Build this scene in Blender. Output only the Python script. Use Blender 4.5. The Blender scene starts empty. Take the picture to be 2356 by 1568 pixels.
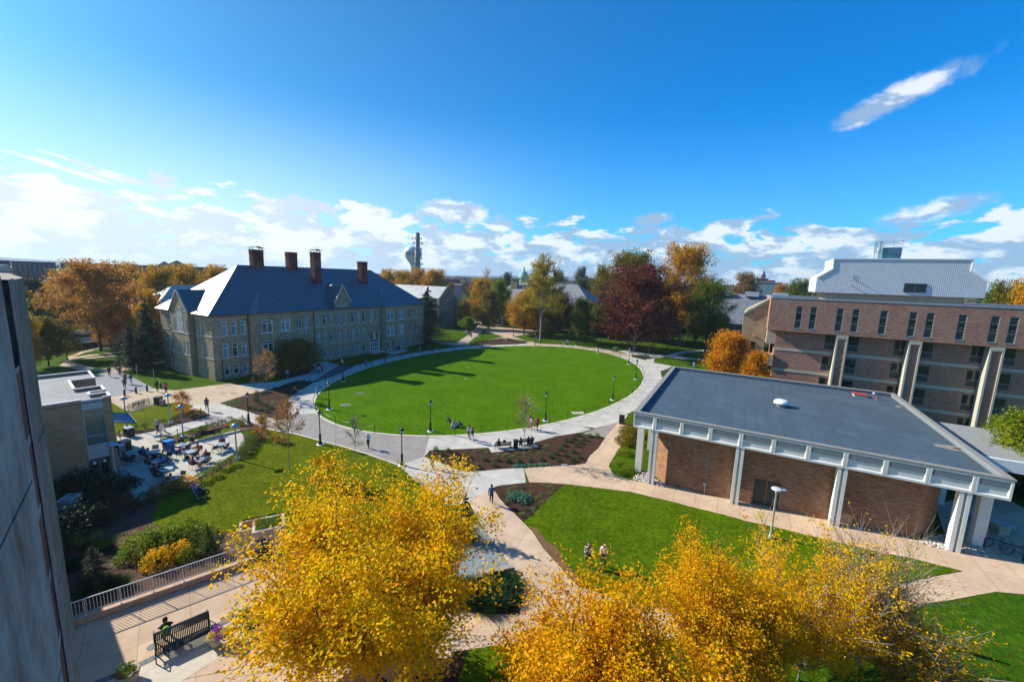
import bpy, bmesh, math, random
import numpy as np
from mathutils import Vector, Matrix
from mathutils.geometry import tessellate_polygon
R_ = math.radians
sc = bpy.context.scene
COL = sc.collection
# ---------------------------------------------------------------- camera
F_PX, PITCH, ROLL, CAM_H = 947.0, R_(8.7587), R_(-1.8383), 19.0
_f = np.array([0, math.cos(PITCH), -math.sin(PITCH)]); _r = np.array([1., 0, 0]); _d = np.cross(_f, _r)
_x = math.cos(ROLL)*_r + math.sin(ROLL)*_d; _y = -math.sin(ROLL)*_r + math.cos(ROLL)*_d
RC = np.array([_x, _y, _f])
cd = bpy.data.cameras.new('camera'); cam = bpy.data.objects.new('camera', cd); COL.objects.link(cam)
cd.sensor_width = 36; cd.lens = 36*F_PX/2356; cd.clip_start = 0.1; cd.clip_end = 20000
M = Matrix.Identity(4)
for i in range(3):
    M[i][0] = _x[i]; M[i][1] = -_y[i]; M[i][2] = -_f[i]
M[2][3] = CAM_H
cam.matrix_world = M; sc.camera = cam
# ---------------------------------------------------------------- world / sun
SUN_EL = R_(31.5); SUN_AZ = math.atan2(-0.933, 0.36)     # azimuth from +Y towards +X
SD = Vector((math.sin(SUN_AZ)*math.cos(SUN_EL), math.cos(SUN_AZ)*math.cos(SUN_EL), math.sin(SUN_EL)))
wd = bpy.data.worlds.new('World'); sc.world = wd; wd.use_nodes = True
class NT:
    def __init__(s, nt): s.nt = nt; nt.nodes.clear()
    def n(s, t, **k):
        o = s.nt.nodes.new(t)
        for a, b in k.items(): setattr(o, a, b)
        return o
    def l(s, a, b): s.nt.links.new(a, b)
    def val(s, sock, v):
        if hasattr(v, 'is_output'): s.l(v, sock)
        else: sock.default_value = v
    def math(s, op, a, b=None, c=None, clamp=False):
        o = s.n('ShaderNodeMath', operation=op); o.use_clamp = clamp
        s.val(o.inputs[0], a)
        if b is not None: s.val(o.inputs[1], b)
        if c is not None: s.val(o.inputs[2], c)
        return o.outputs[0]
    def vm(s, op, a, b=None):
        o = s.n('ShaderNodeVectorMath', operation=op); s.val(o.inputs[0], a)
        if b is not None: s.val(o.inputs[1], b)
        return o.outputs['Value'] if op in ('DOT_PRODUCT', 'LENGTH') else o.outputs[0]
    def mix(s, f, a, b, bt='MIX'):
        o = s.n('ShaderNodeMix', data_type='RGBA', blend_type=bt)
        s.val(o.inputs[0], f); s.val(o.inputs[6], a if hasattr(a, 'is_output') else col4(a)); s.val(o.inputs[7], b if hasattr(b, 'is_output') else col4(b))
        return o.outputs[2]
    def noise(s, vec, scale, detail=4, rough=.55, dist=0):
        o = s.n('ShaderNodeTexNoise'); s.l(vec, o.inputs['Vector'])
        o.inputs['Scale'].default_value = scale; o.inputs['Detail'].default_value = detail
        o.inputs['Roughness'].default_value = rough; o.inputs['Distortion'].default_value = dist
        return o.outputs['Fac']
    def ramp(s, fac, stops, interp='LINEAR'):
        o = s.n('ShaderNodeValToRGB'); o.color_ramp.interpolation = interp
        e = o.color_ramp.elements
        while len(e) < len(stops): e.new(.5)
        for q, (p, c) in zip(e, stops): q.position = p; q.color = col4(c)
        s.l(fac, o.inputs[0]); return o.outputs[0]
    def sm(s, x, a, b):
        o = s.n('ShaderNodeMapRange', interpolation_type='SMOOTHSTEP'); s.val(o.inputs[0], x)
        o.inputs[1].default_value = a; o.inputs[2].default_value = b
        return o.outputs[0]
def col4(c):
    if isinstance(c, (int, float)): c = (c, c, c)
    return (c[0], c[1], c[2], 1.0)
w = NT(wd.node_tree)
sky = w.n('ShaderNodeTexSky', sky_type='NISHITA'); sky.sun_disc = False
sky.sun_elevation = SUN_EL; sky.sun_rotation = SUN_AZ % (2*math.pi)
sky.altitude = 0; sky.air_density = 1.0; sky.dust_density = 0.6; sky.ozone_density = 2.5
tc = w.n('ShaderNodeTexCoord'); D = w.vm('NORMALIZE', tc.outputs['Generated'])
sx = w.n('ShaderNodeSeparateXYZ'); w.l(D, sx.inputs[0]); DX, DY, DZ = sx.outputs
dz = w.math('MAXIMUM', DZ, 0.0)
hs = w.n('ShaderNodeHueSaturation'); hs.inputs['Hue'].default_value = .503; hs.inputs['Saturation'].default_value = SKY_SAT = 1.1
hs.inputs['Value'].default_value = SKY_V = 1.0
w.l(sky.outputs[0], hs.inputs['Color'])
towards = w.sm(w.vm('DOT_PRODUCT', D, tuple(SD)), .0, 1.0)
skyc = w.mix(1.0, hs.outputs[0], w.mix(towards, (.0, .655, 1.10), (.19, .52, .68)), 'MULTIPLY')
def raydir(u, v):
    d = RC.T @ np.array([(u-1178)/F_PX, (v-784)/F_PX, 1.0]); return d/np.linalg.norm(d)
# clouds: noise on a flat layer seen in perspective, thick near the horizon
cz = w.math('ADD', dz, 0.05)
cu = w.math('DIVIDE', DX, cz); cv = w.math('DIVIDE', DY, cz)
cb = w.n('ShaderNodeCombineXYZ'); w.l(cu, cb.inputs[0]); w.l(cv, cb.inputs[1])
cq = w.n('ShaderNodeCombineXYZ'); w.l(w.math('MULTIPLY', DX, 1.0), cq.inputs[0]); w.l(DY, cq.inputs[1]); w.l(w.math('MULTIPLY', DZ, 2.6), cq.inputs[2])
n1 = w.noise(cq.outputs[0], 12.0, 9, .60, .2)
n2 = w.noise(cb.outputs[0], .55, 6, .6, .5)
nn = w.math('ADD', w.math('MULTIPLY', n1, .75), w.math('MULTIPLY', n2, .25))
# bank height: lower to the right, higher to the left
top = w.math('ADD', w.math('MULTIPLY', DX, -.02), .132)
hgt_ = w.math('DIVIDE', dz, top)
thr = w.math('ADD', .385, w.math('MULTIPLY', w.math('POWER', hgt_, 3.0), .12))
bank = w.sm(w.math('SUBTRACT', nn, thr), -.01, .05)
bank = w.math('MULTIPLY', bank, w.math('SUBTRACT', 1.0, w.sm(hgt_, 1.1, 1.5)))
def puff(u, v, wu, wv, ang, amp=.9, sc_=9.0, soft=.35):
    c = raydir(u, v); up = np.array([0, 0, 1.]); ra = np.cross(c, up); ra /= np.linalg.norm(ra); ua = np.cross(ra, c)
    a = ang; e1 = ra*math.cos(a)+ua*math.sin(a); e2 = -ra*math.sin(a)+ua*math.cos(a)
    p = w.math('DIVIDE', w.vm('DOT_PRODUCT', D, tuple(e1)), wu); q = w.math('DIVIDE', w.vm('DOT_PRODUCT', D, tuple(e2)), wv)
    r = w.math('SQRT', w.math('ADD', w.math('MULTIPLY', p, p), w.math('MULTIPLY', q, q)))
    nz = w.noise(D, sc_, 7, .65, .3)
    m = w.math('ADD', w.math('SUBTRACT', 1.0, r), w.math('MULTIPLY', w.math('SUBTRACT', nz, .5), amp*2))
    front = w.sm(w.vm('DOT_PRODUCT', D, tuple(c)), .8, .9)
    return w.math('MULTIPLY', w.sm(m, .0, soft), front)
mask = bank
for a in [(2075, 218, .108, .024, R_(20), .75, 20, .6), (2170, 480, .075, .022, R_(15), 1.0, 13, .7), (1500, 505, .05, .017, R_(8), .7, 16, .5),
          (1050, 490, .10, .030, R_(-4), .7, 12, .4), (660, 470, .06, .012, R_(-5), .6, 18, .4),
          (60, 480, .20, .018, R_(-13), .9, 18, .5), (150, 388, .07, .006, R_(-14), .5, 22, .6), (265, 405, .05, .008, R_(-10), .6, 20, .6), (200, 380, .06, .004, R_(-14), .5, 24, .6)]:
    mask = w.math('MAXIMUM', mask, puff(*a))
shade = w.noise(w.vm('ADD', cq.outputs[0], (0.0, 0.0, .03)), 10.0, 7, .6, .25)
nearsun = w.sm(w.vm('DOT_PRODUCT', D, tuple(SD)), .2, .95)
ccol = w.mix(w.sm(shade, .44, .55), (4.9, 5.1, 5.3), (1.8, 2.6, 3.7))
CL = w.mix(w.math('MULTIPLY', nearsun, .62), ccol, (5.6, 5.7, 5.8))
# thin veil near the horizon, stronger below the sun
w_top = .36
veil = w.math('MULTIPLY', w.math('SUBTRACT', 1.0, w.sm(dz, .0, w_top)), w.math('ADD', .20, w.math('MULTIPLY', nearsun, .6)))
skyc = w.mix(veil, skyc, w.mix(nearsun, (3.4, 4.8, 6.0), (4.9, 5.7, 6.2)))
skyc = w.mix(w.math('MULTIPLY', mask, .86), skyc, CL)
bg = w.n('ShaderNodeBackground'); bg.inputs['Strength'].default_value = SKY_ST = 0.125; w.l(skyc, bg.inputs[0])
out = w.n('ShaderNodeOutputWorld'); w.l(bg.outputs[0], out.inputs[0])
sl = bpy.data.lights.new('sun', 'SUN'); sl.energy = 5.0; sl.angle = R_(.5); sl.color = (1, .93, .80)
so = bpy.data.objects.new('sun', sl); COL.objects.link(so); so.rotation_euler = SD.to_track_quat('Z', 'Y').to_euler(); so.location = (0, 0, 60)
sc.view_settings.view_transform = 'Standard'; sc.view_settings.look = 'None'; sc.view_settings.exposure = 0.70; sc.view_settings.gamma = 1
sc.render.engine = 'CYCLES'; sc.cycles.max_bounces = 6; sc.cycles.transparent_max_bounces = 6; sc.cycles.diffuse_bounces = 3
sc.cycles.glossy_bounces = 2; sc.cycles.transmission_bounces = 2; sc.cycles.caustics_reflective = False; sc.cycles.caustics_refractive = False
sc.render.resolution_x = 1024; sc.render.resolution_y = 681
# ---------------------------------------------------------------- measuring helpers (pixels of a 2356 px wide view -> metres)
LDIR = np.array([math.cos(R_(-28.8)), math.sin(R_(-28.8))]); P0 = np.array([17.6, 34.7])
def terr(x, y): return float(min(max(.048*((x-P0[0])*LDIR[0]+(y-P0[1])*LDIR[1]), 0), 1.2))
def G(u, v, z=None):
    d = RC.T @ np.array([(u-1178)/F_PX, (v-784)/F_PX, 1.0])
    zz = 0 if z is None else z
    for i in range(14):
        t = (zz-CAM_H)/d[2]; x, y = d[0]*t, d[1]*t
        if z is not None: break
        zz = terr(x, y)
    return (float(x), float(y), float(zz))
def at(u, v, dist):                                      # point on a sight line at a horizontal distance
    d = RC.T @ np.array([(u-1178)/F_PX, (v-784)/F_PX, 1.0]); t = dist/math.hypot(d[0], d[1])
    return (float(d[0]*t), float(d[1]*t), float(CAM_H+d[2]*t))
def topz(base, u, v):                                    # height of the point above base that is seen at u, v
    return at(u, v, math.hypot(base[0], base[1]))[2]
# pixel frames of the zoomed crops the scene was measured from
def b1(x, y): return (.27142*x, 862.8+.27142*y)
def b2(x, y): return (575.2+.27142*x, 862.8+.27142*y)
def b3(x, y): return (1150.4+.27142*x, 862.8+.27142*y)
def b4(x, y): return (1723.3+.27142*x, 862.8+.27142*y)
def c1(x, y): return (.27142*x, 1142.3+.27142*y)
def c2(x, y): return (575.2+.27142*x, 1142.3+.27142*y)
def c3(x, y): return (1150.4+.27142*x, 1142.3+.27142*y)
def c4(x, y): return (1723.3+.27142*x, 1142.3+.27142*y)
def r1(x, y): return (.27142*x, 517.7+.27142*y)
def r2(x, y): return (345.1+.27142*x, 546.4+.27142*y)
def r3(x, y): return (862.8+.27142*x, 517.7+.27142*y)
def q4(x, y): return (1438+.27146*x, 517.7+.27146*y)
def r5(x, y): return (1725.5+.27148*x, 517.7+.27148*y)
def p7(x, y): return (287.6+.12838*x, 1006.5+.12838*y)
def gs(fn, *pts): return [fn(*p) for p in pts]
# ---------------------------------------------------------------- object helpers
def tag(o, label=None, cat=None, group=None, kind=None):
    if label: o['label'] = label
    if cat: o['category'] = cat
    if group: o['group'] = group
    if kind: o['kind'] = kind
    return o
def empty(name, loc, rz=0, label=None, cat=None, group=None):
    o = bpy.data.objects.new(name, None); COL.objects.link(o); o.location = loc; o.rotation_euler = (0, 0, rz); o.empty_display_size = .3
    return tag(o, label, cat, group)
def fast_mesh(name, verts, quads=None, tris=None):
    me = bpy.data.meshes.new(name); verts = np.asarray(verts, np.float32)
    loops = []; starts = []; n = 0
    if quads is not None and len(quads):
        q = np.asarray(quads, np.int32); loops.append(q.ravel()); starts.append(np.arange(len(q))*4); n = len(q)*4
    if tris is not None and len(tris):
        t = np.asarray(tris, np.int32); loops.append(t.ravel()); starts.append(n+np.arange(len(t))*3)
    loops = np.concatenate(loops).astype(np.int32); starts = np.concatenate(starts).astype(np.int32)
    me.vertices.add(len(verts)); me.vertices.foreach_set('co', verts.ravel())
    me.loops.add(len(loops)); me.loops.foreach_set('vertex_index', loops)
    me.polygons.add(len(starts)); me.polygons.foreach_set('loop_start', starts)
    me.update(calc_edges=True); return me
class MB:
    def __init__(s): s.v = []; s.f = []; s.m = []
    def add(s, vs, fs, m=0):
        k = len(s.v); s.v += [tuple(p) for p in vs]; s.f += [tuple(i+k for i in f) for f in fs]; s.m += [m]*len(fs); return s
    def quad(s, a, b, c, d, m=0): return s.add([a, b, c, d], [(0, 1, 2, 3)], m)
    def tri(s, a, b, c, m=0): return s.add([a, b, c], [(0, 1, 2)], m)
    def box(s, x0, x1, y0, y1, z0, z1, m=0):
        return s.add([(x0,y0,z0),(x1,y0,z0),(x1,y1,z0),(x0,y1,z0),(x0,y0,z1),(x1,y0,z1),(x1,y1,z1),(x0,y1,z1)],
                     [(0,3,2,1),(4,5,6,7),(0,1,5,4),(1,2,6,5),(2,3,7,6),(3,0,4,7)], m)
    def prism(s, poly, z0, z1, m=0, mt=None):
        n = len(poly); a = sum(poly[i][0]*poly[(i+1)%n][1]-poly[(i+1)%n][0]*poly[i][1] for i in range(n))
        if a < 0: poly = poly[::-1]
        k = len(s.v); s.v += [(p[0], p[1], z0) for p in poly]+[(p[0], p[1], z1) for p in poly]
        for i in range(n): j = (i+1)%n; s.f.append((k+i, k+j, k+n+j, k+n+i)); s.m.append(m)
        for t in tessellate_polygon([[Vector((p[0], p[1], 0)) for p in poly]]):
            a_, b_, c_ = [Vector((poly[i][0], poly[i][1])) for i in t]
            if (b_-a_).cross(c_-a_) < 0: t = (t[0], t[2], t[1])
            s.f.append(tuple(k+n+i for i in t)); s.m.append(m if mt is None else mt)
            s.f.append(tuple(k+i for i in t[::-1])); s.m.append(m)
        return s
    def tube(s, pts, rad, n=8, m=0, cap=True):
        pts = [Vector(p) for p in pts]
        if not hasattr(rad, '__len__'): rad = [rad]*len(pts)
        k = len(s.v); up = None
        for i, p in enumerate(pts):
            d = (pts[min(i+1, len(pts)-1)]-pts[max(i-1, 0)]).normalized()
            if up is None: up = Vector((0, 0, 1)) if abs(d.z) < .9 else Vector((1, 0, 0))
            a = d.cross(up).normalized(); b = a.cross(d); up = b
            for j in range(n):
                t = 2*math.pi*j/n; s.v.append(tuple(p+a*(rad[i]*math.cos(t))+b*(rad[i]*math.sin(t))))
        for i in range(len(pts)-1):
            for j in range(n):
                s.f.append((k+i*n+j, k+i*n+(j+1)%n, k+(i+1)*n+(j+1)%n, k+(i+1)*n+j)); s.m.append(m)
        if cap:
            s.f.append(tuple(k+j for j in range(n))[::-1]); s.m.append(m)
            s.f.append(tuple(k+(len(pts)-1)*n+j for j in range(n))); s.m.append(m)
        return s
    def lathe(s, prof, c=(0, 0, 0), n=16, m=0, sx=1, sy=1):
        k = len(s.v)
        for r, z in prof:
            for j in range(n):
                t = 2*math.pi*j/n; s.v.append((c[0]+r*sx*math.cos(t), c[1]+r*sy*math.sin(t), c[2]+z))
        for i in range(len(prof)-1):
            for j in range(n):
                s.f.append((k+i*n+j, k+i*n+(j+1)%n, k+(i+1)*n+(j+1)%n, k+(i+1)*n+j)); s.m.append(m)
        s.f.append(tuple(k+j for j in range(n))[::-1]); s.m.append(m)
        s.f.append(tuple(k+(len(prof)-1)*n+j for j in range(n))); s.m.append(m)
        return s
    def beam(s, a, b, wx, wz, m=0):                        # square bar between two points
        a = Vector(a); b = Vector(b); d = (b-a).normalized(); up = Vector((0, 0, 1)) if abs(d.z) < .95 else Vector((0, 1, 0))
        x = d.cross(up).normalized()*wx/2; y = x.cross(d).normalized()*wz/2
        vs = [a-x-y, a+x-y, a+x+y, a-x+y, b-x-y, b+x-y, b+x+y, b-x+y]
        return s.add(vs, [(3,2,1,0),(4,5,6,7),(0,1,5,4),(1,2,6,5),(2,3,7,6),(3,0,4,7)], m)
    def build(s, name, mats, parent=None, smooth=False, loc=None):
        me = bpy.data.meshes.new(name); me.from_pydata(s.v, [], s.f)
        if not isinstance(mats, (list, tuple)): mats = [mats]
        for q in mats: me.materials.append(q)
        me.polygons.foreach_set('material_index', s.m)
        uv = me.uv_layers.new(name='uv').data
        for p in me.polygons:
            nx, ny, nz = p.normal
            if abs(nz) > .8:
                for li in p.loop_indices: c = me.vertices[me.loops[li].vertex_index].co; uv[li].uv = (c.x, c.y)
            else:
                l = math.hypot(nx, ny); tx, ty = -ny/l, nx/l; kz = 1/max(.3, l)
                for li in p.loop_indices: c = me.vertices[me.loops[li].vertex_index].co; uv[li].uv = (c.x*tx+c.y*ty, c.z*kz)
        if smooth: me.polygons.foreach_set('use_smooth', [True]*len(me.polygons))
        me.update()
        o = bpy.data.objects.new(name, me); COL.objects.link(o)
        if parent is not None: o.parent = parent
        if loc is not None: o.location = loc
        return o
def copy_tree(o, parent=None):
    c = o.copy(); COL.objects.link(c)
    if parent is not None: c.parent = parent
    for ch in list(o.children): copy_tree(ch, c)
    return c
# ---------------------------------------------------------------- materials
MATS = {}
def newmat(name):
    m = bpy.data.materials.new(name); m.use_nodes = True; t = NT(m.node_tree)
    o = t.n('ShaderNodeOutputMaterial'); b = t.n('ShaderNodeBsdfPrincipled'); t.l(b.outputs[0], o.inputs[0]); return m, t, b
def mat(name, c, rough=.7, metal=0, var=.12, vs=3.0, bump=0, bs=30, spec=None, alpha=None):
    if name in MATS: return MATS[name]
    m, t, b = newmat(name); tcx = t.n('ShaderNodeTexCoord').outputs['Object']
    if var:
        f = t.noise(tcx, vs, 5, .6); f2 = t.noise(tcx, vs*9, 3, .6)
        f = t.math('ADD', t.math('MULTIPLY', f, .65), t.math('MULTIPLY', f2, .35))
        cc = t.mix(t.sm(f, .3, .7), tuple(v*(1-var) for v in c), tuple(min(1, v*(1+var)) for v in c))
        t.l(cc, b.inputs['Base Color'])
    else: b.inputs['Base Color'].default_value = col4(c)
    b.inputs['Roughness'].default_value = rough; b.inputs['Metallic'].default_value = metal
    if spec is not None: b.inputs['Specular IOR Level'].default_value = spec
    if bump:
        bp = t.n('ShaderNodeBump'); bp.inputs['Strength'].default_value = bump; bp.inputs['Distance'].default_value = .02
        t.l(t.noise(tcx, bs, 4), bp.inputs['Height']); t.l(bp.outputs[0], b.inputs['Normal'])
    MATS[name] = m; return m
def brickmat(name, ca, cb, mortar, bw=.24, bh=.075, msize=.012, rough=.85, big=.35):
    m, t, b = newmat(name); uv = t.n('ShaderNodeTexCoord').outputs['UV']
    br = t.n('ShaderNodeTexBrick'); t.l(uv, br.inputs['Vector']); br.inputs['Scale'].default_value = 1
    br.inputs['Brick Width'].default_value = bw; br.inputs['Row Height'].default_value = bh; br.inputs['Mortar Size'].default_value = msize
    br.inputs['Color1'].default_value = col4(ca); br.inputs['Color2'].default_value = col4(cb); br.inputs['Mortar'].default_value = col4(mortar)
    br.inputs['Bias'].default_value = -.1
    mp = t.n('ShaderNodeMapping'); t.l(uv, mp.inputs[0]); mp.inputs['Scale'].default_value = (1.2, 7, 1)
    nz = t.noise(mp.outputs[0], 1.3, 3, .7); n2_ = t.noise(uv, .5, 4, .6)
    c = t.mix(t.sm(nz, .35, .65), br.outputs[0], t.mix(big, br.outputs[0], (0, 0, 0)))
    c = t.mix(t.sm(n2_, .3, .75), c, t.mix(.22, c, (.5, .4, .28)))
    t.l(c, b.inputs['Base Color']); b.inputs['Roughness'].default_value = rough; b.inputs['Specular IOR Level'].default_value = .12
    bp = t.n('ShaderNodeBump'); bp.inputs['Strength'].default_value = .3; bp.inputs['Distance'].default_value = .01
    t.l(br.outputs['Fac'], bp.inputs['Height']); bp.invert = True; t.l(bp.outputs[0], b.inputs['Normal'])
    MATS[name] = m; return m
def stonemat(name, cols, scale=2.6, mortar=(.42, .37, .28), rough=.9):
    m, t, b = newmat(name); uv = t.n('ShaderNodeTexCoord').outputs['UV']
    mp = t.n('ShaderNodeMapping'); t.l(uv, mp.inputs[0]); mp.inputs['Scale'].default_value = (1, 1.5, 1)
    dn = t.n('ShaderNodeTexNoise'); t.l(mp.outputs[0], dn.inputs['Vector']); dn.inputs['Scale'].default_value = 3
    ds = t.vm('ADD', mp.outputs[0], t.vm('MULTIPLY', t.vm('SUBTRACT', dn.outputs['Color'], (.5, .5, .5)), (.25, .25, 0)))
    v = t.n('ShaderNodeTexVoronoi'); v.voronoi_dimensions = '2D'; t.l(ds, v.inputs['Vector']); v.inputs['Scale'].default_value = scale
    ve = t.n('ShaderNodeTexVoronoi', feature='DISTANCE_TO_EDGE'); ve.voronoi_dimensions = '2D'; t.l(ds, ve.inputs['Vector']); ve.inputs['Scale'].default_value = scale
    s_ = t.n('ShaderNodeSeparateColor'); t.l(v.outputs['Color'], s_.inputs[0])
    c = t.ramp(s_.outputs[0], [(i/(len(cols)-1), q) for i, q in enumerate(cols)])
    c = t.mix(t.sm(t.noise(uv, 12, 3), .3, .7), t.mix(.18, c, (0, 0, 0)), c)
    e = t.sm(ve.outputs['Distance'], .01, .05); c = t.mix(e, mortar, c)
    t.l(c, b.inputs['Base Color']); b.inputs['Roughness'].default_value = rough; b.inputs['Specular IOR Level'].default_value = .12
    bp = t.n('ShaderNodeBump'); bp.inputs['Strength'].default_value = .6; bp.inputs['Distance'].default_value = .04
    t.l(e, bp.inputs['Height']); t.l(bp.outputs[0], b.inputs['Normal'])
    MATS[name] = m; return m
def slatemat(name, c, rough=.42, var=.3):
    m, t, b = newmat(name); uv = t.n('ShaderNodeTexCoord').outputs['UV']
    br = t.n('ShaderNodeTexBrick'); t.l(uv, br.inputs['Vector']); br.inputs['Scale'].default_value = 1
    br.inputs['Brick Width'].default_value = .42; br.inputs['Row Height'].default_value = .26; br.inputs['Mortar Size'].default_value = .012
    br.inputs['Color1'].default_value = col4(tuple(v*(1-var) for v in c)); br.inputs['Color2'].default_value = col4(tuple(v*(1+var) for v in c))
    br.inputs['Mortar'].default_value = col4(tuple(v*.45 for v in c))
    cc = t.mix(t.sm(t.noise(uv, .45, 5, .65), .35, .7), br.outputs[0], t.mix(.3, br.outputs[0], (.1, .12, .13)))
    t.l(cc, b.inputs['Base Color']); b.inputs['Roughness'].default_value = rough; b.inputs['Specular IOR Level'].default_value = .7
    bp = t.n('ShaderNodeBump'); bp.inputs['Strength'].default_value = .25; bp.inputs['Distance'].default_value = .02
    t.l(br.outputs['Fac'], bp.inputs['Height']); bp.invert = True; t.l(bp.outputs[0], b.inputs['Normal'])
    MATS[name] = m; return m
def slabmat(name, c, w_=1.5, h_=1.5, ang=-28.8, off=(0, 0), line=.55, var=.13, msize=.018, brick=0, rough=.85):
    m, t, b = newmat(name); tcx = t.n('ShaderNodeTexCoord').outputs['Object']
    mp = t.n('ShaderNodeMapping'); t.l(tcx, mp.inputs[0]); mp.inputs['Rotation'].default_value = (0, 0, -R_(ang)); mp.inputs['Location'].default_value = (off[0], off[1], 0)
    br = t.n('ShaderNodeTexBrick'); t.l(mp.outputs[0], br.inputs['Vector']); br.offset = .5 if brick else 0; br.inputs['Scale'].default_value = 1
    br.inputs['Brick Width'].default_value = w_; br.inputs['Row Height'].default_value = h_; br.inputs['Mortar Size'].default_value = msize
    br.inputs['Color1'].default_value = col4(tuple(v*(1-var*.6) for v in c)); br.inputs['Color2'].default_value = col4(tuple(v*(1+var*.5) for v in c))
    br.inputs['Mortar'].default_value = col4(tuple(v*line for v in c))
    f = t.noise(tcx, .6, 6, .65); f2 = t.noise(tcx, 14, 4, .6)
    cc = t.mix(t.sm(f, .35, .7), t.mix(var*1.3, br.outputs[0], (0, 0, 0)), br.outputs[0])
    cc = t.mix(t.sm(f2, .3, .7), t.mix(.09, cc, (0, 0, 0)), cc)
    st = t.noise(tcx, 1.7, 3, .5); cc = t.mix(t.math('MULTIPLY', t.sm(st, .66, .74), .22), cc, (.12, .10, .08))
    t.l(cc, b.inputs['Base Color']); b.inputs['Roughness'].default_value = rough; b.inputs['Specular IOR Level'].default_value = .15
    MATS[name] = m; return m
def grassmat(name, ca, cb, cc_=(.16, .17, .03), stripe=.3):
    m, t, b = newmat(name); tcx = t.n('ShaderNodeTexCoord').outputs['Object']
    mp = t.n('ShaderNodeMapping'); t.l(tcx, mp.inputs[0]); mp.inputs['Rotation'].default_value = (0, 0, R_(-20)); mp.inputs['Scale'].default_value = (.35, 1.4, 1)
    f1 = t.noise(tcx, .22, 5, .6); f2 = t.noise(mp.outputs[0], 1.1, 5, .65); f3 = t.noise(tcx, 9, 5, .75); f4 = t.noise(tcx, 2.2, 4, .6)
    c = t.mix(t.sm(f1, .3, .7), ca, cb)
    c = t.mix(t.math('MULTIPLY', t.sm(f2, .4, .75), stripe), c, tuple(v*1.5 for v in cb))
    c = t.mix(t.math('MULTIPLY', t.sm(f4, .50, .66), .6), c, cc_)
    f5 = t.noise(tcx, 3.2, 6, .8); c = t.mix(t.sm(f5, .40, .60), t.mix(.42, c, (0, .004, 0)), c)
    c = t.mix(t.sm(f3, .3, .7), t.mix(.42, c, (0, .004, 0)), c)
    t.l(c, b.inputs['Base Color']); b.inputs['Roughness'].default_value = .9; b.inputs['Specular IOR Level'].default_value = .02
    bp = t.n('ShaderNodeBump'); bp.inputs['Strength'].default_value = .9; bp.inputs['Distance'].default_value = .05
    t.l(t.noise(tcx, 22, 4, .8), bp.inputs['Height']); t.l(bp.outputs[0], b.inputs['Normal'])
    MATS[name] = m; return m
def mulchmat(name, c):
    m, t, b = newmat(name); tcx = t.n('ShaderNodeTexCoord').outputs['Object']
    f = t.noise(tcx, 14, 5, .8); f2 = t.noise(tcx, 1.1, 4, .6); f3 = t.noise(tcx, 45, 2, .6)
    cc = t.ramp(f, [(.3, tuple(v*.35 for v in c)), (.5, c), (.68, tuple(v*1.9 for v in c))])
    cc = t.mix(t.sm(f2, .35, .7), t.mix(.25, cc, (0, 0, 0)), cc); cc = t.mix(t.math('MULTIPLY', t.sm(f3, .62, .7), .5), cc, (.22, .15, .09))
    t.l(cc, b.inputs['Base Color']); b.inputs['Roughness'].default_value = .95; b.inputs['Specular IOR Level'].default_value = .05
    bp = t.n('ShaderNodeBump'); bp.inputs['Strength'].default_value = 1; bp.inputs['Distance'].default_value = .06
    t.l(t.noise(tcx, 25, 4, .8), bp.inputs['Height']); t.l(bp.outputs[0], b.inputs['Normal']); MATS[name] = m; return m
def leafmat(name, cols, trans=.35, nscale=.55, dark=.35, rough=.55):
    m = bpy.data.materials.new(name); m.use_nodes = True; t = NT(m.node_tree); o = t.n('ShaderNodeOutputMaterial')
    ge = t.n('ShaderNodeNewGeometry').outputs['Random Per Island']; oi = t.n('ShaderNodeObjectInfo')
    tcx = t.n('ShaderNodeTexCoord').outputs['Object']; nz = t.noise(tcx, nscale, 3, .6)
    f = t.math('ADD', t.math('MULTIPLY', ge, .5), t.math('MULTIPLY', t.sm(nz, .28, .72), .5))
    f = t.math('ADD', f, t.math('MULTIPLY', t.math('SUBTRACT', oi.outputs['Random'], .5), .18), clamp=True)
    c = t.ramp(f, [(i/(len(cols)-1), q) for i, q in enumerate(cols)])
    p = t.n('ShaderNodeBsdfPrincipled'); t.l(c, p.inputs['Base Color']); p.inputs['Roughness'].default_value = rough; p.inputs['Specular IOR Level'].default_value = .08
    tr = t.n('ShaderNodeBsdfTranslucent'); t.l(c, tr.inputs[0])
    mx = t.n('ShaderNodeMixShader'); mx.inputs[0].default_value = trans; t.l(p.outputs[0], mx.inputs[1]); t.l(tr.outputs[0], mx.inputs[2])
    t.l(mx.outputs[0], o.inputs[0]); MATS[name] = m; return m
def glassmat(name, c=(.03, .05, .06), rough=.06, var=0):
    m, t, b = newmat(name); tcx = t.n('ShaderNodeTexCoord').outputs['Object']
    if var:
        oi = t.n('ShaderNodeObjectInfo').outputs['Random']
        cc = t.ramp(oi, [(0, tuple(v*.25 for v in c)), (.35, tuple(v*.5 for v in c)), (.36, c), (1, tuple(v*1.4 for v in c))])
        t.l(cc, b.inputs['Base Color'])
    else: b.inputs['Base Color'].default_value = col4(c)
    b.inputs['Roughness'].default_value = rough; b.inputs['IOR'].default_value = 1.6
    bp = t.n('ShaderNodeBump'); bp.inputs['Strength'].default_value = .12; bp.inputs['Distance'].default_value = .3
    t.l(t.noise(tcx, .9, 2), bp.inputs['Height']); t.l(bp.outputs[0], b.inputs['Normal']); MATS[name] = m; return m
OVALG = grassmat('oval_turf', (.080, .195, .001), (.115, .25, .001), (.16, .24, .001), .25)
ROUGHG = grassmat('rough_grass', (.075, .11, .018), (.11, .14, .02), (.2, .16, .06))
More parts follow.
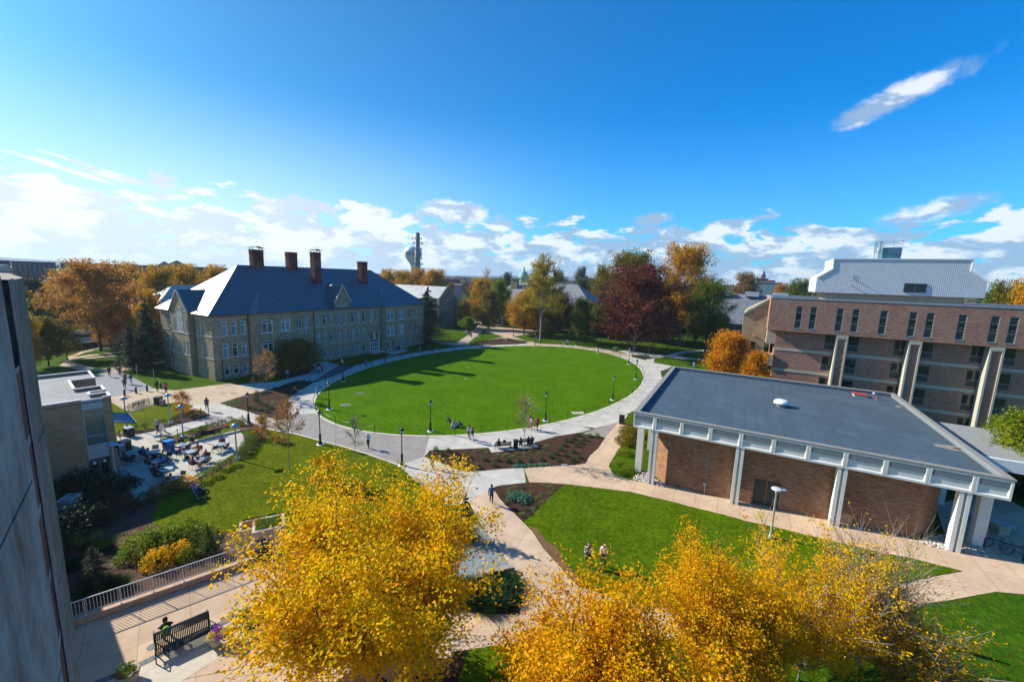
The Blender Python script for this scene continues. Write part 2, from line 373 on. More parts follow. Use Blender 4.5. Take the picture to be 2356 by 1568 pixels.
MULCH = mulchmat('bark_mulch', (.075, .040, .026)); MULCH2 = mulchmat('dry_mulch', (.14, .085, .06)); SOIL = mulchmat('bare_soil', (.22, .12, .065))
CONC = slabmat('pale_concrete', (.56, .53, .47), 1.55, 1.55, 60, line=.62)
PINK = slabmat('pink_concrete', (.62, .45, .31), 2.15, 1.75, 40, (0.3, .5), msize=.012)
PINKW = slabmat('pink_walk', (.62, .45, .31), 1.75, 3.1, -28.8, (0, .3))
PINKP = slabmat('pink_path', (.62, .46, .325), 1.9, 1.9, 68, (.5, .2))
BEIGE = slabmat('beige_concrete', (.55, .42, .29), 4.0, 4.0, 60)
PATIO = slabmat('patio_concrete', (.54, .50, .43), 2.9, 2.9, 51.3)
WALKC = slabmat('cross_walk_concrete', (.55, .42, .31), 1.8, 1.8, 20)
PAVER = slabmat('grey_pavers', (.37, .335, .30), .24, .12, 20, line=.6, brick=1, msize=.012)
DARKP = slabmat('dark_pavers', (.12, .13, .15), .4, .3, 40, brick=1)
ASPH = mat('asphalt', (.21, .22, .235), .9, var=.15)
SLATEP = mat('slate_slab', (.19, .23, .235), .7, var=.25)
CURB = mat('kerb_stone', (.58, .52, .42), .8)
WHITE = mat('white_paint', (.80, .80, .78), .5, var=.05)
STEEL = mat('brushed_steel', (.62, .64, .64), .4, .25, var=.08); GALV = mat('galvanised', (.42, .46, .50), .5, .3)
BLACK = mat('black_iron', (.015, .02, .022), .38, .3, var=0); DARKM = mat('dark_metal', (.05, .05, .055), .5, .4)
PREC = mat('precast_concrete', (.74, .74, .69), .75, var=.1, vs=.8); TANC = mat('tan_concrete', (.40, .33, .23), .85, var=.2, vs=.7)
WOODD = mat('bark', (.09, .065, .045), .95, var=.4, vs=6, bump=.6); BARKG = mat('grey_bark', (.24, .21, .18), .9, var=.3, vs=6); BARKD = mat('dark_bark', (.035, .028, .022), .95, var=.3)
# ---------------------------------------------------------------- ground sheets
FN = Vector((LDIR[0], LDIR[1], 0))
SHN = [0]
def sheet(name, pts, zo, m, jag=0, seed=0, world=False, kind='structure', holes=None):
    SHN[0] += 1; zo += .0008*SHN[0] if zo > .001 else 0
    P = [(p[0], p[1]) if world else G(*p)[:2] for p in pts]
    rng = random.Random(seed)
    if jag:
        Q = []
        for i in range(len(P)):
            a, b = P[i], P[(i+1) % len(P)]; L = math.hypot(b[0]-a[0], b[1]-a[1]); n = max(1, min(60, int(L/.35)))
            nx, ny = -(b[1]-a[1])/max(L, 1e-6), (b[0]-a[0])/max(L, 1e-6)
            for j in range(n):
                r = rng.uniform(-jag, jag) if j else 0; Q.append((a[0]+(b[0]-a[0])*j/n+nx*r, a[1]+(b[1]-a[1])*j/n+ny*r))
        P = Q
    loops = [[Vector((p[0], p[1], 0)) for p in P]]
    if holes: loops += [[Vector((p[0], p[1], 0)) for p in h] for h in holes]
    flat = [v for l in loops for v in l]
    bm = bmesh.new(); vs = [bm.verts.new(v) for v in flat]
    for t in tessellate_polygon(loops):
        try: f = bm.faces.new([vs[i] for i in t])
        except ValueError: continue
        if f.normal.z < 0 or (f.calc_center_median() is None): pass
    bm.normal_update()
    for f in bm.faces:
        if f.normal.z < 0: f.normal_flip()
    for d in (0, 25):
        bmesh.ops.bisect_plane(bm, geom=bm.verts[:]+bm.edges[:]+bm.faces[:], plane_co=Vector((P0[0], P0[1], 0))+FN*d, plane_no=FN)
    for v in bm.verts: v.co.z = terr(v.co.x, v.co.y)+zo
    me = bpy.data.meshes.new(name); bm.to_mesh(me); bm.free(); me.materials.append(m)
    o = bpy.data.objects.new(name, me); COL.objects.link(o); return tag(o, kind=kind)
sheet('ground', [(-6000, -300), (6000, -300), (6000, 9000), (-6000, 9000)], -.02, ROUGHG, world=True)
EC = (-1.04, 81.16); EA, EB, EU = 37.71, 25.32, (.5522, .8337)
def ell(da, n=160):
    return [(EC[0]+(EA+da)*math.cos(t)*EU[0]-(EB+da)*math.sin(t)*EU[1], EC[1]+(EA+da)*math.cos(t)*EU[1]+(EB+da)*math.sin(t)*EU[0]) for t in [2*math.pi*i/n for i in range(n)]]
# campus lawns under the paths
sheet('lawn', [(-200, 20), (-60, 14), (60, 6), (90, 60), (100, 140), (40, 210), (-60, 190), (-200, 150)], 0, grassmat('campus_grass', (.06, .13, .003), (.09, .18, .004), (.15, .16, .01)), world=True)
# paths
Z1_, Z2_, Z3_, Z4_, Z5_ = .012, .018, .024, .030, .036
asph = sheet('service_road', gs(r1, (640, 1235), (810, 1260), (1020, 1235), (1300, 1380), (1310, 1385), (950, 1460), (700, 1560), (500, 1400)), Z1_, ASPH)
sheet('plaza_paving', gs(r1, (880, 1480), (950, 1455), (1310, 1385), (1480, 1400), (1950, 1340), (2240, 1410), (1860, 1520), (1640, 1590), (1500, 1600))+gs(b1, (1270, 265), (1130, 312), (1060, 298), (945, 232), (700, 300), (700, 200)), Z2_, BEIGE)
sheet('plaza_walk', gs(r1, (2030, 1350), (2240, 1330), (2331, 1345), (2420, 1360), (2330, 1395), (2240, 1410)), Z1_, CONC)
# far-left walks by the lot
sheet('path', gs(r1, (690, 1180), (560, 1150), (500, 1190), (700, 1235), (1010, 1245), (1200, 1200), (1410, 1165), (1400, 1145), (1180, 1175), (960, 1205), (830, 1225)), Z1_, BEIGE)
sheet('path', gs(r1, (560, 1115), (800, 1035), (1000, 1025), (1010, 1035), (830, 1050), (700, 1085), (600, 1130)), Z1_, BEIGE)
sheet('path', gs(r1, (580, 1128), (800, 1092), (1060, 1068), (1060, 1076), (800, 1106), (585, 1142)), Z1_, BEIGE)
sheet('path', gs(r1, (580, 1142), (850, 1112), (1060, 1098), (1060, 1104), (850, 1122), (590, 1150)), Z1_, BEIGE)
# walk along the hall, door plazas
sheet('hall_walk', gs(r2, (740, 1250), (900, 1240), (1090, 1215), (1180, 1192), (1340, 1152), (1400, 1102), (1385, 1085), (1250, 1110), (1180, 1060), (1400, 1030), (1450, 1040), (1640, 1088), (1705, 1092), (1390, 1222), (1250, 1210), (1000, 1282), (960, 1298)), Z2_, CONC)
sheet('hall_walk', gs(r2, (1852, 930), (2135, 935), (2190, 960), (2060, 995), (2020, 1010), (1880, 955)), Z2_, CONC)
sheet('paver_strip', gs(r2, (1370, 1222), (1605, 1082), (1705, 1088), (1790, 1060), (1600, 1160), (1395, 1232)), Z3_, DARKP)
ring_o, ring_i = ell(3.7), ell(-.4)
sheet('oval_walk', ring_o, Z2_+.003, CONC, world=True, holes=[ring_i])
sheet('lawn_kerb', ell(.3), Z3_+.02, CURB, world=True, holes=[ell(-.05)])
def jit(pts, a, seed):
    r = random.Random(seed); return [(p[0]+r.uniform(-a, a), p[1]+r.uniform(-a, a)) for p in pts]
sheet('oval_lawn', jit(ell(-.02, 420), .025, 3), Z4_+.012, OVALG, world=True)
# crossing white walk and the grey paver court in front
sheet('cross_walk', gs(b1, (1580, 262), (1700, 250), (1870, 240), (2030, 290), (2331, 355), (2450, 372), (2400, 480), (2331, 475), (2250, 455), (2080, 400), (1940, 350), (1860, 372), (1800, 400), (1500, 500), (1350, 555), (1180, 560), (1000, 600), (990, 520), (1140, 505), (1320, 462), (1520, 415), (1780, 345), (1700, 290)), Z2_, CONC)
sheet('paver_court', gs(b2, (100, 440), (340, 345), (585, 320), (600, 300), (700, 400), (850, 450), (1100, 500), (1550, 510), (1475, 692), (1340, 740), (1262, 768), (1000, 676), (800, 613), (600, 561), (400, 506), (150, 455)), Z3_, PAVER)
sheet('paver_court', gs(b1, (1690, 385), (1800, 340), (1985, 372), (1900, 415), (1800, 430)), Z3_, PAVER)
sheet('walk_border', gs(b2, (1262, 768), (1000, 676), (800, 613), (600, 561), (400, 506), (150, 455), (152, 448), (400, 498), (600, 553), (800, 604), (1000, 667), (1270, 760)), Z4_, CURB)
sheet('front_walk', [(990, 996), (1100, 990), (1200, 984), (1300, 962), (1400, 925), (1445, 955), (1436, 966), (1421, 972), (1327, 997), (1281, 1003), (1229, 1018), (1240, 1029), (1131, 1041), (1123, 1030), (1064, 1033), (990, 1036), (976, 1050)], Z2_+.006, CONC)
sheet('paver_court', [(1340, 997), (1422, 971), (1392, 1006)], Z3_, PAVER)
sheet('front_walk', [(976, 1050), (1036, 1073), (1064, 1084), (1091, 1085), (1150, 1079), (1205, 1076), (1210, 1110), (1150, 1117), (1134, 1122), (1100, 1150), (1030, 1165), (960, 1110), (917, 1070), (936, 1062)], Z2_, CONC)
sheet('library_walk', [(1422, 971), (1444, 979), (1436, 1015), (1411, 1053), (1400, 1072), (1411, 1091), (1449, 1104), (1480, 1108), (1560, 1110), (1900, 1190), (2184, 1260), (2150, 1160), (2280, 1130), (2500, 1240), (2500, 1400), (2356, 1367), (2291, 1361), (2182, 1381), (2016, 1406), (1740, 1440), (1536, 1470), (1240, 1480), (1150, 1486), (1194, 1414), (1205, 1372), (1330, 1349), (1480, 1395), (1730, 1402), (1990, 1362), (2035, 1351), (2076, 1342), (2157, 1324), (2212, 1314), (2103, 1286), (2008, 1267), (1913, 1245), (1783, 1213), (1723, 1201), (1639, 1178), (1530, 1150), (1449, 1131), (1395, 1125), (1301, 1114), (1218, 1110), (1205, 1076), (1259, 1073), (1313, 1070), (1346, 1066), (1357, 1047), (1376, 1031), (1392, 1006)], Z1_, PINKW)
sheet('pink_path', [(1134, 1121), (1150, 1148), (1177, 1175), (1205, 1203), (1226, 1224), (1248, 1259), (1308, 1327), (1332, 1352), (1210, 1380), (1199, 1332), (1180, 1310), (1145, 1259), (1118, 1223), (1104, 1202), (1077, 1152)], Z2_+.003, PINKP)
sheet('slate_pad', gs(c2, (1935, 225), (2000, 300), (2100, 430), (2235, 632), (2150, 640), (1930, 690), (1700, 700), (1700, 300)), Z2_+.007, SLATEP)
sheet('terrace_paving', [(176, 1442), (608, 1289), (700, 1262), (900, 1250), (1040, 1300), (1080, 1409), (1194, 1415), (1245, 1476), (1150, 1486), (1129, 1487), (1040, 1500), (1030, 1800), (100, 2300), (60, 1700)], Z1_, PINK)
sheet('paver_band', gs(c1, (700, 1606), (1080, 1455), (1300, 1350), (1830, 1080), (2100, 940), (2200, 900), (2240, 930), (1850, 1118), (1320, 1385), (1100, 1490), (720, 1650)), Z2_, slabmat('slate_setts', (.22, .23, .235), .3, .3, 45))
sheet('hexagon_paving', gs(c1, (1100, 1490), (1320, 1385), (1850, 1118), (2240, 930), (2500, 1010), (2050, 1250), (1800, 1400), (1500, 1600), (1300, 1700), (800, 1800), (720, 1650)), Z2_, mat('hex_stone', (.52, .46, .37), .85, var=.15))
# far right paths and far centre paths
sheet('path', gs(q4, (90, 1120), (0, 1085), (-60, 1065), (0, 1060), (200, 1090), (350, 1105), (420, 1080), (520, 1065), (700, 1055), (700, 1068), (520, 1085), (440, 1100), (520, 1120), (700, 1140), (700, 1150), (500, 1135), (350, 1115), (250, 1130), (245, 1165), (400, 1195), (365, 1215), (300, 1240), (310, 1285), (240, 1300), (150, 1180)), Z1_, CONC)
sheet('far_path', gs(r3, (840, 880), (775, 942), (680, 1005), (660, 1022), (800, 1022), (800, 990), (950, 870), (920, 850), (1100, 870), (1350, 880), (1700, 885), (1900, 900), (1900, 908), (1700, 898), (1380, 905), (1175, 945), (1300, 985), (1420, 1010), (1900, 1040), (2200, 1110), (2100, 1120), (1800, 1060), (1300, 1030), (1290, 1002), (1130, 958), (960, 1003), (830, 1003), (1090, 945), (930, 895), (950, 878), (1000, 868), (1100, 850), (900, 825), (850, 830), (760, 765), (790, 762), (910, 815)), Z1_, WALKC)
sheet('hall_edge_path', gs(r3, (400, 965), (480, 980), (700, 1000), (690, 1022), (500, 1000), (395, 975)), Z1_, WALKC)
# planting beds
bed = [(979, 1047), (990, 1036), (1064, 1033.5), (1123, 1030), (1131, 1041.5), (1240, 1029.5), (1229, 1018.5), (1281, 1003.5), (1327, 996.5), (1391, 1007), (1376, 1031), (1357, 1047), (1346, 1066), (1313, 1070), (1259, 1073), (1205, 1075), (1150, 1079), (1091, 1085), (1064, 1084), (1036, 1073)]
sheet('mulch_bed', bed, Z4_, MULCH, .03, 1)
sheet('mulch_bed', [(1134, 1122), (1150, 1117), (1218, 1110), (1259, 1111), (1301, 1114), (1259, 1150), (1232, 1178), (1205, 1203), (1177, 1175), (1150, 1148)], Z4_, MULCH, .03, 2)
sheet('mulch_bed', gs(r2, (590, 1405), (850, 1325), (1010, 1290), (1250, 1215), (1390, 1227), (1290, 1290), (1240, 1297), (1140, 1390), (1205, 1395), (1180, 1450), (1165, 1500), (1175, 1540), (1080, 1545), (900, 1500), (750, 1450)), Z4_, MULCH, .03, 4)
sheet('mulch_bed', gs(r3, (830, 1005), (900, 985), (1080, 965), (1270, 990), (1290, 1005), (1000, 1018), (850, 1012)), Z4_, MULCH, .03, 5)
sheet('mulch_bed', gs(r2, (1000, 1130), (1250, 1108), (1400, 1100), (1340, 1150), (1180, 1190), (1060, 1180)), Z4_, MULCH, .03, 6)
sheet('mulch_bed', gs(b1, (1470, 430), (1380, 440), (1390, 425), (1500, 330), (1600, 292), (1700, 300), (1790, 340), (1640, 390)), Z4_, MULCH, .03, 7)
sheet('mulch_bed', gs(c2, (1750, 700), (1990, 715), (2230, 640), (2325, 845), (2280, 1003), (1865, 985), (1600, 900)), Z4_, MULCH, .03, 8)
sheet('mulch_bed', gs(q4, (45, 1100), (180, 1105), (260, 1128), (160, 1142), (60, 1118)), Z4_, MULCH, .03, 9)
sheet('mulch_bed', gs(q4, (300, 1240), (340, 1225), (420, 1235), (420, 1275), (330, 1272)), Z4_, MULCH, .03, 10)
sheet('mulch_bed', gs(r2, (2180, 870), (2331, 860), (2420, 900), (2360, 925), (2200, 925)), Z4_, MULCH, .03, 12)
# patio, its strip, garden bed and lawns on the left
sheet('patio', [(274, 990), (306, 998), (366, 1018), (402, 1029), (551, 992), (559, 1000), (564, 1023), (545, 1040), (445, 1107), (347, 1143), (315, 1157), (282, 1100), (270, 1085)], Z3_, PATIO)
sheet('garden_bed', [(90, 1100), (200, 1085), (284, 1100), (316, 1158), (348, 1144), (445, 1108), (546, 1042), (566, 1024), (560, 1000), (577, 1005), (596, 985), (616, 1001), (597, 1026), (546, 1061), (461, 1107), (445, 1123), (366, 1150), (353, 1188), (350, 1205), (385, 1218), (461, 1229), (537, 1226), (560, 1215), (640, 1215), (640, 1275), (608, 1289), (176, 1442), (60, 1420)], Z2_, MULCH2, .04, 13)
sheet('strip_bed', gs(b1, (1350, 568), (1400, 555), (1520, 518), (1700, 470), (1850, 420), (2080, 400), (2200, 430), (2110, 470), (2030, 475), (1480, 612), (1400, 602)), Z3_, MULCH2, .03, 14)
sheet('strip_bed', gs(b1, (980, 500), (1010, 495), (1310, 445), (1480, 405), (1520, 415), (1340, 465), (1140, 510), (1010, 530)), Z3_, MULCH2, .03, 15)
sheet('strip_lawn', gs(b1, (1480, 600), (1480, 570), (1700, 505), (1980, 440), (2020, 460), (1700, 545)), Z4_, LG := grassmat('sun_tinted_grass', (.12, .16, .002), (.17, .215, .003), (.21, .19, .01)), .03, 16)  # lit copy of the turf: sunlight brightened into its colours
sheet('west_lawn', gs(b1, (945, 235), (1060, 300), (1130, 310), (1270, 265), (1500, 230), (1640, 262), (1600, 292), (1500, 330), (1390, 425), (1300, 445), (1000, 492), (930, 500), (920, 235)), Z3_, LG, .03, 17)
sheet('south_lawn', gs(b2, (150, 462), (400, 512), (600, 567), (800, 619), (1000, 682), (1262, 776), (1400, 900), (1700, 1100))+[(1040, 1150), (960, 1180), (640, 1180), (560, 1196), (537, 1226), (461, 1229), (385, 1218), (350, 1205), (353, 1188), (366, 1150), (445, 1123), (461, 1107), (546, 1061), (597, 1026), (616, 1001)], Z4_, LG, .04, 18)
sheet('library_lawn', [(1301, 1114), (1395, 1125), (1449, 1131.5), (1530, 1150.5), (1639, 1178), (1723, 1201), (1783, 1213), (1913, 1245), (2008, 1267), (2103, 1286), (2212, 1314), (2157, 1324), (2076, 1342), (2035, 1351), (1990, 1362), (1730, 1402), (1480, 1395), (1340, 1345), (1302, 1299), (1281, 1261), (1254, 1250), (1226, 1222), (1205, 1203), (1232, 1178), (1259, 1150)], Z4_, grassmat('library_grass', (.08, .155, .002), (.12, .21, .003), (.19, .21, .01)), .05, 19)
sheet('worn_soil', [(1215, 1210), (1226, 1223), (1248, 1259), (1308, 1327), (1330, 1350), (1345, 1345), (1302, 1299), (1281, 1261), (1254, 1242), (1235, 1218)], Z4_+.006, SOIL, .07, 20)
sheet('corner_lawn', [(2016, 1408), (2182, 1383), (2291, 1363), (2356, 1370), (2560, 1420), (2560, 1800), (1150, 1800), (1150, 1489), (1240, 1482), (1536, 1473), (1740, 1443)], Z4_, grassmat('shade_tinted_grass', (.05, .13, .004), (.07, .17, .006), (.12, .14, .01)), .05, 21)  # shaded copy of the turf: shade darkened into its colours
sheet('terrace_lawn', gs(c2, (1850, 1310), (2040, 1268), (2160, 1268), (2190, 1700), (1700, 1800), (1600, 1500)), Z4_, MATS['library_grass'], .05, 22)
sheet('terrace_mulch', gs(c2, (1050, 1340), (1250, 1290), (1650, 1380), (1850, 1310), (1700, 1800), (900, 1900), (560, 1700)), Z4_, MULCH, .05, 23)
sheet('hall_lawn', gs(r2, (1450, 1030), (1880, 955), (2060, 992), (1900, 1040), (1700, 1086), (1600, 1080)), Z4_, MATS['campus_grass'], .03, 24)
# ---------------------------------------------------------------- facade helper (local frame: x along the wall, y inwards, z up)
def facade(mb, x0, x1, z0, z1, y, ops, rev=.22, m=0, nrm=-1):
    """front wall plane at y facing -y with rectangular openings and their reveals"""
    xs = sorted(set([x0, x1]+[c for o in ops for c in (o[0], o[1]) if x0 < c < x1])); zs = sorted(set([z0, z1]+[c for o in ops for c in (o[2], o[3]) if z0 < c < z1]))
    for i in range(len(xs)-1):
        k = 0
        while k < len(zs)-1:
            cx = (xs[i]+xs[i+1])/2; inside = lambda kk: any(o[0] < cx < o[1] and o[2] < (zs[kk]+zs[kk+1])/2 < o[3] for o in ops)
            if inside(k): k += 1; continue
            e = k
            while e+1 < len(zs)-1 and not inside(e+1): e += 1
            mb.quad((xs[i], y, zs[k]), (xs[i+1], y, zs[k]), (xs[i+1], y, zs[e+1]), (xs[i], y, zs[e+1]), m); k = e+1
    for a, b, c, d in ops:
        r = y+rev
        mb.quad((a, y, c), (a, r, c), (a, r, d), (a, y, d), m); mb.quad((b, r, c), (b, y, c), (b, y, d), (b, r, d), m)
        mb.quad((a, y, c), (b, y, c), (b, r, c), (a, r, c), m); mb.quad((a, r, d), (b, r, d), (b, y, d), (a, y, d), m)
def window(parent, x0, x1, z0, z1, y, style='sash', mf=None, mg=None, name='window', ang=None, org=None, t=.07):
    """frame mesh plus a pane sub-part, in the wall's local frame; ang/org turn it onto another wall of the same building"""
    w_, h_ = x1-x0, z1-z0; f = MB()
    f.box(0, t, -.03, .07, 0, h_); f.box(w_-t, w_, -.03, .07, 0, h_); f.box(t, w_-t, -.03, .07, 0, t); f.box(t, w_-t, -.03, .07, h_-t, h_)
    if style == 'sash': f.box(t, w_-t, -.02, .05, h_*.70-t/2, h_*.70+t/2)
    elif style == 'twin':
        f.box(t, w_-t, -.02, .05, h_*.78-t/2, h_*.78+t/2); f.box(w_*.45-t/2, w_*.45+t/2, -.02, .05, t, h_*.78-t/2)
    elif style == 'wide':
        f.box(t, w_-t, -.02, .05, h_*.78-t/2, h_*.78+t/2); f.box(w_*.5-t/2, w_*.5+t/2, -.02, .05, t, h_*.78-t/2)
    elif style == 'three':
        f.box(t, w_-t, -.02, .05, h_*.34-t/2, h_*.34+t/2); f.box(t, w_-t, -.02, .05, h_*.70-t/2, h_*.70+t/2)
    elif style == 'two': f.box(t, w_-t, -.02, .05, h_*.40-t/2, h_*.40+t/2)
    f.box(-.04, w_+.04, -.12, .02, -.07, -.003)
    o = f.build(name, mf, parent); p = MB(); p.box(t*.8, w_-t*.8, .045, .06, t*.8, h_-t*.8); p.build('pane', mg, o)
    if ang is None: o.location = (x0, y, z0)
    else:
        o.rotation_euler = (0, 0, ang); c, s = math.cos(ang), math.sin(ang); o.location = (org[0]+x0*c-y*s, org[1]+x0*s+y*c, z0)
    return o
# ---------------------------------------------------------------- old stone hall with the slate roof
STONE = stonemat('rubble_stone', [(.17, .145, .095), (.28, .23, .14), (.40, .32, .18), (.32, .28, .20), (.46, .37, .22)], 3.2, (.38, .32, .22))
STRING = mat('string_course', (.46, .40, .32), .8); SLATE = slatemat('roof_slate', (.045, .090, .130), .32, .25)
CHBR = brickmat('chimney_brick', (.20, .020, .020), (.13, .014, .016), (.12, .03, .03)); GLB = glassmat('blue_window_glass', (.10, .20, .26), .08, var=1)
BLIND = mat('drawn_blind', (.35, .48, .52), .5, var=.1); COPPER = mat('dark_gutter', (.035, .032, .035), .5, .3)
def place(o, px, py): g = G(px, py); o.location = g; return g
def stone_hall():
    org = G(863*.57517, 1523*.57517); A = R_(60.03)
    root = empty('stone_hall', (org[0], org[1], 0), A, 'long grey stone hall with a blue slate hip roof and four red brick chimneys', 'building')
    L, Dp, E = 51.4, 19.2, 11.2
    wl = MB()
    up, md, lo = (7.55, 9.92), (3.72, 6.12), (.6, 2.2)
    W = []   # front windows (x0,x1,z0,z1,style)
    for x in (1.5, 3.0, 4.5):
        for z in (up, md, lo): W.append((x, x+.85, z[0], z[1], 'sash'))
    segs = [('front', 0, 6.0, 0.0, W)]
    B1 = []
    for a, b in ((7.55, 9.5), (11.1, 12.9)):
        for z in (up, md, lo): B1.append((a, b, z[0] if z != lo else .5, z[1]-.05, 'wide'))
    segs.append(('bay', 6.6, 13.9, -1.2, B1))
    M1 = [(14.95, 15.95, 7.6, 10.0, 'twin'), (16.5, 17.5, 7.6, 10.0, 'twin')]
    for x in (15.3, 16.0, 16.7): M1.append((x, x+.32, 6.75, 7.15, 'none'))
    ops1 = [(19.15, 19.95), (20.7, 21.5), (22.2, 23.0), (24.25, 25.05), (25.7, 26.55), (27.85, 28.6), (29.35, 30.15), (30.85, 31.65)]
    for a, b in ops1:
        M1 += [(a, b, 7.68, 10.05, 'sash'), (a, b, 4.15, 6.25, 'sash')]
        if a > 20: M1.append((a, b, .75, 2.4, 'plain'))
    M1 += [(33.05, 34.0, 7.8, 10.1, 'twin'), (34.6, 35.6, 7.8, 10.1, 'twin')]
    for x in (33.2, 33.9, 34.6): M1.append((x, x+.32, 6.95, 7.35, 'none'))
    doors = [(14.95, 17.75, .1, 5.4), (32.9, 35.75, .5, 5.55)]
    segs.append(('mid', 14.5, 36.2, 0.0, M1))
    B2 = []
    for a, b in ((37.15, 39.6), (41.1, 42.95)):
        for z in ((7.55, 10.0), (3.95, 6.35)): B2.append((a, b, z[0], z[1], 'wide'))
    for a in (37.15, 38.9, 41.3, 42.4): B2.append((a, a+.75, .7, 2.5, 'plain'))
    segs.append(('bay', 36.8, 44.2, -1.2, B2))
    E2 = [(45.9, 46.7, 7.6, 10, 'sash'), (45.9, 46.7, 4, 6.3, 'sash'), (48.2, 49.0, 7.6, 10, 'sash'), (48.2, 49, 4, 6.3, 'sash'), (45.9, 46.7, .8, 2.4, 'plain')]
    segs.append(('end', 44.8, L, 0.0, E2))
    for nm, x0, x1, y, ws in segs:
        ops = [q[:4] for q in ws]+([d for d in doors] if nm == 'mid' else [])
        facade(wl, x0, x1, -.3, E, y, ops, .2)
    for xa, ya, xb, yb in ((6.0, 0, 6.6, -1.2), (13.9, -1.2, 14.5, 0), (36.2, 0, 36.8, -1.2), (44.2, -1.2, 44.8, 0)):
        wl.quad((xa, ya, -.3), (xb, yb, -.3), (xb, yb, E), (xa, ya, E))
    # right and back walls
    wl.quad((L, 0, -.3), (L, Dp, -.3), (L, Dp, E), (L, 0, E)); wl.quad((L, Dp, -.3), (0, Dp, -.3), (0, Dp, E), (L, Dp, E))
    # left end wall, x' runs from the back corner to the front corner: build in rotated frame
    LW = []; ln = []
    for a, b in ((16.45, 15.8), (15.0, 14.35), (4.2, 3.55), (2.7, 2.0)):
        for z in (up, md, lo): LW.append((Dp-a, Dp-b, z[0], z[1]))
    for a, b in ((11.9, 11.25), (7.3, 6.6)): LW.append((Dp-a, Dp-b, up[0], up[1]))
    for a in (11.75, 10.35, 8.95, 7.55): LW.append((Dp-a, Dp-a+.65, md[0], md[1]))
    for a in (11.4, 6.2): LW.append((Dp-a, Dp-a+.65, lo[0], lo[1]))
    big = (Dp-10.3, Dp-8.4, 7.6, 11.0)
    gx0, gx1, gm, pj = Dp-13.2, Dp-6.6, Dp-9.9, -.66; inb = lambda q: gx0 < q[0] < gx1
    t = MB(); facade(t, 0, gx0, -.3, E, 0, [q for q in LW if q[1] <= gx0], .2); facade(t, gx1, Dp, -.3, E, 0, [q for q in LW if q[0] >= gx1], .2); facade(t, gx0, gx1, -.3, E, pj, [q for q in LW if inb(q)]+[big[:3]+(E,)], .2)
    for x in (gx0, gx1): t.quad((x, pj, -.3), (x, .9, -.3), (x, .9, E+.4), (x, pj, E+.4))
    t.add([(gx0, pj, E), (big[0], pj, E), (big[0], pj, 12.6), (gm, pj, 15.0)], [(0, 1, 2, 3)]); t.add([(big[1], pj, E), (gx1, pj, E), (gm, pj, 15.0), (big[1], pj, 12.6)], [(0, 1, 2, 3)])
    t.add([(big[0], pj, 12.0), (big[1], pj, 12.0), (big[1], pj, 12.6), (gm, pj, 15), (big[0], pj, 12.6)], [(0, 1, 2, 3, 4)])
    # rotate t so that its x axis runs from the back-left corner to the origin
    c_, s_ = 0, -1
    def rl(p): return (p[1], Dp-p[0], p[2])       # local x' -> -y, outward -y' -> -x
    wl.add([rl(p) for p in t.v], t.f)
    wl.build('wall', STONE, root)
    def wleft(x0, x1, z0, z1, style): return window(root, x0, x1, z0, z1, .12+(pj if gx0 < x0 < gx1 else 0), style, WHITE, GLB, ang=-math.pi/2, org=(0, Dp))
    for a, b, c, d in LW: wleft(a, b, c, d, 'sash' if d > 3 else 'plain')
    for nm, x0, x1, y, ws in segs:
        for a, b, c, d, s in ws: window(root, a, b, c, d, y+.12, s if s != 'none' else 'plain', WHITE, GLB, t=.075 if b-a < 1.4 else .11)
    # tall arched window in the left gable
    f = MB(); wB, hB = 1.9, 4.4
    for x in (0, .58, 1.2, 1.8): f.box(x, x+.1, -.28, -.12, 0, 3.5)
    for z in (0, 1.5, 2.9, 3.42): f.box(0, wB, -.27, -.13, z, z+.1)
    arc = [(wB/2+(wB/2-.05)*math.cos(math.pi*i/12), -.2, 3.5+(.95)*math.sin(math.pi*i/12)) for i in range(13)]; f.tube(arc, .06, 6)
    f.box(.58, .66, -.25, -.15, 3.5, 4.3); f.box(1.24, 1.32, -.25, -.15, 3.5, 4.3)
    o = f.build('arched_window', WHITE, root); o.rotation_euler = (0, 0, -math.pi/2); o.location = (-.42, 10.35, 7.6)
    p = MB(); p.add([(0, -.17, 0), (wB, -.17, 0)]+[(wB/2+(wB/2)*math.cos(math.pi*i/12), -.17, 3.5+.95*math.sin(math.pi*i/12)) for i in range(13)], [tuple(range(15))]); p.build('pane', glassmat('pale_window_glass', (.16, .26, .32), .1), o)
    # arched doors on the front
    for x0, x1, z0, z1 in doors:
        d = MB(); w_ = x1-x0; zz = z1-z0; ah = w_/2; cx = w_/2
        d.box(0, .12, .0, .14, 0, zz-ah); d.box(w_-.12, w_, 0, .14, 0, zz-ah); d.tube([(cx+(cx-.06)*math.cos(math.pi*i/14), .07, zz-ah+(ah-.06)*math.sin(math.pi*i/14)) for i in range(15)], .07, 6)
        d.box(.12, w_-.12, 0, .12, 2.1, 2.25); d.box(.12, w_-.12, 0, .12, 2.75, 2.85)
        for x in (.12, .75, 1.38, 2.0, w_-.2): d.box(x, x+.09, 0, .12, 0, 2.1)
        d.box(cx-.4, cx-.33, 0, .1, 2.85, zz-.15); d.box(cx+.33, cx+.4, 0, .1, 2.85, zz-.15)
        for z in (.0, .9): d.box(.12, w_-.12, .01, .1, z, z+.12)
        o = d.build('arched_door', WHITE, root, loc=(x0, .05, z0))
        g = MB(); g.add([(0, .1, 0), (w_, .1, 0)]+[(cx+cx*math.cos(math.pi*i/14), .1, zz-ah+ah*math.sin(math.pi*i/14)) for i in range(15)], [tuple(range(17))]); g.build('pane', glassmat('door_glass', (.02, .05, .07)), o)
        bn = MB(); bn.box(cx-.35, cx+.35, -.03, -.01, 3.1, 4.6); bn.build('banner', mat('yellow_banner', (.55, .48, .02), .6), o)
        sp = MB()   # stone spandrels close the square opening above the arch
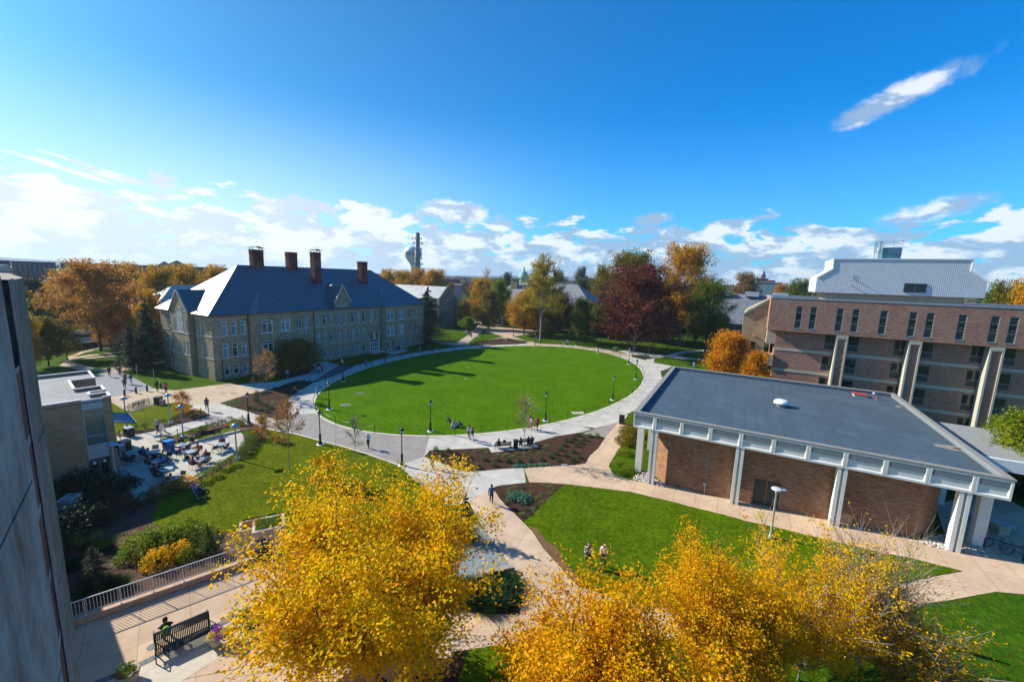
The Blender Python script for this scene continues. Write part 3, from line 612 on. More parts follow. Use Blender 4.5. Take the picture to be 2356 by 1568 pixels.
        for sgn in (0, 1):
            q = [(0 if not sgn else w_, 0, zz)]+[((cx-cx*math.cos(math.pi/2*i/7)) if not sgn else (cx+cx*math.cos(math.pi/2*i/7)), 0, zz-ah+ah*math.sin(math.pi/2*i/7)) for i in range(8)]
            sp.add(q, [tuple(range(9)) if sgn else tuple(range(9))[::-1]])
        sp.build('door_arch', STONE, root, loc=(x0, .002, z0))
        st = MB(); st.box(-.3, w_+.3, -1.6, 0, -z0-.1, -.02); st.build('door_step', mat('step_stone', (.42, .40, .36), .85), root, loc=(x0, -.01, z0))
    # string courses
    s = MB()
    for z in (3.58, 7.4, 10.35):
        for x0, x1, y in ((0, 6, 0), (6.6, 13.9, -1.2), (14.5, 36.2, 0), (36.8, 44.2, -1.2), (44.8, L, 0)):
            if z == 3.58 and x0 == 14.5:
                for a, b in ((14.5, 14.9), (17.8, 32.85), (35.8, 36.2)): s.box(a, b, y-.07, y+.01, z, z+.14)
            else: s.box(x0, x1, y-.07, y+.01, z, z+.14)
        s.box(-.07, .01, 0, 6.5, z, z+.14); s.box(-.07, .01, 13.3, Dp, z, z+.14)
        if z < 10: s.box(pj-.07, pj+.01, 6.6, 13.2, z, z+.14)
    s.build('string_course', STRING, root)
    # roof
    ov = .6; RZ = 19.65; x0, x1, y0, y1 = -ov, L+ov, -ov, Dp+ov
    e = [(x0, y0, E), (x1, y0, E), (x1, y1, E), (x0, y1, E)]; ra, rb = (9.5, 9.6, RZ), (41.9, 9.6, RZ)
    r = MB(); r.add([e[0], e[1], rb, ra], [(0, 1, 2, 3)]); r.add([e[1], e[2], rb], [(0, 1, 2)]); r.add([e[2], e[3], ra, rb], [(0, 1, 2, 3)]); r.add([e[3], e[0], ra], [(0, 1, 2)])
    r.add([(p[0], p[1], E-.004) for p in e], [(3, 2, 1, 0)])
    k = (RZ-E)/(9.6+ov)      # front slope rise per metre
    def fs(y): return E+k*(y+ov)
    for a, b in ((5.6, 14.9), (35.8, 45.2)):   # faceted bay roofs
        ap = ((a+b)/2-.3, 0, 0); yy = (15.05-E)/k-ov; ap = (ap[0], yy, 15.05)
        ys = -1.2-ov*1.1; P_ = [(a, -ov-.02, E), (a+.7, ys, E), ((a+b)/2, ys-.02, E), (b-.7, ys, E), (b, -ov-.02, E)]; fa = (ap[0], 3.1, 15.05)
        for i in range(4): r.tri(P_[i], P_[i+1], fa)
        r.tri(P_[0], fa, ap); r.tri(P_[4], ap, fa)
        r.add([(p[0], p[1], E-.01) for p in P_], [(4, 3, 2, 1, 0)])
    # cross-gable dormer on the front
    gz = 16.1; gy = (gz-E)/k-ov
    r.tri((23.2, -.45, 12.4), (25.35, -.45, gz), (25.35, gy, gz)); r.add([(23.2, -.45, 12.4), (25.35, gy, gz), (23.2, (12.4-E)/k-ov, 12.4)], [(0, 1, 2)])
    r.add([(27.5, -.45, 12.4), (27.5, (12.4-E)/k-ov, 12.4), (25.35, gy, gz)], [(0, 1, 2)]); r.tri((25.35, -.45, gz), (27.5, -.45, 12.4), (25.35, gy, gz))
    # left gable roof
    kl = (RZ-E)/(9.5+ov); lz = 15.05; lx = (lz-E)/kl-ov
    for ya, sgn in ((6.4, 1), (13.4, -1)):
        zz = 11.3; xx = (zz-E)/kl-ov
        q = [(-.74, ya, zz), (-.74, 9.9, lz), (lx, 9.9, lz), (xx, ya, zz)]; r.add(q, [(3, 2, 1, 0) if sgn > 0 else (0, 1, 2, 3)])
    ro = r.build('roof', SLATE, root)
    g = MB(); 
    for a, b in (((x0, y0), (x1, y0)), ((x0, y0), (x0, y1))): g.beam((a[0], a[1], E-.06), (b[0], b[1], E-.06), .14, .12)
    g.build('gutter', COPPER, root)
    ri = MB(); ri.tube([ra, rb], .09, 6); ri.tube([e[0], ra], .07, 6); ri.tube([e[1], rb], .07, 6); ri.build('ridge_cap', mat('ridge_metal', (.07, .09, .11), .4, .2), root)
    for a, b in (((23.2, -.6, 12.35), (25.35, -.6, gz+.1)), ((27.5, -.6, 12.35), (25.36, -.61, gz+.1)), ((-.72, 6.35, 11.2), (-.72, 9.9, 15.1)), ((-.72, 13.45, 11.2), (-.721, 9.91, 15.1))): cp = MB(); cp.beam(a, b, .26, .22); cp.build('gable_coping', STRING, root)
    fg = MB(); fg.box(23.5, 27.2, -.35, -.01, 9.2+1.6, 12.4); fg.add([(23.35, -.45, 12.4), (27.35, -.45, 12.4), (25.35, -.45, gz-.05)], [(0, 1, 2)]); fg.add([(23.35, -.35, 12.4), (27.35, -.35, 12.4), (25.35, -.35, gz-.05)], [(2, 1, 0)]); fg.build('front_gable', STONE, root)
    
    for bx in ((24.3, 26.4, -.40, -.36, 11.0, 12.0), (25.1, 25.6, -.49, -.46, 12.9, 14.0), (24.0, 26.8, -.1, -.01, 6.75, 7.15)): pl = MB(); pl.box(*bx); pl.build('carved_panel', mat('carved_stone', (.33, .29, .24), .8), root)
    for cx0, cx1, cy0, cy1, z0, z1, cap in ((12.1, 14.2, 8.9, 10.3, 18.6, 22.7, 1), (19.5, 21.4, 8.9, 10.3, 18.6, 22.7, 0), (23.0, 24.7, 5.5, 6.9, 15.5, 22.9, 1), (35.5, 37.4, 5.5, 6.9, 15.5, 21.5, 0)):
        h = MB(); h.box(cx0, cx1, cy0, cy1, z0, z1); h.box(cx0-.09, cx1+.09, cy0-.09, cy1+.09, z1-.5, z1-.36); h.box(cx0-.12, cx1+.12, cy0-.12, cy1+.12, z1, z1+.16)
        h.box(cx0-.06, cx1+.06, cy0-.06, cy1+.06, z1-1.9, z1-1.8)
        o = h.build('chimney', CHBR, root)
        if cap:
            c = MB(); zt = z1+.5
            for sx_ in (cx0+.1, cx1-.2):
                for sy in (cy0+.1, cy1-.2): c.box(sx_, sx_+.1, sy, sy+.1, z1+.16, zt)
            mx = (cx0+cx1)/2; c.add([(cx0-.3, cy0-.3, zt), (mx, cy0-.3, zt+.35), (mx, cy1+.3, zt+.35), (cx0-.3, cy1+.3, zt)], [(0, 1, 2, 3), (3, 2, 1, 0)]); c.add([(cx1+.3, cy0-.3, zt), (mx, cy0-.3, zt+.35), (mx, cy1+.3, zt+.35), (cx1+.3, cy1+.3, zt)], [(3, 2, 1, 0), (0, 1, 2, 3)])
            c.build('chimney_cap', mat('lead_cap', (.16, .20, .20), .5, .3), o)
    for x, y, z0, z1 in ((-.14, 13.45, .3, 11), (-.14, 5.75, .3, 10.6), (5.75, -.14, 0, 11), (1.15, -.14, 0, 3.6), (18.6, -.14, 0, 10.9), (36.3, -.2, 0, 10.9)):
        d = MB(); d.tube([(x, y, z0), (x, y, z1)], .075, 8); d.tube([(x, y, -.1), (x, y, z0)], .09, 8, 1); d.build('downpipe', [COPPER, GALV], root)
    sg = MB()
    for y0_, y1_ in ((1.2, 5.2), (14.5, 18.3)):
        sg.tube([(-.05, y0_, 11.85), (-.05, y1_, 11.85)], .03, 5)
        for i in range(5): yq = y0_+(y1_-y0_)*i/4; sg.box(-.1, .15, yq-.02, yq+.02, 11.55, 11.88)
    sg.build('snow_guard', COPPER, root)
    # rear wing running back behind the far end
    wg = MB(); wg.box(L+.02, L+5, 12, 34, -.3, 9.5); wg.build('rear_wing', STONE, root)
    wr = MB(); wr.add([(L-.5, 11.4, 9.5), (L+5.6, 11.4, 9.5), (L+5.6, 34.6, 9.5), (L-.5, 34.6, 9.5), (L+2.5, 14, 13.5), (L+2.5, 34.6, 13.5)], [(0, 1, 4), (1, 2, 5, 4), (3, 0, 4, 5), (2, 3, 5)]); wr.build('rear_roof', SLATE, root)
    return root
stone_hall()
# ---------------------------------------------------------------- one-storey library in the right foreground
LBR = brickmat('library_brick', (.50, .235, .115), (.34, .145, .07), (.27, .16, .10), .30, .085, .013, big=.55)
MEMB = None
def roofmat(name, c, ang, w_=1.0, rough=.6):
    m, t, b = newmat(name); uv = t.n('ShaderNodeTexCoord').outputs['UV']
    br = t.n('ShaderNodeTexBrick'); t.l(uv, br.inputs['Vector']); br.inputs['Scale'].default_value = 1; br.offset = 0
    br.inputs['Brick Width'].default_value = w_; br.inputs['Row Height'].default_value = 30; br.inputs['Mortar Size'].default_value = .02
    br.inputs['Color1'].default_value = col4(c); br.inputs['Color2'].default_value = col4(tuple(v*1.1 for v in c)); br.inputs['Mortar'].default_value = col4(tuple(v*.5 for v in c))
    mp = t.n('ShaderNodeMapping'); t.l(uv, mp.inputs[0]); mp.inputs['Scale'].default_value = (1, 14, 1); mp.inputs['Rotation'].default_value = (0, 0, .03)
    f = t.noise(mp.outputs[0], .9, 6, .7); f2 = t.noise(uv, .28, 5, .6); f3 = t.noise(uv, 7, 4, .7)
    cc = t.mix(t.sm(f, .3, .7), t.mix(.34, br.outputs[0], (0, 0, 0)), br.outputs[0]); cc = t.mix(t.math('MULTIPLY', t.sm(f2, .45, .7), .4), cc, tuple(v*1.5 for v in c))
    cc = t.mix(t.sm(f3, .3, .7), t.mix(.12, cc, (0, 0, 0)), cc)
    t.l(cc, b.inputs['Base Color']); b.inputs['Roughness'].default_value = rough; MATS[name] = m; return m
def library():
    A = R_(-28.8); root = empty('library', (13.72, 36.55, 0), A, 'flat-roofed brick library with white concrete fascia panels and paired piers', 'building')
    F0, F1 = 5.33, 6.74; X0, X1 = -2.2, 22.65; Yb = None
    # depth from the measured back-left corner
    c = G(1548, 843, F1); v = np.array([c[0]-13.72, c[1]-36.55]); Yb = float(-v[0]*math.sin(A)+v[1]*math.cos(A)); 
    mem = roofmat('roof_membrane', (.075, .11, .14), 0)
    r = MB(); r.box(X0+.35, X1-.35, .35, Yb-.35, F1-.5, F1-.30); r.build('roof', mem, root)
    # stone-dust stains
    for px, py, w_, h_ in ((b4(1750, 620)+(2.6, 1.3)), (b4(1300, 270)+(1.4, .8))):
        g = G(px, py, F1-.3); q = np.array([g[0]-13.72, g[1]-36.55]); lx = q[0]*math.cos(A)+q[1]*math.sin(A); ly = -q[0]*math.sin(A)+q[1]*math.cos(A)
        s = MB(); rg = random.Random(int(px)); pts = [(lx+w_*.5*math.cos(a)*rg.uniform(.75, 1.1), ly+h_*.5*math.sin(a)*rg.uniform(.75, 1.1)) for a in [i*math.pi/9 for i in range(18)]]
        s.prism(pts, F1-.30, F1-.292); s.build('roof_stain', mat('silt', (.24, .23, .19), .9, var=.2), root)
        s = MB(); s.lathe([(.0, 0), (.28, 0), (.24, .03), (.1, .05), (0, .06)], (lx+.1, ly, F1-.29), 14); s.build('roof_drain', mat('rust_drain', (.08, .05, .04), .8), root)
    # parapet
    pa = MB(); 
    for a in ((X0, X1, 0, .35), (X0, X1, Yb-.35, Yb), (X0, X0+.35, .35, Yb-.35), (X1-.35, X1, .35, Yb-.35)): pa.box(a[0], a[1], a[2], a[3], F1-.6, F1)
    pa.build('parapet', mat('parapet_flashing', (.20, .24, .27), .6, .2), root)
    co = MB(); t_ = .42
    for a in ((X0-.05, X1+.05, -.05, t_), (X0-.05, X1+.05, Yb-t_, Yb+.05), (X0-.05, X0+t_, t_, Yb-t_), (X1-t_, X1+.05, t_, Yb-t_)): co.box(a[0], a[1], a[2], a[3], F1+.002, F1+.10)
    co.build('coping', mat('coping_metal', (.30, .285, .25), .6, .2), root)
    # fascia of precast panels: frame proud, panel recessed
    edges = [X0]+[-.25+2.345*i for i in range(10)]+[X1]
    for i in range(len(edges)-1):
        a, b = edges[i], edges[i+1]; p = MB(); rc = .08
        p.box(a+.01, a+.14, -.02, .30, F0, F1-.02); p.box(b-.14, b-.01, -.02, .30, F0, F1-.02); p.box(a+.14, b-.14, -.02, .30, F0, F0+.16); p.box(a+.14, b-.14, -.02, .30, F1-.16, F1-.02)
        p.box(a+.14, b-.14, -.02+rc, .30, F0+.16, F1-.16)
        p.quad((a+.14, -.02, F0+.16), (b-.14, -.02, F0+.16), (b-.20, -.02+rc, F0+.24), (a+.20, -.02+rc, F0+.24)); p.quad((b-.14, -.02, F0+.16), (b-.14, -.02, F1-.16), (b-.24, -.02+rc, F1-.2), (b-.20, -.02+rc, F0+.24))
        p.build('fascia_panel', PREC, root)
    n = 9; st = (Yb-.6)/n
    for i in range(n):
        for xx, sg in ((X0, 1), (X1, -1)):
            p = MB(); y0, y1 = .3+st*i, .3+st*(i+1); xa, xb = (xx-.02, xx+.28) if sg > 0 else (xx-.28, xx+.02)
            p.box(xa, xb, y0+.01, y0+.14, F0, F1-.02); p.box(xa, xb, y1-.14, y1-.01, F0, F1-.02); p.box(xa, xb, y0+.14, y1-.14, F0, F0+.16); p.box(xa, xb, y0+.14, y1-.14, F1-.16, F1-.02)
            q = .16; p.box(xa+(q if sg > 0 else 0), xb-(0 if sg > 0 else q), y0+.14, y1-.14, F0+.16, F1-.16); p.build('fascia_panel', PREC, root)
    p = MB(); p.box(X0+.3, X1-.3, Yb-.3, Yb, F0, F1-.02); p.box(X0+.3, X1-.3, .3, Yb-.3, F0-.02, F0+.12); p.build('soffit', PREC, root)
    # walls, set back from the fascia, with the corners cut back
    z0 = -.3; wy = .85
    poly = [(1.0, wy), (18.6, wy), (20.2, 2.6), (20.2, Yb-2), (1.5, Yb-2), (-.6, Yb-3.5), (-.6, 2.6)]
    dx0, dx1, dz0, dz1 = 8.2, 10.05, .32, 2.62
    wl = MB(); facade(wl, 1.0, 18.6, z0, F0, wy, [(dx0, dx1, dz0, dz1)], .3)
    for i in range(1, len(poly)):
        a, b = poly[i], poly[(i+1) % len(poly)]; wl.quad((a[0], a[1], z0), (b[0], b[1], z0), (b[0], b[1], F0), (a[0], a[1], F0))
    wl.build('wall', LBR, root)
    d = MB(); 
    for a, b in ((dx0, dx0+.9), (dx0+.95, dx1)): d.box(a+.02, b-.02, wy+.18, wy+.24, dz0, dz1-.05)
    d.build('service_door', mat('dark_door', (.055, .058, .055), .5, .2), root); d = MB(); d.box(dx0+.9, dx0+.95, wy+.16, wy+.25, dz0, dz1); d.build('door_mullion', mat('brass_mullion', (.42, .26, .08), .5, .3), root)
    # paired piers: a tapering precast blade pair with a dark slot
    def pier(x, y, zb, ang=0, wide=False):
        q = MB(); dd = .62
        if wide: q.box(-.32, .32, 0, .62, zb, F0)
        else:
            for a, b in ((-.31, -.08), (.08, .31)): q.add([(a, 0, zb), (b, 0, zb), (b, dd, zb), (a, dd, zb), (a, 0, F0), (b, 0, F0), (b, dd, F0), (a, dd, F0)], [(0, 3, 2, 1), (4, 5, 6, 7), (0, 1, 5, 4), (1, 2, 6, 5), (2, 3, 7, 6), (3, 0, 4, 7)])
            q.box(-.08, .08, .22, dd, zb, F0)
        o = q.build('pier', PREC, root, loc=(x, y, 0)); o.rotation_euler = (0, 0, ang); return o
    for x, zb in ((-.22, -.1), (6.82, -.1), (13.77, .2), (20.55, .6)): pier(x, .02, zb)
    for y in (2.3, 8.6, 14.9, 21.2): pier(X0+.08, y, -.2, -math.pi/2, y < 3)
    pier(X1-.10, 1.9, .5, math.pi/2, True)
    for y in (8.6, 14.9, 21.2): pier(X1-.08, y, .4, math.pi/2)
    # roof things
    def lp(px, py, z): g = G(px, py, z); q = (g[0]-13.72, g[1]-36.55); return (q[0]*math.cos(A)+q[1]*math.sin(A), -q[0]*math.sin(A)+q[1]*math.cos(A), z)
    zr = F1-.30
    x, y, _ = lp(*b4(272, 262), zr)
    v = MB(); v.lathe([(.42, 0), (.42, .12), (.30, .14), (.30, .28)], (x, y, zr), 14); o = v.build('exhaust_vent', mat('vent_base', (.25, .27, .27), .6), root)
    v = MB(); v.lathe([(.34, .30), (.72, .30), (.76, .36), (.62, .62), (.52, .68), (.0, .74)], (x, y, zr), 24); v.build('vent_hood', mat('white_hood', (.72, .74, .76), .35), o, True)
    x, y, _ = lp(*b4(940, 178), zr); h = MB(); h.box(x-.62, x+.62, y-.45, y+.45, zr, zr+.18); o = h.build('roof_hatch', mat('hatch_kerb', (.6, .58, .55), .6), root)
    h = MB(); h.box(x-.66, x+.66, y-.49, y+.49, zr+.185, zr+.34); h.build('hatch_lid', mat('red_lid', (.42, .07, .05), .5), o)
    x, y, _ = lp(*b4(1055, 180), zr); h = MB(); h.lathe([(.06, 0), (.06, .35)], (x, y, zr), 8); h.lathe([(.16, .35), (.02, .52)], (x, y, zr), 8, 1); h.build('vent_pipe', [mat('pipe_red', (.25, .05, .04), .6), WHITE], root)
    x, y, _ = lp(*b4(1085, 210), zr); h = MB(); h.lathe([(.22, 0), (.09, .06), (.09, .5), (.12, .5), (.12, .54)], (x, y, zr), 10); h.build('vent_pipe', mat('rusty_pipe', (.22, .08, .05), .8), root)
    h = MB(); h.tube([(4.4, wy-.05, .2), (4.4, wy-.05, 4.0)], .02, 5); h.box(4.25, 4.5, wy-.2, wy, .9, 1.15); h.tube([(4.42, wy-.1, 0), (4.42, wy-.1, .9)], .04, 6); h.build('conduit', GALV, root)
    # rear canopy wing
    cx = lp(*b4(1915, 585), 4.5); h = MB(); h.box(X1+.05, X1+7.4, Yb-14, Yb-3, 4.6, 4.85); h.build('canopy_roof', mat('canopy_membrane', (.27, .28, .27), .8), root)
    h = MB(); h.box(X1+.05, X1+7.4, Yb-14.3, Yb-14, 4.0, 5.0); h.build('canopy_fascia', WHITE, root); h = MB(); h.box(X1+7.4, X1+8.2, Yb-14.3, Yb-3, 0, 5.0); h.build('canopy_wall', brickmat('canopy_brick', (.32, .15, .09), (.24, .11, .07), (.2, .14, .1)), root)
    h = MB(); h.box(X1+7.3, X1+8.3, Yb-14.4, Yb-3, 5.002, 5.12); h.build('canopy_coping', WHITE, root)
    return root
library()
# ---------------------------------------------------------------- brick science block behind it
def science():
    A = R_(-29.1); g = G(*b4(2000, 470), 1.2); root = empty('science_block', (g[0], g[1], 0), A, 'brown brick block with narrow windows and a white metal penthouse on its roof', 'building')
    BR = brickmat('brown_brick', (.52, .26, .185), (.34, .155, .12), (.32, .20, .15), .34, .10, .012, big=.4)
    CONCB = mat('band_concrete', (.44, .42, .35), .8); XA, XB = -25.5, 24; T0, T1 = 12.2, 17.15; TB = 30
    DG = glassmat('dark_glass', (.02, .028, .022), .03); FR = mat('window_frame_grey', (.26, .33, .36), .5, .3); PAN = mat('spandrel_dark', (.045, .048, .042), .5)
    wx = [-22.1, -20.35, -17.2, -15.4, -12.35, -9.3, -7.58, -4.5, -1.55, .1, 3.4, 6.2, 8.1, 11.2, 14.2, 16]
    ops = [(x, x+.82, 12.75, 16.1) for x in wx]
    u = MB(); facade(u, XA, XB, T0, T1, 0, ops, .12); u.quad((XA, 14, T0), (XA, 0, T0), (XA, 0, T1), (XA, 14, T1)); u.quad((XB, 0, T0), (XB, TB, T0), (XB, TB, T1), (XB, 0, T1)); u.quad((XB, 14, T0), (XA, 14, T0), (XA, 14, T1), (XB, 14, T1))
    u.quad((XA, 0, T0), (XA, 14, T0), (XB, 14, T0), (XB, 0, T0)); u.build('upper_wall', BR, root)
    def tri_win(x, z0, z1, y, w_):
        f = MB(); h = z1-z0; t = .06
        f.box(0, t, -.03, .06, 0, h); f.box(w_-t, w_, -.03, .06, 0, h)
        for z in (0, h*.36-t/2, h*.70-t/2, h-t): f.box(t, w_-t, -.03, .06, z, z+t)
        f.box(-.03, w_+.03, -.1, .02, -.08, -.004); o = f.build('window', FR, root, loc=(x, y, z0))
        p = MB(); p.box(t, w_-t, .03, .04, h*.36, h*.70); p.build('pane', DG, o); p = MB(); p.box(t, w_-t, .03, .045, t, h*.36-t/2); p.build('spandrel', PAN, o); p = MB(); p.box(t, w_-t, .03, .045, h*.7+t/2, h-t); p.build('spandrel', PAN, o)
    for x in wx: tri_win(x, 12.75, 16.1, .06, .82)
    s = MB(); 
    for i in range(4): s.box(XA-.01, XA+.1, 1.2+i*2.6, 1.9+i*2.6, 13, 16.2)
    s.build('side_slit', mat('slit_brown', (.25, .18, .14), .8), root)
    # lower walls
    LW = 1.5; z0 = -.3; piers = [-16.1, -8.15, -.4, 7.4, 15.3]; lo = []
    for px in piers:
        for dx, w_ in ((-1.85, 1.35), (.95, 1.35)):
            for zb in (9.75, 6.45, 3.15, -.1): lo.append((px+dx, px+dx+w_, zb, zb+2.3))
    l = MB(); facade(l, XA+1.3, XB, z0, T0, LW, lo, .15); l.quad((XA+1.3, 14, z0), (XA+1.3, LW, z0), (XA+1.3, LW, T0), (XA+1.3, 14, T0)); l.build('lower_wall', BR, root)
    for a, b, c, d in lo:
        f = MB(); w_, h = b-a, d-c; t = .06; f.box(0, t, -.03, .06, 0, h); f.box(w_-t, w_, -.03, .06, 0, h)
        for z in (0, h*.38, h-t): f.box(t, w_-t, -.03, .06, z, z+t)
        o = f.build('window', FR, root, loc=(a, LW+.08, c)); p = MB(); p.box(t, w_-t, .03, .04, h*.38, h-t); p.build('pane', DG, o); p = MB(); p.box(t, w_-t, .03, .045, t, h*.38); p.build('spandrel', PAN, o)
    bd = MB()
    for z in (9.0, 5.72, 2.4):
        xs = [XA+1.3]+sum([[px-.75, px+.75] for px in piers], [])+[XB]
        for i in range(0, len(xs), 2): bd.box(xs[i], xs[i+1], LW-.06, LW+.02, z, z+.42)
    bd.build('floor_band', CONCB, root)
    for px in piers:
        q = MB(); q.box(px-.66, px-.46, -.0, LW, 0, T0-.01); q.box(px+.46, px+.66, 0, LW, 0, T0-.01); q.box(px-.46, px+.46, 0, .3, T0-.5, T0-.01); q.build('pier', CONCB, root)
        q = MB(); q.box(px-.46, px+.46, .12, .3, 0, T0-.5); q.box(px-.46, px+.46, .3, LW, 0, T0-.02); q.build('pier_brick', BR, root)
    q = MB()
    for x in (-23.2, -14.0, -12.2, -5.2, -3.2, 3, 5):
        for z in (10.3, 7.1, 3.9): q.box(x, x+.75, LW-.03, LW+.01, z, z+.3)
    q.build('wall_vent', mat('louvre_tan', (.20, .17, .12), .7), root)
    # roof deck + coping
    q = MB(); q.box(XA+.3, XB-.3, .3, 13.7, T1-.6, T1-.35); q.build('roof', mat('grey_roof', (.16, .17, .18), .8), root)
    q = MB(); 
    for a in ((XA-.05, XB+.05, -.05, .35), (XA-.05, XA+.35, .35, 14), (XA+.35, XB, 13.6, 14)): q.box(a[0], a[1], a[2], a[3], T1+.002, T1+.22)
    q.build('coping', mat('blue_grey_coping', (.34, .39, .43), .5, .3), root)
    # penthouse
    PX0, PX1, PY = -19.75, -1.4, 3.2; zc = [18.25, 20.45, 21.8, 23.3]
    prof = [(PX0, zc[0]), (PX1, zc[0]), (PX1, zc[1]), (PX1-1.75, zc[2]), (PX1-1.7, zc[3]), (PX0+1.75, zc[3]), (PX0+1.8, zc[2]), (PX0, zc[1])]
    m, t, b = newmat('ribbed_metal'); uv = t.n('ShaderNodeTexCoord').outputs['UV']; wv = t.n('ShaderNodeTexWave', wave_profile='SIN'); t.l(uv, wv.inputs[0]); wv.inputs['Scale'].default_value = 1.5
    nz = t.noise(uv, 1.5, 4); c = t.mix(t.sm(wv.outputs['Fac'], 0, .12), (.50, .53, .57), (.60, .63, .68)); c = t.mix(t.sm(nz, .3, .7), t.mix(.08, c, (0, 0, 0)), c)
    t.l(c, b.inputs['Base Color']); b.inputs['Roughness'].default_value = .45; bp = t.n('ShaderNodeBump'); bp.inputs['Strength'].default_value = .3; bp.inputs['Distance'].default_value = .03; t.l(wv.outputs['Fac'], bp.inputs['Height']); t.l(bp.outputs[0], b.inputs['Normal'])
    q = MB(); n = len(prof); D_ = 8
    q.add([(x, PY, z) for x, z in prof]+[(x, PY+D_, z) for x, z in prof], [tuple(range(n)), tuple(range(n, 2*n))[::-1]]+[((i+1) % n, i, n+i, n+(i+1) % n) for i in range(n)]); pent = q.build('penthouse', m, root)
    q = MB()
    for i in range(1, n): 
        a, b_ = prof[i], prof[(i+1) % n]
        if i in (2, 3, 4, 5, 6): q.beam((a[0], PY-.04, a[1]), (b_[0], PY-.04, b_[1]), .14, .14)
    q.build('penthouse_trim', WHITE, pent)
    q = MB(); q.box(-18.2, -3.0, PY+.7, PY+D_-.7, T1-.35, zc[0]); q.build('penthouse_base', TANC, root)
    q = MB(); q.box(-9.6, -7.25, PY-.08, PY-.01, 18.72, 19.95); o = q.build('louvre', mat('louvre_dark', (.02, .03, .035), .6), pent)
    q = MB()
    for i in range(12): q.box(-9.5, -7.35, PY-.12, PY-.085, 18.78+i*.095, 18.80+i*.095)
    q.box(-8.45, -8.4, PY-.13, PY-.085, 18.72, 19.95); q.build('louvre_blade', mat('blade', (.10, .13, .14), .5), o)
    q = MB(); q.box(-15.65, -14.9, PY-.9, PY-.75, 20.2, 20.85); q.tube([(-15.3, PY-.8, 20.5), (-15.3, PY, 20.3)], .05, 6); q.build('floodlight', GALV, pent); q = MB(); q.tube([(-15.6, PY-.4, 19.6), (-15.6, PY, 19.5)], .06, 6); q.build('pipe_stub', GALV, pent)
    # cooling tower with cage ladder
    q = MB(); q.box(-12.2, -10.1, PY+1.5, PY+4, 23.25, 25.0); q.box(-12.25, -10.0, PY+1.45, PY+4.05, 24.1, 24.15); ct = q.build('cooling_tower', mat('blue_steel', (.08, .20, .25), .5, .3), root)
    q = MB(); zt = 25.0
    for z in (zt+.02, zt+.5, zt+.95):
        for a, b_ in (((-12.2, PY+1.5), (-10.1, PY+1.5)), ((-10.1, PY+1.5), (-10.1, PY+4)), ((-12.2, PY+1.5), (-12.2, PY+4)), ((-12.2, PY+4), (-10.1, PY+4))): q.tube([(a[0], a[1], z), (b_[0], b_[1], z)], .03, 5)
    for x, y in ((-12.2, 1.5), (-10.1, 1.5), (-12.2, 4), (-10.1, 4), (-11.1, 1.5), (-10.1, 2.8)): q.tube([(x, PY+y, zt), (x, PY+y, zt+.95)], .03, 5)
    q.build('handrail', GALV, ct); q = MB()
    for x in (-13.1, -12.6): q.tube([(x, PY+1.4, 23.3), (x, PY+1.4, 25.9)], .04, 5)
    for i in range(9): q.tube([(-13.1, PY+1.4, 23.4+i*.28), (-12.6, PY+1.4, 23.4+i*.28)], .02, 4)
    for i in range(3):
        z = 24.3+i*.75; q.tube([(-12.85+.42*math.cos(a), PY+1.1-.35*math.sin(a), z) for a in [math.pi*j/8 for j in range(-1, 10)]], .035, 5)
    for a in (0, 1.05, 2.1, 3.14): q.tube([(-12.85+.42*math.cos(a), PY+1.1-.35*math.sin(a), 24.3), (-12.85+.42*math.cos(a), PY+1.1-.35*math.sin(a), 25.9)], .035, 5)
    q.build('cage_ladder', mat('ladder_steel', (.16, .24, .28), .5, .3), ct)
    # concrete stair wing on the left side
    q = MB(); pts = [(XA-3.4, T0-2.3), (XA-3.4, 14.2), (XA-2.9, 14.9), (XA+.0, 16.7), (XA+.0, 0), (XA-2.6, 0), (XA-2.6, T0-2.3)]
    n = len(pts); q.add([(x, 4.0, z) for x, z in pts]+[(x, 12, z) for x, z in pts], [tuple(range(n))[::-1], tuple(range(n, 2*n))]+[(i, (i+1) % n, n+(i+1) % n, n+i) for i in range(n)]); q.build('stair_wing', mat('board_concrete', (.33, .25, .16), .85, var=.25, vs=.6), root)
    q = MB(); q.beam((XA-3.5, 3.9, 14.15), (XA+.0, 3.9, 16.85), .3, .25); q.build('wing_coping', mat('patina', (.18, .33, .32), .6), root)
    q = MB(); q.box(XA-1.9, XA-1.3, 3.95, 4.0, 8.0, 9.7); q.build('wing_window', DG, root)
    q = MB(); q.box(XA+.1, XA+1.3, 1.6, 4.0, 9.9, 12.1); q.box(XA+.0, XA+1.3, 1.2, 3.5, 6.4, 8.2); q.build('balcony_box', mat('tan_box', (.42, .33, .25), .8), root)
    return root
science()
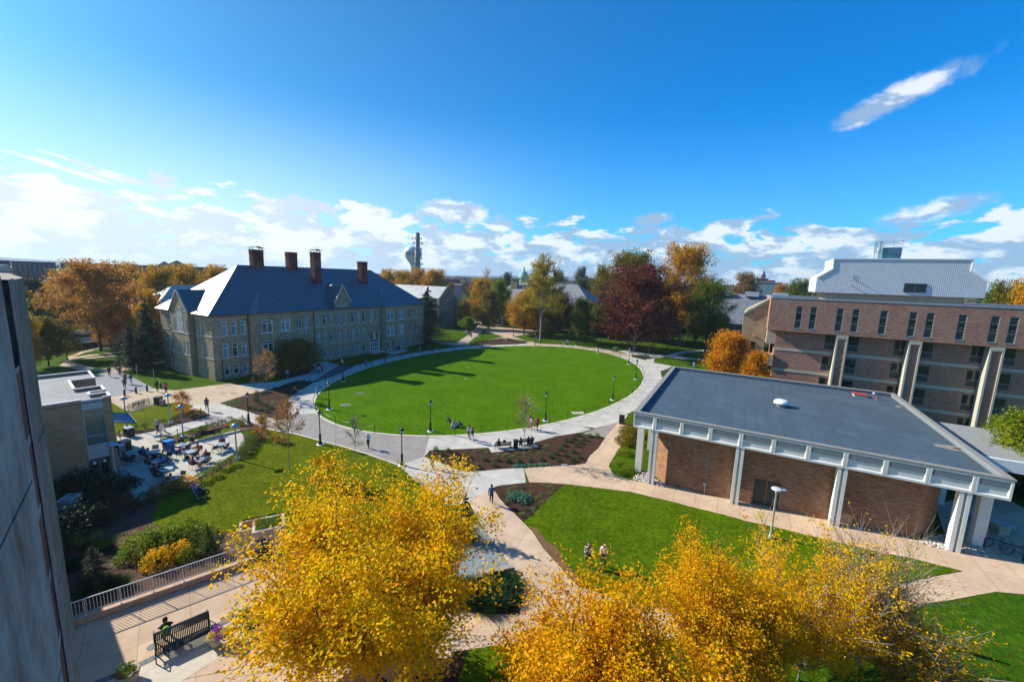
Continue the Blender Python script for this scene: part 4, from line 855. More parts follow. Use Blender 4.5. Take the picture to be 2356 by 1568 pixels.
# ---------------------------------------------------------------- tan brick student building on the left
UBR = brickmat('tan_brick', (.60, .34, .16), (.46, .25, .11), (.38, .25, .14), .30, .085, .012, big=.35)
def union():
    g = G(*Z5_pt(1195, 1240)); A = R_(51.3); root = empty('student_building', (g[0], g[1], 0), A, 'tan brick building with a flat pale roof and a tall glass strip above its doors', 'building')
    H = 7.4; wl = MB(); D_ = 12   # x negative goes towards the camera, y inwards
    facade(wl, -12, -1.87, -.3, H, 0, [], .2); facade(wl, -.52, 0, -.3, H, 0, [], .2)
    wl.quad((0, 0, -.3), (0, 1.75, -.3), (0, 1.75, H), (0, 0, H)); wl.quad((0, 1.75, -.3), (-1.1, 1.75, -.3), (-1.1, 1.75, H), (0, 1.75, H)); wl.quad((-1.1, 1.75, -.3), (-1.1, 2.75, -.3), (-1.1, 2.75, H), (-1.1, 1.75, H))
    wl.quad((-1.1, 2.75, -.3), (0, 2.75, -.3), (0, 2.75, H), (-1.1, 2.75, H)); wl.quad((0, 2.75, -.3), (0, 4.9, -.3), (0, 4.9, H), (0, 2.75, H)); wl.quad((0, 4.9, -.3), (-1.8, 4.9, -.3), (-1.8, 4.9, H), (0, 4.9, H))
    wl.quad((-1.8, 4.9, -.3), (-1.8, 9.2, -.3), (-1.8, 9.2, H), (-1.8, 4.9, H)); wl.quad((-1.8, 9.2, -.3), (0, 9.2, -.3), (0, 9.2, H), (-1.8, 9.2, H)); wl.quad((0, 9.2, -.3), (0, 13.6, -.3), (0, 13.6, H), (0, 9.2, H)); wl.quad((0, 13.6, -.3), (-12, 13.6, -.3), (-12, 13.6, H), (0, 13.6, H))
    wl.quad((-12, 13.6, -.3), (-12, 0, -.3), (-12, 0, H), (-12, 13.6, H)); wl.build('wall', UBR, root)
    poly = [(-12, 0), (-1.87, 0), (-1.87, .06), (-.52, .06), (-.52, 0), (0, 0), (0, 1.75), (-1.1, 1.75), (-1.1, 2.75), (0, 2.75), (0, 4.9), (-1.8, 4.9), (-1.8, 9.2), (0, 9.2), (0, 13.6), (-12, 13.6)]
    r = MB(); r.prism(poly, H-.35, H-.22); r.build('roof', roofmat('pale_roof', (.235, .235, .245), 0, 2.2, .8), root)
    c = MB(); t = .16
    for a, b in (((-12, 0), (-1.87, 0)), ((-.52, 0), (0, 0)), ((0, 0), (0, 1.75)), ((0, 1.75), (-1.1, 1.75)), ((-1.1, 1.75), (-1.1, 2.75)), ((-1.1, 2.75), (0, 2.75)), ((0, 2.75), (0, 4.9)), ((0, 4.9), (-1.8, 4.9)), ((-1.8, 4.9), (-1.8, 9.2)), ((-1.8, 9.2), (0, 9.2)), ((0, 9.2), (0, 13.6)), ((0, 13.6), (-12, 13.6))):
        d = Vector((b[0]-a[0], b[1]-a[1])).normalized(); n = Vector((-d.y, d.x)); q = [(a[0]-d.x*.03-n.x*.03, a[1]-d.y*.03-n.y*.03), (b[0]+d.x*.03-n.x*.03, b[1]+d.y*.03-n.y*.03), (b[0]+d.x*.03+n.x*t, b[1]+d.y*.03+n.y*t), (a[0]-d.x*.03+n.x*t, a[1]-d.y*.03+n.y*t)]
        c.prism(q, H+.003, H+.09+.004*(len(c.v) % 5))
    c.build('coping', mat('white_coping', (.60, .60, .58), .5), root)
    p = MB(); p.box(-1.87, -.52, .06, .2, 6.55, H-.02); p.build('spandrel_panel', mat('grey_green_panel', (.42, .46, .43), .6), root); p = MB(); p.box(-1.87, -.52, .04, .2, 2.0, 3.22); p.build('spandrel_panel', MATS['grey_green_panel'], root)
    f = MB(); 
    for z in (3.22, 4.05, 5.95, 6.49): f.box(-1.87, -.52, .06, .18, z, z+.06)
    f.box(-1.87, -1.81, .06, .18, 3.28, 6.5); f.box(-.58, -.52, .06, .18, 3.28, 6.5); o = f.build('strip_window', mat('window_bar', (.40, .46, .44), .5), root); p = MB(); p.box(-1.81, -.58, .12, .14, 3.25, 6.5); p.build('pane', glassmat('green_glass', (.10, .16, .12), .1), o)
    for a, b in ((-1.82, -1.22), (-1.17, -.57)):
        d = MB(); d.box(a, a+.09, .12, .2, .12, 1.95); d.box(b-.09, b, .12, .2, .12, 1.95); d.box(a+.09, b-.09, .12, .2, 1.83, 1.95); d.box(a+.09, b-.09, .12, .2, .12, .27); o = d.build('door', mat('bronze_frame', (.20, .17, .13), .5, .4), root)
        p = MB(); p.box(a+.09, b-.09, .16, .17, .27, 1.83); p.build('pane', MATS['dark_glass'], o); p = MB(); p.box(a+.2, b-.2, .14, .15, 1.45, 1.7); p.build('notice', WHITE, o)
    d = MB(); d.box(-2.1, -.3, -1.0, .1, -.3, .11); d.build('door_landing', PREC, root)
    h = MB()
    for x in (-1.9, -.35): h.tube([(x, -.2, .1), (x, -.2, .95), (x, -1.5, .95), (x, -1.7, .8), (x, -1.7, .1)], .025, 6); h.tube([(x, -.2, .55), (x, -1.7, .55)], .02, 6)
    h.build('handrail', GALV, root)
    l = MB(); l.box(-.12, .12, -.14, -.01, 2.6, 2.75); l.build('wall_lamp', BLACK, root)
    # glazed lean-to canopy on the far side of the corner
    cg = MB(); cg.add([(.05, 3.2, 4.2), (1.9, 3.2, 3.6), (1.9, 7.2, 3.6), (.05, 7.2, 4.2)], [(0, 1, 2, 3)]); cg.add([(.05, 3.2, 4.14), (1.9, 3.2, 3.54), (1.9, 7.2, 3.54), (.05, 7.2, 4.14)], [(3, 2, 1, 0)]); cg.build('awning_glass', glassmat('awning_glass', (.30, .48, .62), .15), root)
    cb_ = MB()
    for i in range(7): y = 3.2+i*4/6; cb_.beam((.05, y, 4.24), (1.9, y, 3.64), .05, .06)
    cb_.beam((1.9, 3.15, 3.62), (1.9, 7.25, 3.62), .1, .14); cb_.build('awning_rib', mat('awning_blue', (.07, .17, .24), .5, .3), root)
    return root
def Z5_pt(x, y): return ((100+.3189*x)*.57517, (1500+.3189*y)*.57517)
union()
# low wing that joins it to the tall stone building; it stands just beyond the left edge of the view
wg = MB(); wp = [(-37.6, 28.2), (-32.4, 23.9), (-20.0, 14.2), (-15, 7.9), (-26, -4), (-52, 14), (-45, 28)]; wg.prism(wp, -.3, 7.4)
tag(wg.build('brick_wing', UBR), 'low tan brick wing with a flat roof between the student building and the stone tower', 'building')
# tall stone building the view is taken from: its corner fills the left edge
def bd(b, d, z=None): a = R_(b); return (d*math.sin(a), d*math.cos(a))
def stonecorner():
    root = empty('stone_building', (-3, 0, 0), 0, 'tall weathered limestone and brick wall corner cropped by the left edge of the picture', 'building')
    def m_st(name, ca, cb, sc_, st):
        m, t, b = newmat(name); tcx = t.n('ShaderNodeTexCoord').outputs['Object']; mp = t.n('ShaderNodeMapping'); t.l(tcx, mp.inputs[0]); mp.inputs['Scale'].default_value = (st, st, 1)
        f = t.noise(mp.outputs[0], sc_, 6, .7, .5); f2 = t.noise(tcx, 6, 5, .7); c = t.ramp(f, [(.3, ca), (.5, tuple((x+y)/2 for x, y in zip(ca, cb))), (.72, cb)]); c = t.mix(t.math('MULTIPLY', t.sm(f2, .5, .75), .4), c, (.06, .045, .04))
        t.l(c, b.inputs['Base Color']); b.inputs['Roughness'].default_value = .9; bp = t.n('ShaderNodeBump'); bp.inputs['Strength'].default_value = .5; bp.inputs['Distance'].default_value = .03; t.l(f, bp.inputs['Height']); t.l(bp.outputs[0], b.inputs['Normal']); return m
    SM = m_st('smooth_limestone', (.10, .09, .07), (.30, .265, .20), 3.2, 3); RGH = m_st('rough_limestone', (.06, .04, .035), (.46, .36, .32), 7.0, 4); BLK = m_st('grey_block', (.17, .11, .085), (.42, .42, .40), 2.4, 2.5)
    def pr(name, pts, z0, z1, m, par=root):
        q = MB(); q.prism([(bd(*p)[0]+3, bd(*p)[1]) for p in pts], z0, z1); return q.build(name, m, par)
    # pilaster face, rough strip, brick reveal and big block, stepping towards the viewer
    zt = 18.925
    for i, (a, b) in enumerate(((-.3, 6.2), (6.21, 11.4), (11.41, 13.9), (13.91, 15.9), (15.91, 17.5), (17.51, 18.2), (18.21, zt))):
        pr('pilaster_block', [(-49.85, 3.0), (-50.42, 2.72), (-56, 3.2), (-54, 4.6), (-50.6, 4.2)], a, b, SM)
    pr('rough_strip', [(-50.40, 2.70), (-50.72, 2.50), (-58, 3.0), (-56, 3.3)], -.3, 18.93, RGH)
    pr('brick_reveal', [(-50.70, 2.56), (-51.15, 2.36), (-60, 2.8), (-58, 3.2)], -.3, 18.6, brickmat('reveal_brick', (.15, .035, .03), (.09, .025, .022), (.30, .33, .36), .5, .30, .02))
    z = -.3
    for i, z1 in enumerate((7.5, 12.0, 14.6, 16.3, 17.4, 18.2, 18.96)):
        pr('wall_block', [(-51.10, 2.28), (-60, 1.15), (-80, .9), (-110, 3), (-80, 5), (-62, 3.4)], z, z1-.012, BLK); z = z1
    pr('coping_stone', [(-50.52, 2.5), (-60, 1.1), (-80, .86), (-85, 3.4), (-58, 3.4)], 18.962, 18.985, mat('pale_coping', (.42, .42, .36), .9))
    q = MB(); q.prism([(-1.2, -.2), (-3.4, 2.4), (-12, -7), (-25, -22), (-10, -30), (12, -14), (1.5, -1.5)], -.3, 18.3); o = q.build('main_block', BLK, root); o.location = (3, 0, 0)
stonecorner()
# ---------------------------------------------------------------- chapel-like hall with the glare-pale roof beyond
def chapel():
    A = R_(150); g = G(1047.5, 750); root = empty('gabled_hall', (g[0], g[1], 0), R_(60), 'grey stone gabled hall with a roof tinted pale as sun glare beyond the cedar tree', 'building')
    dist = math.hypot(g[0], g[1]); zr = at(1029, 659, dist)[2]; ze = at(1046, 683, dist)[2]; W_ = 9.2
    q = MB(); q.box(-W_, 0, 0, 34, -1, ze); q.add([(-W_, -.25, ze), (0, -.25, ze), (-W_/2, -.25, zr+.5), (-W_, .3, ze), (0, .3, ze), (-W_/2, .3, zr+.5)], [(0, 1, 2), (5, 4, 3), (1, 4, 5, 2), (3, 0, 2, 5), (0, 3, 4, 1)]); q.box(-W_-.9, -W_+.4, -.6, .5, -1, ze-.3); q.box(-.4, .9, -.6, .5, -1, ze-.3)
    q.build('wall', stonemat('grey_rubble', [(.12, .11, .09), (.22, .20, .16), (.30, .27, .22)], 2.2), root)
    r = MB(); e = .8; r.add([(-W_-e, .3, ze-.6), (-W_/2, .3, zr), (-W_/2, 34, zr), (-W_-e, 34, ze-.6), (e, .3, ze-.6), (e, 34, ze-.6)], [(0, 1, 2, 3), (1, 4, 5, 2)]); r.build('roof', slatemat('glare_pale_slate', (.50, .50, .49), .38, .15), root)  # white sun glare on the slope is painted into the slate colour
    s = MB(); s.box(-W_/2-.15, -W_/2+.15, -.3, -.26, ze+.6, ze+2.6); s.box(-W_/2-.6, -W_/2+.6, -.3, -.262, ze+1.5, ze+1.75); s.build('gable_slit', mat('slit_dark', (.05, .05, .05), .8), root)
chapel()
def far_hall():
    g = G(1112, 741); dist = math.hypot(g[0], g[1]); A = R_(-27); root = empty('stone_house', (g[0], g[1], 0), A, 'two-storey rubble stone house with a grey slate hip roof and stone chimney', 'building')
    sx_ = 1.0; ze = at(1112, 697, dist)[2]; zr = ze+9.0; L, Dp = 46, 21
    W = []; 
    for x in (1.5, 3.7, 6.2, 13.5, 16): W += [(x, x+1.15, ze-4.2, ze-1.5), (x, x+1.15, 1.3, 3.9)]
    W += [(8.6, 9.3, ze-5.6, ze-3.0), (10.4, 11.1, ze-5.6, ze-3.0)]
    q = MB(); facade(q, 0, L, -1, ze, 0, W, .25); q.quad((0, Dp, -1), (0, 0, -1), (0, 0, ze), (0, Dp, ze)); q.quad((L, 0, -1), (L, Dp, -1), (L, Dp, ze), (L, 0, ze)); q.build('wall', stonemat('tan_rubble', [(.16, .13, .07), (.34, .28, .16), (.44, .37, .23), (.25, .2, .12)], 1.5), root)
    for a, b, c, d in W: window(root, a, b, c, d, .12, 'sash', WHITE, GLB, t=.13)
    f = MB(); f.box(-.7, L+.7, -.7, -.02, ze-.2, ze+.9); f.box(-.7, -.02, -.02, Dp, ze-.2, ze+.9); f.build('cornice', WHITE, root)
    r = MB(); e = 1.0; z0 = ze+.9; r.add([(-e, -e, z0), (L+e, -e, z0), (L+e, Dp+e, z0), (-e, Dp+e, z0), (9.5, Dp/2, zr), (L-9, Dp/2, zr)], [(0, 1, 5, 4), (1, 2, 5), (2, 3, 4, 5), (3, 0, 4)]); r.build('roof', slatemat('grey_slate', (.23, .245, .26), .6, .2), root)
    c = MB(); c.box(9, 12, Dp/2-4, Dp/2-2, z0+3, zr+1.2); c.box(8.8, 12.2, Dp/2-4.2, Dp/2-1.8, zr+1.2, zr+1.6); c.build('chimney', MATS['tan_rubble'], root)
    d = MB(); d.box(15.6, 17.8, 1.0, 5, z0+.6, z0+2.6); d.build('dormer', WHITE, root); d = MB(); d.box(16.1, 17.3, .93, .99, z0+.8, z0+2.3); d.build('dormer_pane', GLB, root)
    d = MB(); d.box(9.0, 11.2, -.3, .1, -.3, 3.4); d.build('door_case', WHITE, root); d = MB(); d.box(9.4, 10.8, -.34, -.31, -.2, 2.6); d.build('door', GLB, root)
    d = MB(); d.tube([(12.3, -.2, -.5), (12.3, -.2, ze)], .16, 6); d.build('downpipe', COPPER, root)
far_hall()
# ---------------------------------------------------------------- water tower and mast
def tower():
    dist = 420; c = at(950, 583, dist); root = empty('water_tower', (c[0], c[1], 0), 0, 'white bulb-shaped water tower lettered WCU behind the antenna mast', 'water tower')
    zc = c[2]; R = 20.4/947*RC.dot(np.array(c)-np.array([0, 0, CAM_H]))[2]
    prof = [(3.6, -5), (2.6, 3), (2.0, zc-R*2.6), (2.1, zc-R*1.5), (3.2, zc-R*1.15), (R*.75, zc-R*.62), (R*.95, zc-R*.3), (R, 0+zc), (R*.95, zc+R*.32), (R*.78, zc+R*.6), (R*.5, zc+R*.8), (.1, zc+R*.88)]
    q = MB(); q.lathe(prof, (0, 0, 0), 32); body = q.build('tank', mat('tank_paint', (.66, .66, .60), .5, var=.06), root, True)
    # lettering wrapped round the bulb
    cu_ = bpy.data.curves.new('lettering', 'FONT'); cu_.body = 'WCU'; cu_.size = R*.70; cu_.align_x = 'CENTER'; cu_.extrude = .02; cu_.space_character = 1.15; cu_.offset = .02*R
    to = bpy.data.objects.new('t', cu_); COL.objects.link(to); me = bpy.data.meshes.new_from_object(to.evaluated_get(bpy.context.evaluated_depsgraph_get())); bpy.data.objects.remove(to)
    a0 = math.atan2(-c[1], -c[0])
    bmx = bmesh.new(); bmx.from_mesh(me); bmesh.ops.subdivide_edges(bmx, edges=bmx.edges[:], cuts=2); 
    for v in bmx.verts:
        th = a0+v.co.x/R; zz = v.co.y-R*.30; rr = R*math.sqrt(max(.2, 1-(zz/(R*1.25))**2))*1.012+v.co.z; v.co = Vector((rr*math.cos(th), rr*math.sin(th), zc+zz))
    bmx.to_mesh(me); bmx.free(); me.materials.append(mat('maroon_lettering', (.22, .12, .22), .6)); lo = bpy.data.objects.new('lettering', me); COL.objects.link(lo); lo.parent = root
    m = at(960.5, 600, dist-40); d2 = dist-40; root = empty('antenna_mast', (m[0], m[1], 0), 0, 'tall dark antenna mast crowded with aerials in front of the water tower', 'mast')
    zt = at(960, 535, d2)[2]; q = MB(); q.lathe([(3.0, -5), (2.7, zt*.5), (2.0, zt)], (0, 0, 0), 14); q.build('pole', mat('mast_steel', (.16, .18, .16), .6, .2), root, True)
    q = MB(); rg = random.Random(4)
    for z in [zt-5, zt-9, zt-14, zt-18, zt-22, zt-27, zt-31]:
        for i in range(7):
            a = i*math.tau/7+rg.random(); r = 3.4+rg.random(); q.tube([(2.2*math.cos(a), 2.2*math.sin(a), z), (r*math.cos(a), r*math.sin(a), z)], .14, 4); q.box(r*math.cos(a)-.25, r*math.cos(a)+.25, r*math.sin(a)-.25, r*math.sin(a)+.25, z-1.1, z+1.1)
    q.build('aerial', mat('aerial_grey', (.22, .26, .28), .6), root)
tower()
# ---------------------------------------------------------------- distant buildings
def block(name, u0, v0, u1, v1, dist, depth, label, m, yaw=None, rows=0, colsn=0, wm=None, roof=None, cat='building', wname='window'):
    """box building whose visible front spans u0..u1 and rises from v1 to v0 at a distance"""
    a = at(u0, v0, dist); b = at(u1, v0, dist); w_ = math.hypot(b[0]-a[0], b[1]-a[1]); rz = math.atan2(b[1]-a[1], b[0]-a[0]) if yaw is None else yaw
    root = empty(name, (a[0], a[1], 0), rz, label, cat); h = a[2]; q = MB(); q.box(0, w_, 0, depth, -2, h); q.build('wall', m, root)
    if rows:
        zb = at((u0+u1)/2, v1, dist)[2]; 
        for i in range(rows):
            s = MB(); z = h-(h-zb)*(i+.75)/(rows+.2); fh = (h-zb)/(rows+.2)*.38
            for j in range(colsn): x = w_*(j+.3)/colsn; s.box(x, x+w_/colsn*.45, -.12, -.02, z-fh, z)
            s.build(wname, wm, root)
    q = MB(); q.box(-.3, w_+.3, -.3, depth+.3, h, h+.5); q.build('parapet', roof or m, root); return root, w_, h
FARD = mat('far_brown', (.085, .07, .07), .9); FARW = mat('far_glass', (.22, .24, .27), .4); NAVY = mat('far_slate', (.05, .075, .10), .8)
block('apartment_block', 26, 602, 127, 650, 330, 16, 'long dark seven-storey apartment block on the far left horizon', FARD, rows=7, colsn=9, wm=FARW)
block('apartment_block', -30, 600, 22, 640, 300, 16, 'dark apartment block end seen above the wall at the left edge', FARD, rows=5, colsn=4, wm=FARW)
r_, w_, h_ = block('dormitory', 139, 606, 300, 640, 300, 20, 'long low dark-roofed dormitory with pale stair towers on the left', NAVY)
q = MB()
for x in (.07, .11, .16): q.box(w_*x, w_*x+1.1, -1, 0, -1, h_+1.0)
q.build('stair_tower', mat('pale_pier', (.42, .36, .36), .8), r_)
for i, (u0, u1, v) in enumerate(((365, 393, 600), (383, 432, 598))):
    r_, w_, h_ = block('gabled_house', u0, 612, u1, 630, 260-8*i, 18, ['left of two steep gables on the skyline behind the orange trees', 'right of two steep gables on the skyline behind the orange trees'][i], FARD)
    z = at(u0, v, 260)[2]; q = MB(); q.add([(-1, -.5, h_), (w_+1, -.5, h_), (w_/2, -.5, z), (-1, 18, h_), (w_+1, 18, h_), (w_/2, 18, z)], [(0, 1, 2), (5, 4, 3), (0, 2, 5, 3), (1, 4, 5, 2)]); q.build('gable_roof', mat('far_roof_pale', (.25, .20, .19), .8), r_)
block('dormitory', 300, 611, 520, 636, 290, 16, 'long low dark-roofed dormitory behind the orange trees left of the hall', NAVY)
block('office_block', 1010, 642, 1059, 700, 300, 20, 'red brick office block with rows of small windows behind the gabled hall', mat('far_brick', (.20, .11, .10), .9), rows=5, colsn=7, wm=mat('far_dark_glass', (.04, .05, .07), .3))
block('service_block', 1046, 657, 1062, 692, 190, 12, 'windowless grey concrete block to the right of the gabled hall', mat('far_concrete', (.24, .24, .25), .9))
# house left of the hall, with a pale roof, half hidden
def side_house():
    g = at(352, 690, 120); root = empty('stone_cottage', (g[0], g[1], 0), R_(58), 'pale-roofed stone building half hidden behind the left end of the hall', 'building'); q = MB(); q.box(0, 34, 0, 14, -1, 9.0); q.build('wall', STONE, root)
    q = MB(); q.add([(-1, -1, 9), (35, -1, 9), (35, 15, 9), (-1, 15, 9), (6, 7, 14.6), (30, 7, 14.6)], [(0, 1, 5, 4), (1, 2, 5), (2, 3, 4, 5), (3, 0, 4)]); q.build('roof', slatemat('pale_smooth_slate', (.42, .42, .43), .35, .15), root)  # evenly pale slate with low roughness
    q = MB(); q.box(-1.5, 3, 2, 8, 7, 9.5); q.add([(-1.5, 2, 9.5), (3, 2, 9.5), (3, 8, 9.5), (-1.5, 8, 9.5), (-1.5, 5, 12.5), (5, 5, 12.5)], [(0, 1, 5, 4), (2, 3, 4, 5), (3, 0, 4), (1, 2, 5)]); q.build('dormer', SLATE, root)
side_house()
# slate-roofed hall left of the science block
def slate_hall():
    a = at(1665, 676, 150); b = at(1760, 672, 150); rz = math.atan2(b[1]-a[1], b[0]-a[0]); root = empty('slate_hall', (a[0], a[1], 0), rz, 'stone hall with a big mottled slate roof behind the concrete stair wing', 'building'); w_ = 40; zt = a[2]; ze = at(1700, 745, 150)[2]
    q = MB(); q.box(-4, w_, 0, 18, -1, ze); q.build('wall', STONE, root); q = MB(); q.add([(-5, -1, ze), (w_, -1, ze), (w_, 9, zt), (-5, 9, zt), (-5, 19, ze), (w_, 19, ze)], [(0, 1, 2, 3), (3, 2, 5, 4)]); q.build('roof', slatemat('mottled_slate', (.17, .19, .22), .7, .4), root)
    
    for x in (-2, 6, 14): q = MB(); q.box(x, x+4, 7, 8.6, zt-.6, zt+.9); q.build('skylight', mat('skylight_white', (.55, .6, .65), .4), root)
    q = MB(); q.box(3.2, 5.4, -.1, -.02, 2, 5); q.build('window', GLB, root)
slate_hall()
r_, w_, h_ = block('warehouse', 1744, 650, 1800, 668, 330, 30, 'low blue-grey shed on the right skyline beside the white penthouse', mat('far_teal', (.14, .22, .25), .8))
r_, w_, h_ = block('church', 1741, 641, 1768, 650, 520, 18, 'tiny dark church tower on the right skyline', mat('far_dark_red', (.10, .06, .09), .9), rows=1, colsn=8, wm=FARW)
q = MB(); z = at(1752, 633, 520)[2]; x = w_*.38; q.box(x, x+4, 0, 4, 0, z); q.lathe([(2, 0), (.2, 5)], (x+2, 2, z), 4); q.build('steeple', mat('steeple_dark', (.06, .04, .08), .9), r_)
block('hospital', 1762, 645, 1784, 655, 500, 18, 'tiny red and white building right of the church on the skyline', mat('far_red', (.30, .10, .09), .9), rows=1, colsn=6, wm=FARW)
def white_house(u, v, dist, s, label):
    g = at(u, v, dist); root = empty('white_house', (g[0], g[1], 0), R_(-8), label, 'house'); z0 = g[2]; q = MB(); q.box(0, 12*s, 0, 8*s, -1, z0+5*s); q.build('wall', WHITE, root)
    q = MB(); q.add([(-.6, -.6, z0+5*s), (12*s+.6, -.6, z0+5*s), (12*s+.6, 8*s+.6, z0+5*s), (-.6, 8*s+.6, z0+5*s), (2*s, 4*s, z0+8*s), (10*s, 4*s, z0+8*s)], [(0, 1, 5, 4), (1, 2, 5), (2, 3, 4, 5), (3, 0, 4)]); q.build('roof', NAVY, root)
    q = MB(); 
    for i in range(4): q.box((1+i*2.8)*s, (2.3+i*2.8)*s, -.1, -.02, z0+2*s, z0+3.8*s)
    q.build('window', FARW, root)
white_house(1325, 668, 260, 1.0, 'small white house with a dark roof between the tall bare tree and the maroon tree')
white_house(1262, 690, 200, 1.1, 'white porch house showing between the big tree limbs')
# green copper cupola behind the tall tree
g = at(1205, 640, 330); root = empty('clock_cupola', (g[0], g[1], 0), 0, 'green copper cupola behind the tall bare-limbed tree', 'cupola'); PAT = mat('green_copper', (.12, .42, .30), .7)
z = g[2]; q = MB(); q.box(-14, 14, -8, 8, -1, z-11); q.build('hall', FARD, root); q = MB(); q.lathe([(5, -11), (5, -6), (4, -5.5), (4, 0), (4.6, .3), (4, 2), (2.6, 4.5), (.8, 6), (.3, 9)], (0, 0, z), 12); q.build('dome', PAT, root)
# parked vehicles by the lot on the far left
def vehicle(u, v, rz, L, W_, H, col_, label, cat, name):
    g = G(u, v); root = empty(name, (g[0], g[1], 0), rz, label, cat); P = mat('paint_'+name+str(round(col_[0], 2)), col_, .35); q = MB()
    prof = [(0, .45), (L, .45), (L, H*.62), (L*.96, H*.98), (L*.9, H), (L*.03, H), (0, H*.95)]
    n = len(prof); q.add([(x, 0, z) for x, z in prof]+[(x, W_, z) for x, z in prof], [tuple(range(n)), tuple(range(n, 2*n))[::-1]]+[((i+1) % n, i, n+i, n+(i+1) % n) for i in range(n)]); q.build('body', P, root)
    q = MB(); q.box(L*.06, L*.82, -.02, -.005, H*.55, H*.78); q.box(L*.97, L+.01, .2, W_-.2, H*.55, H*.85); q.build('window', MATS['dark_glass'], root); q = MB(); q.box(L*.3, L*.42, .5, W_-.5, H, H+.25); q.box(L*.6, L*.68, .6, W_-.6, H, H+.2); q.build('roof_unit', WHITE, root)
    for x in (L*.18, L*.8):
        for y in (.05, W_-.3):
            q = MB(); q.tube([(x, y, .45), (x, y+.25, .45)], .45, 12); q.build('wheel', DARKM, root)
vehicle(*r1(480, 1020), R_(35), 11.5, 2.5, 3.1, (.52, .50, .44), 'long cream motorhome parked behind the lot hedge at left', 'motorhome', 'motorhome')
vehicle(*r1(720, 960), R_(35), 11, 2.5, 3.1, (.55, .52, .45), 'second cream bus parked behind the first, beside the brown oak trunk', 'bus', 'bus')
def car(u, v, rz, c, label, grp='cars parked in the far left lot', dist=None):
    g = G(u, v); root = empty('parked_car', (g[0], g[1], 0), rz, label, 'car', grp); q = MB(); L, W_ = 4.4, 1.8
    prof = [(0, .35), (L, .35), (L, .8), (L*.78, .95), (L*.62, 1.42), (L*.25, 1.42), (L*.08, .98), (0, .9)]; n = len(prof); q.add([(x, 0, z) for x, z in prof]+[(x, W_, z) for x, z in prof], [tuple(range(n)), tuple(range(n, 2*n))[::-1]]+[((i+1) % n, i, n+i, n+(i+1) % n) for i in range(n)]); q.build('body', mat('car_'+str(c), c, .25), root)
    q = MB(); q.add([(L*.13, -.01, .98), (L*.72, -.01, .98), (L*.61, -.01, 1.36), (L*.27, -.01, 1.36)], [(0, 1, 2, 3)]); q.add([(L*.79, .1, .97), (L*.79, W_-.1, .97), (L*.635, W_-.2, 1.4), (L*.635, .2, 1.4)], [(0, 1, 2, 3)]); q.build('window', MATS['dark_glass'], root)
    for x in (.8, 3.5):
        for y in (-.02, W_-.2): q = MB(); q.tube([(x, y, .32), (x, y+.22, .32)], .32, 10); q.build('wheel', DARKM, root)
for i, (x, y, c) in enumerate(((395, 815, (.5, .52, .55)), (480, 822, (.3, .32, .36)), (560, 842, (.45, .45, .47)), (420, 790, (.5, .5, .5)), (790, 1025, (.5, .5, .52)), (1030, 985, (.3, .32, .36)))):
    car(*r1(x, y), R_(30), c, ['silver car leftmost in the front row of the far lot', 'dark grey car between two silver cars in the far lot', 'silver car rightmost in the front row of the far lot', 'light grey car in the back row of the far lot', 'grey car beside the motorhome and oak trunk', 'dark car glinting behind the spruces'][i])
hd = MB(); g0 = G(*r1(690, 1045)); g1_ = G(*r1(820, 1025)); hd.beam((g0[0], g0[1], .6), (g1_[0], g1_[1], .6), 1.4, 1.3); tag(hd.build('clipped_hedge', mat('hedge_dark', (.02, .035, .012), .9, var=.5, vs=8, bump=1, bs=8)), 'low dark clipped hedge behind the brown oak trunk', 'hedge')
for (x, y) in ((240, 640), ):
    pass
# ---------------------------------------------------------------- trees
def leaves(cen, L, W_, rng, up=.35, fold=.25, jit_=.3):
    """rhombic folded leaves at the given centres, as verts and quads"""
    n = len(cen); a = rng.normal(size=(n, 3)); a[:, 2] = a[:, 2]*.6-.25; a /= np.linalg.norm(a, axis=1)[:, None]
    nrm = rng.normal(size=(n, 3)); nrm[:, 2] = np.abs(nrm[:, 2])+up; b = np.cross(a, nrm); b /= np.linalg.norm(b, axis=1)[:, None]; c = np.cross(a, b)
    s = L*(1+jit_*(rng.random(n)-.5)*2)[:, None]; w_ = s*(W_/L)
    v = np.empty((n, 4, 3)); v[:, 0] = cen-a*s*.5; v[:, 1] = cen+b*w_*.5+c*w_*fold-a*s*.05; v[:, 2] = cen+a*s*.5; v[:, 3] = cen-b*w_*.5+c*w_*fold-a*s*.05
    return v.reshape(-1, 3), np.arange(n*4).reshape(-1, 4)
def branch(mb, pts, r0, r1, n):
    k = len(pts); mb.tube(pts, [r0+(r1-r0)*i/(k-1) for i in range(k)], n, cap=False)
def curve(a, b, bend, seg, rg, wob):
    a = np.array(a, float); b = np.array(b, float); out = []; L = np.linalg.norm(b-a)
    for i in range(seg+1):
        t = i/seg; p = a+(b-a)*t; p = p+np.array(bend)*L*4*t*(1-t)
        if 0 < i: p = p+np.array([rg.gauss(0, wob*L*.3), rg.gauss(0, wob*L*.3), rg.gauss(0, wob*L*.2)])*(t if t < 1 else .5)
        out.append(p)
    return out
TREES = {}
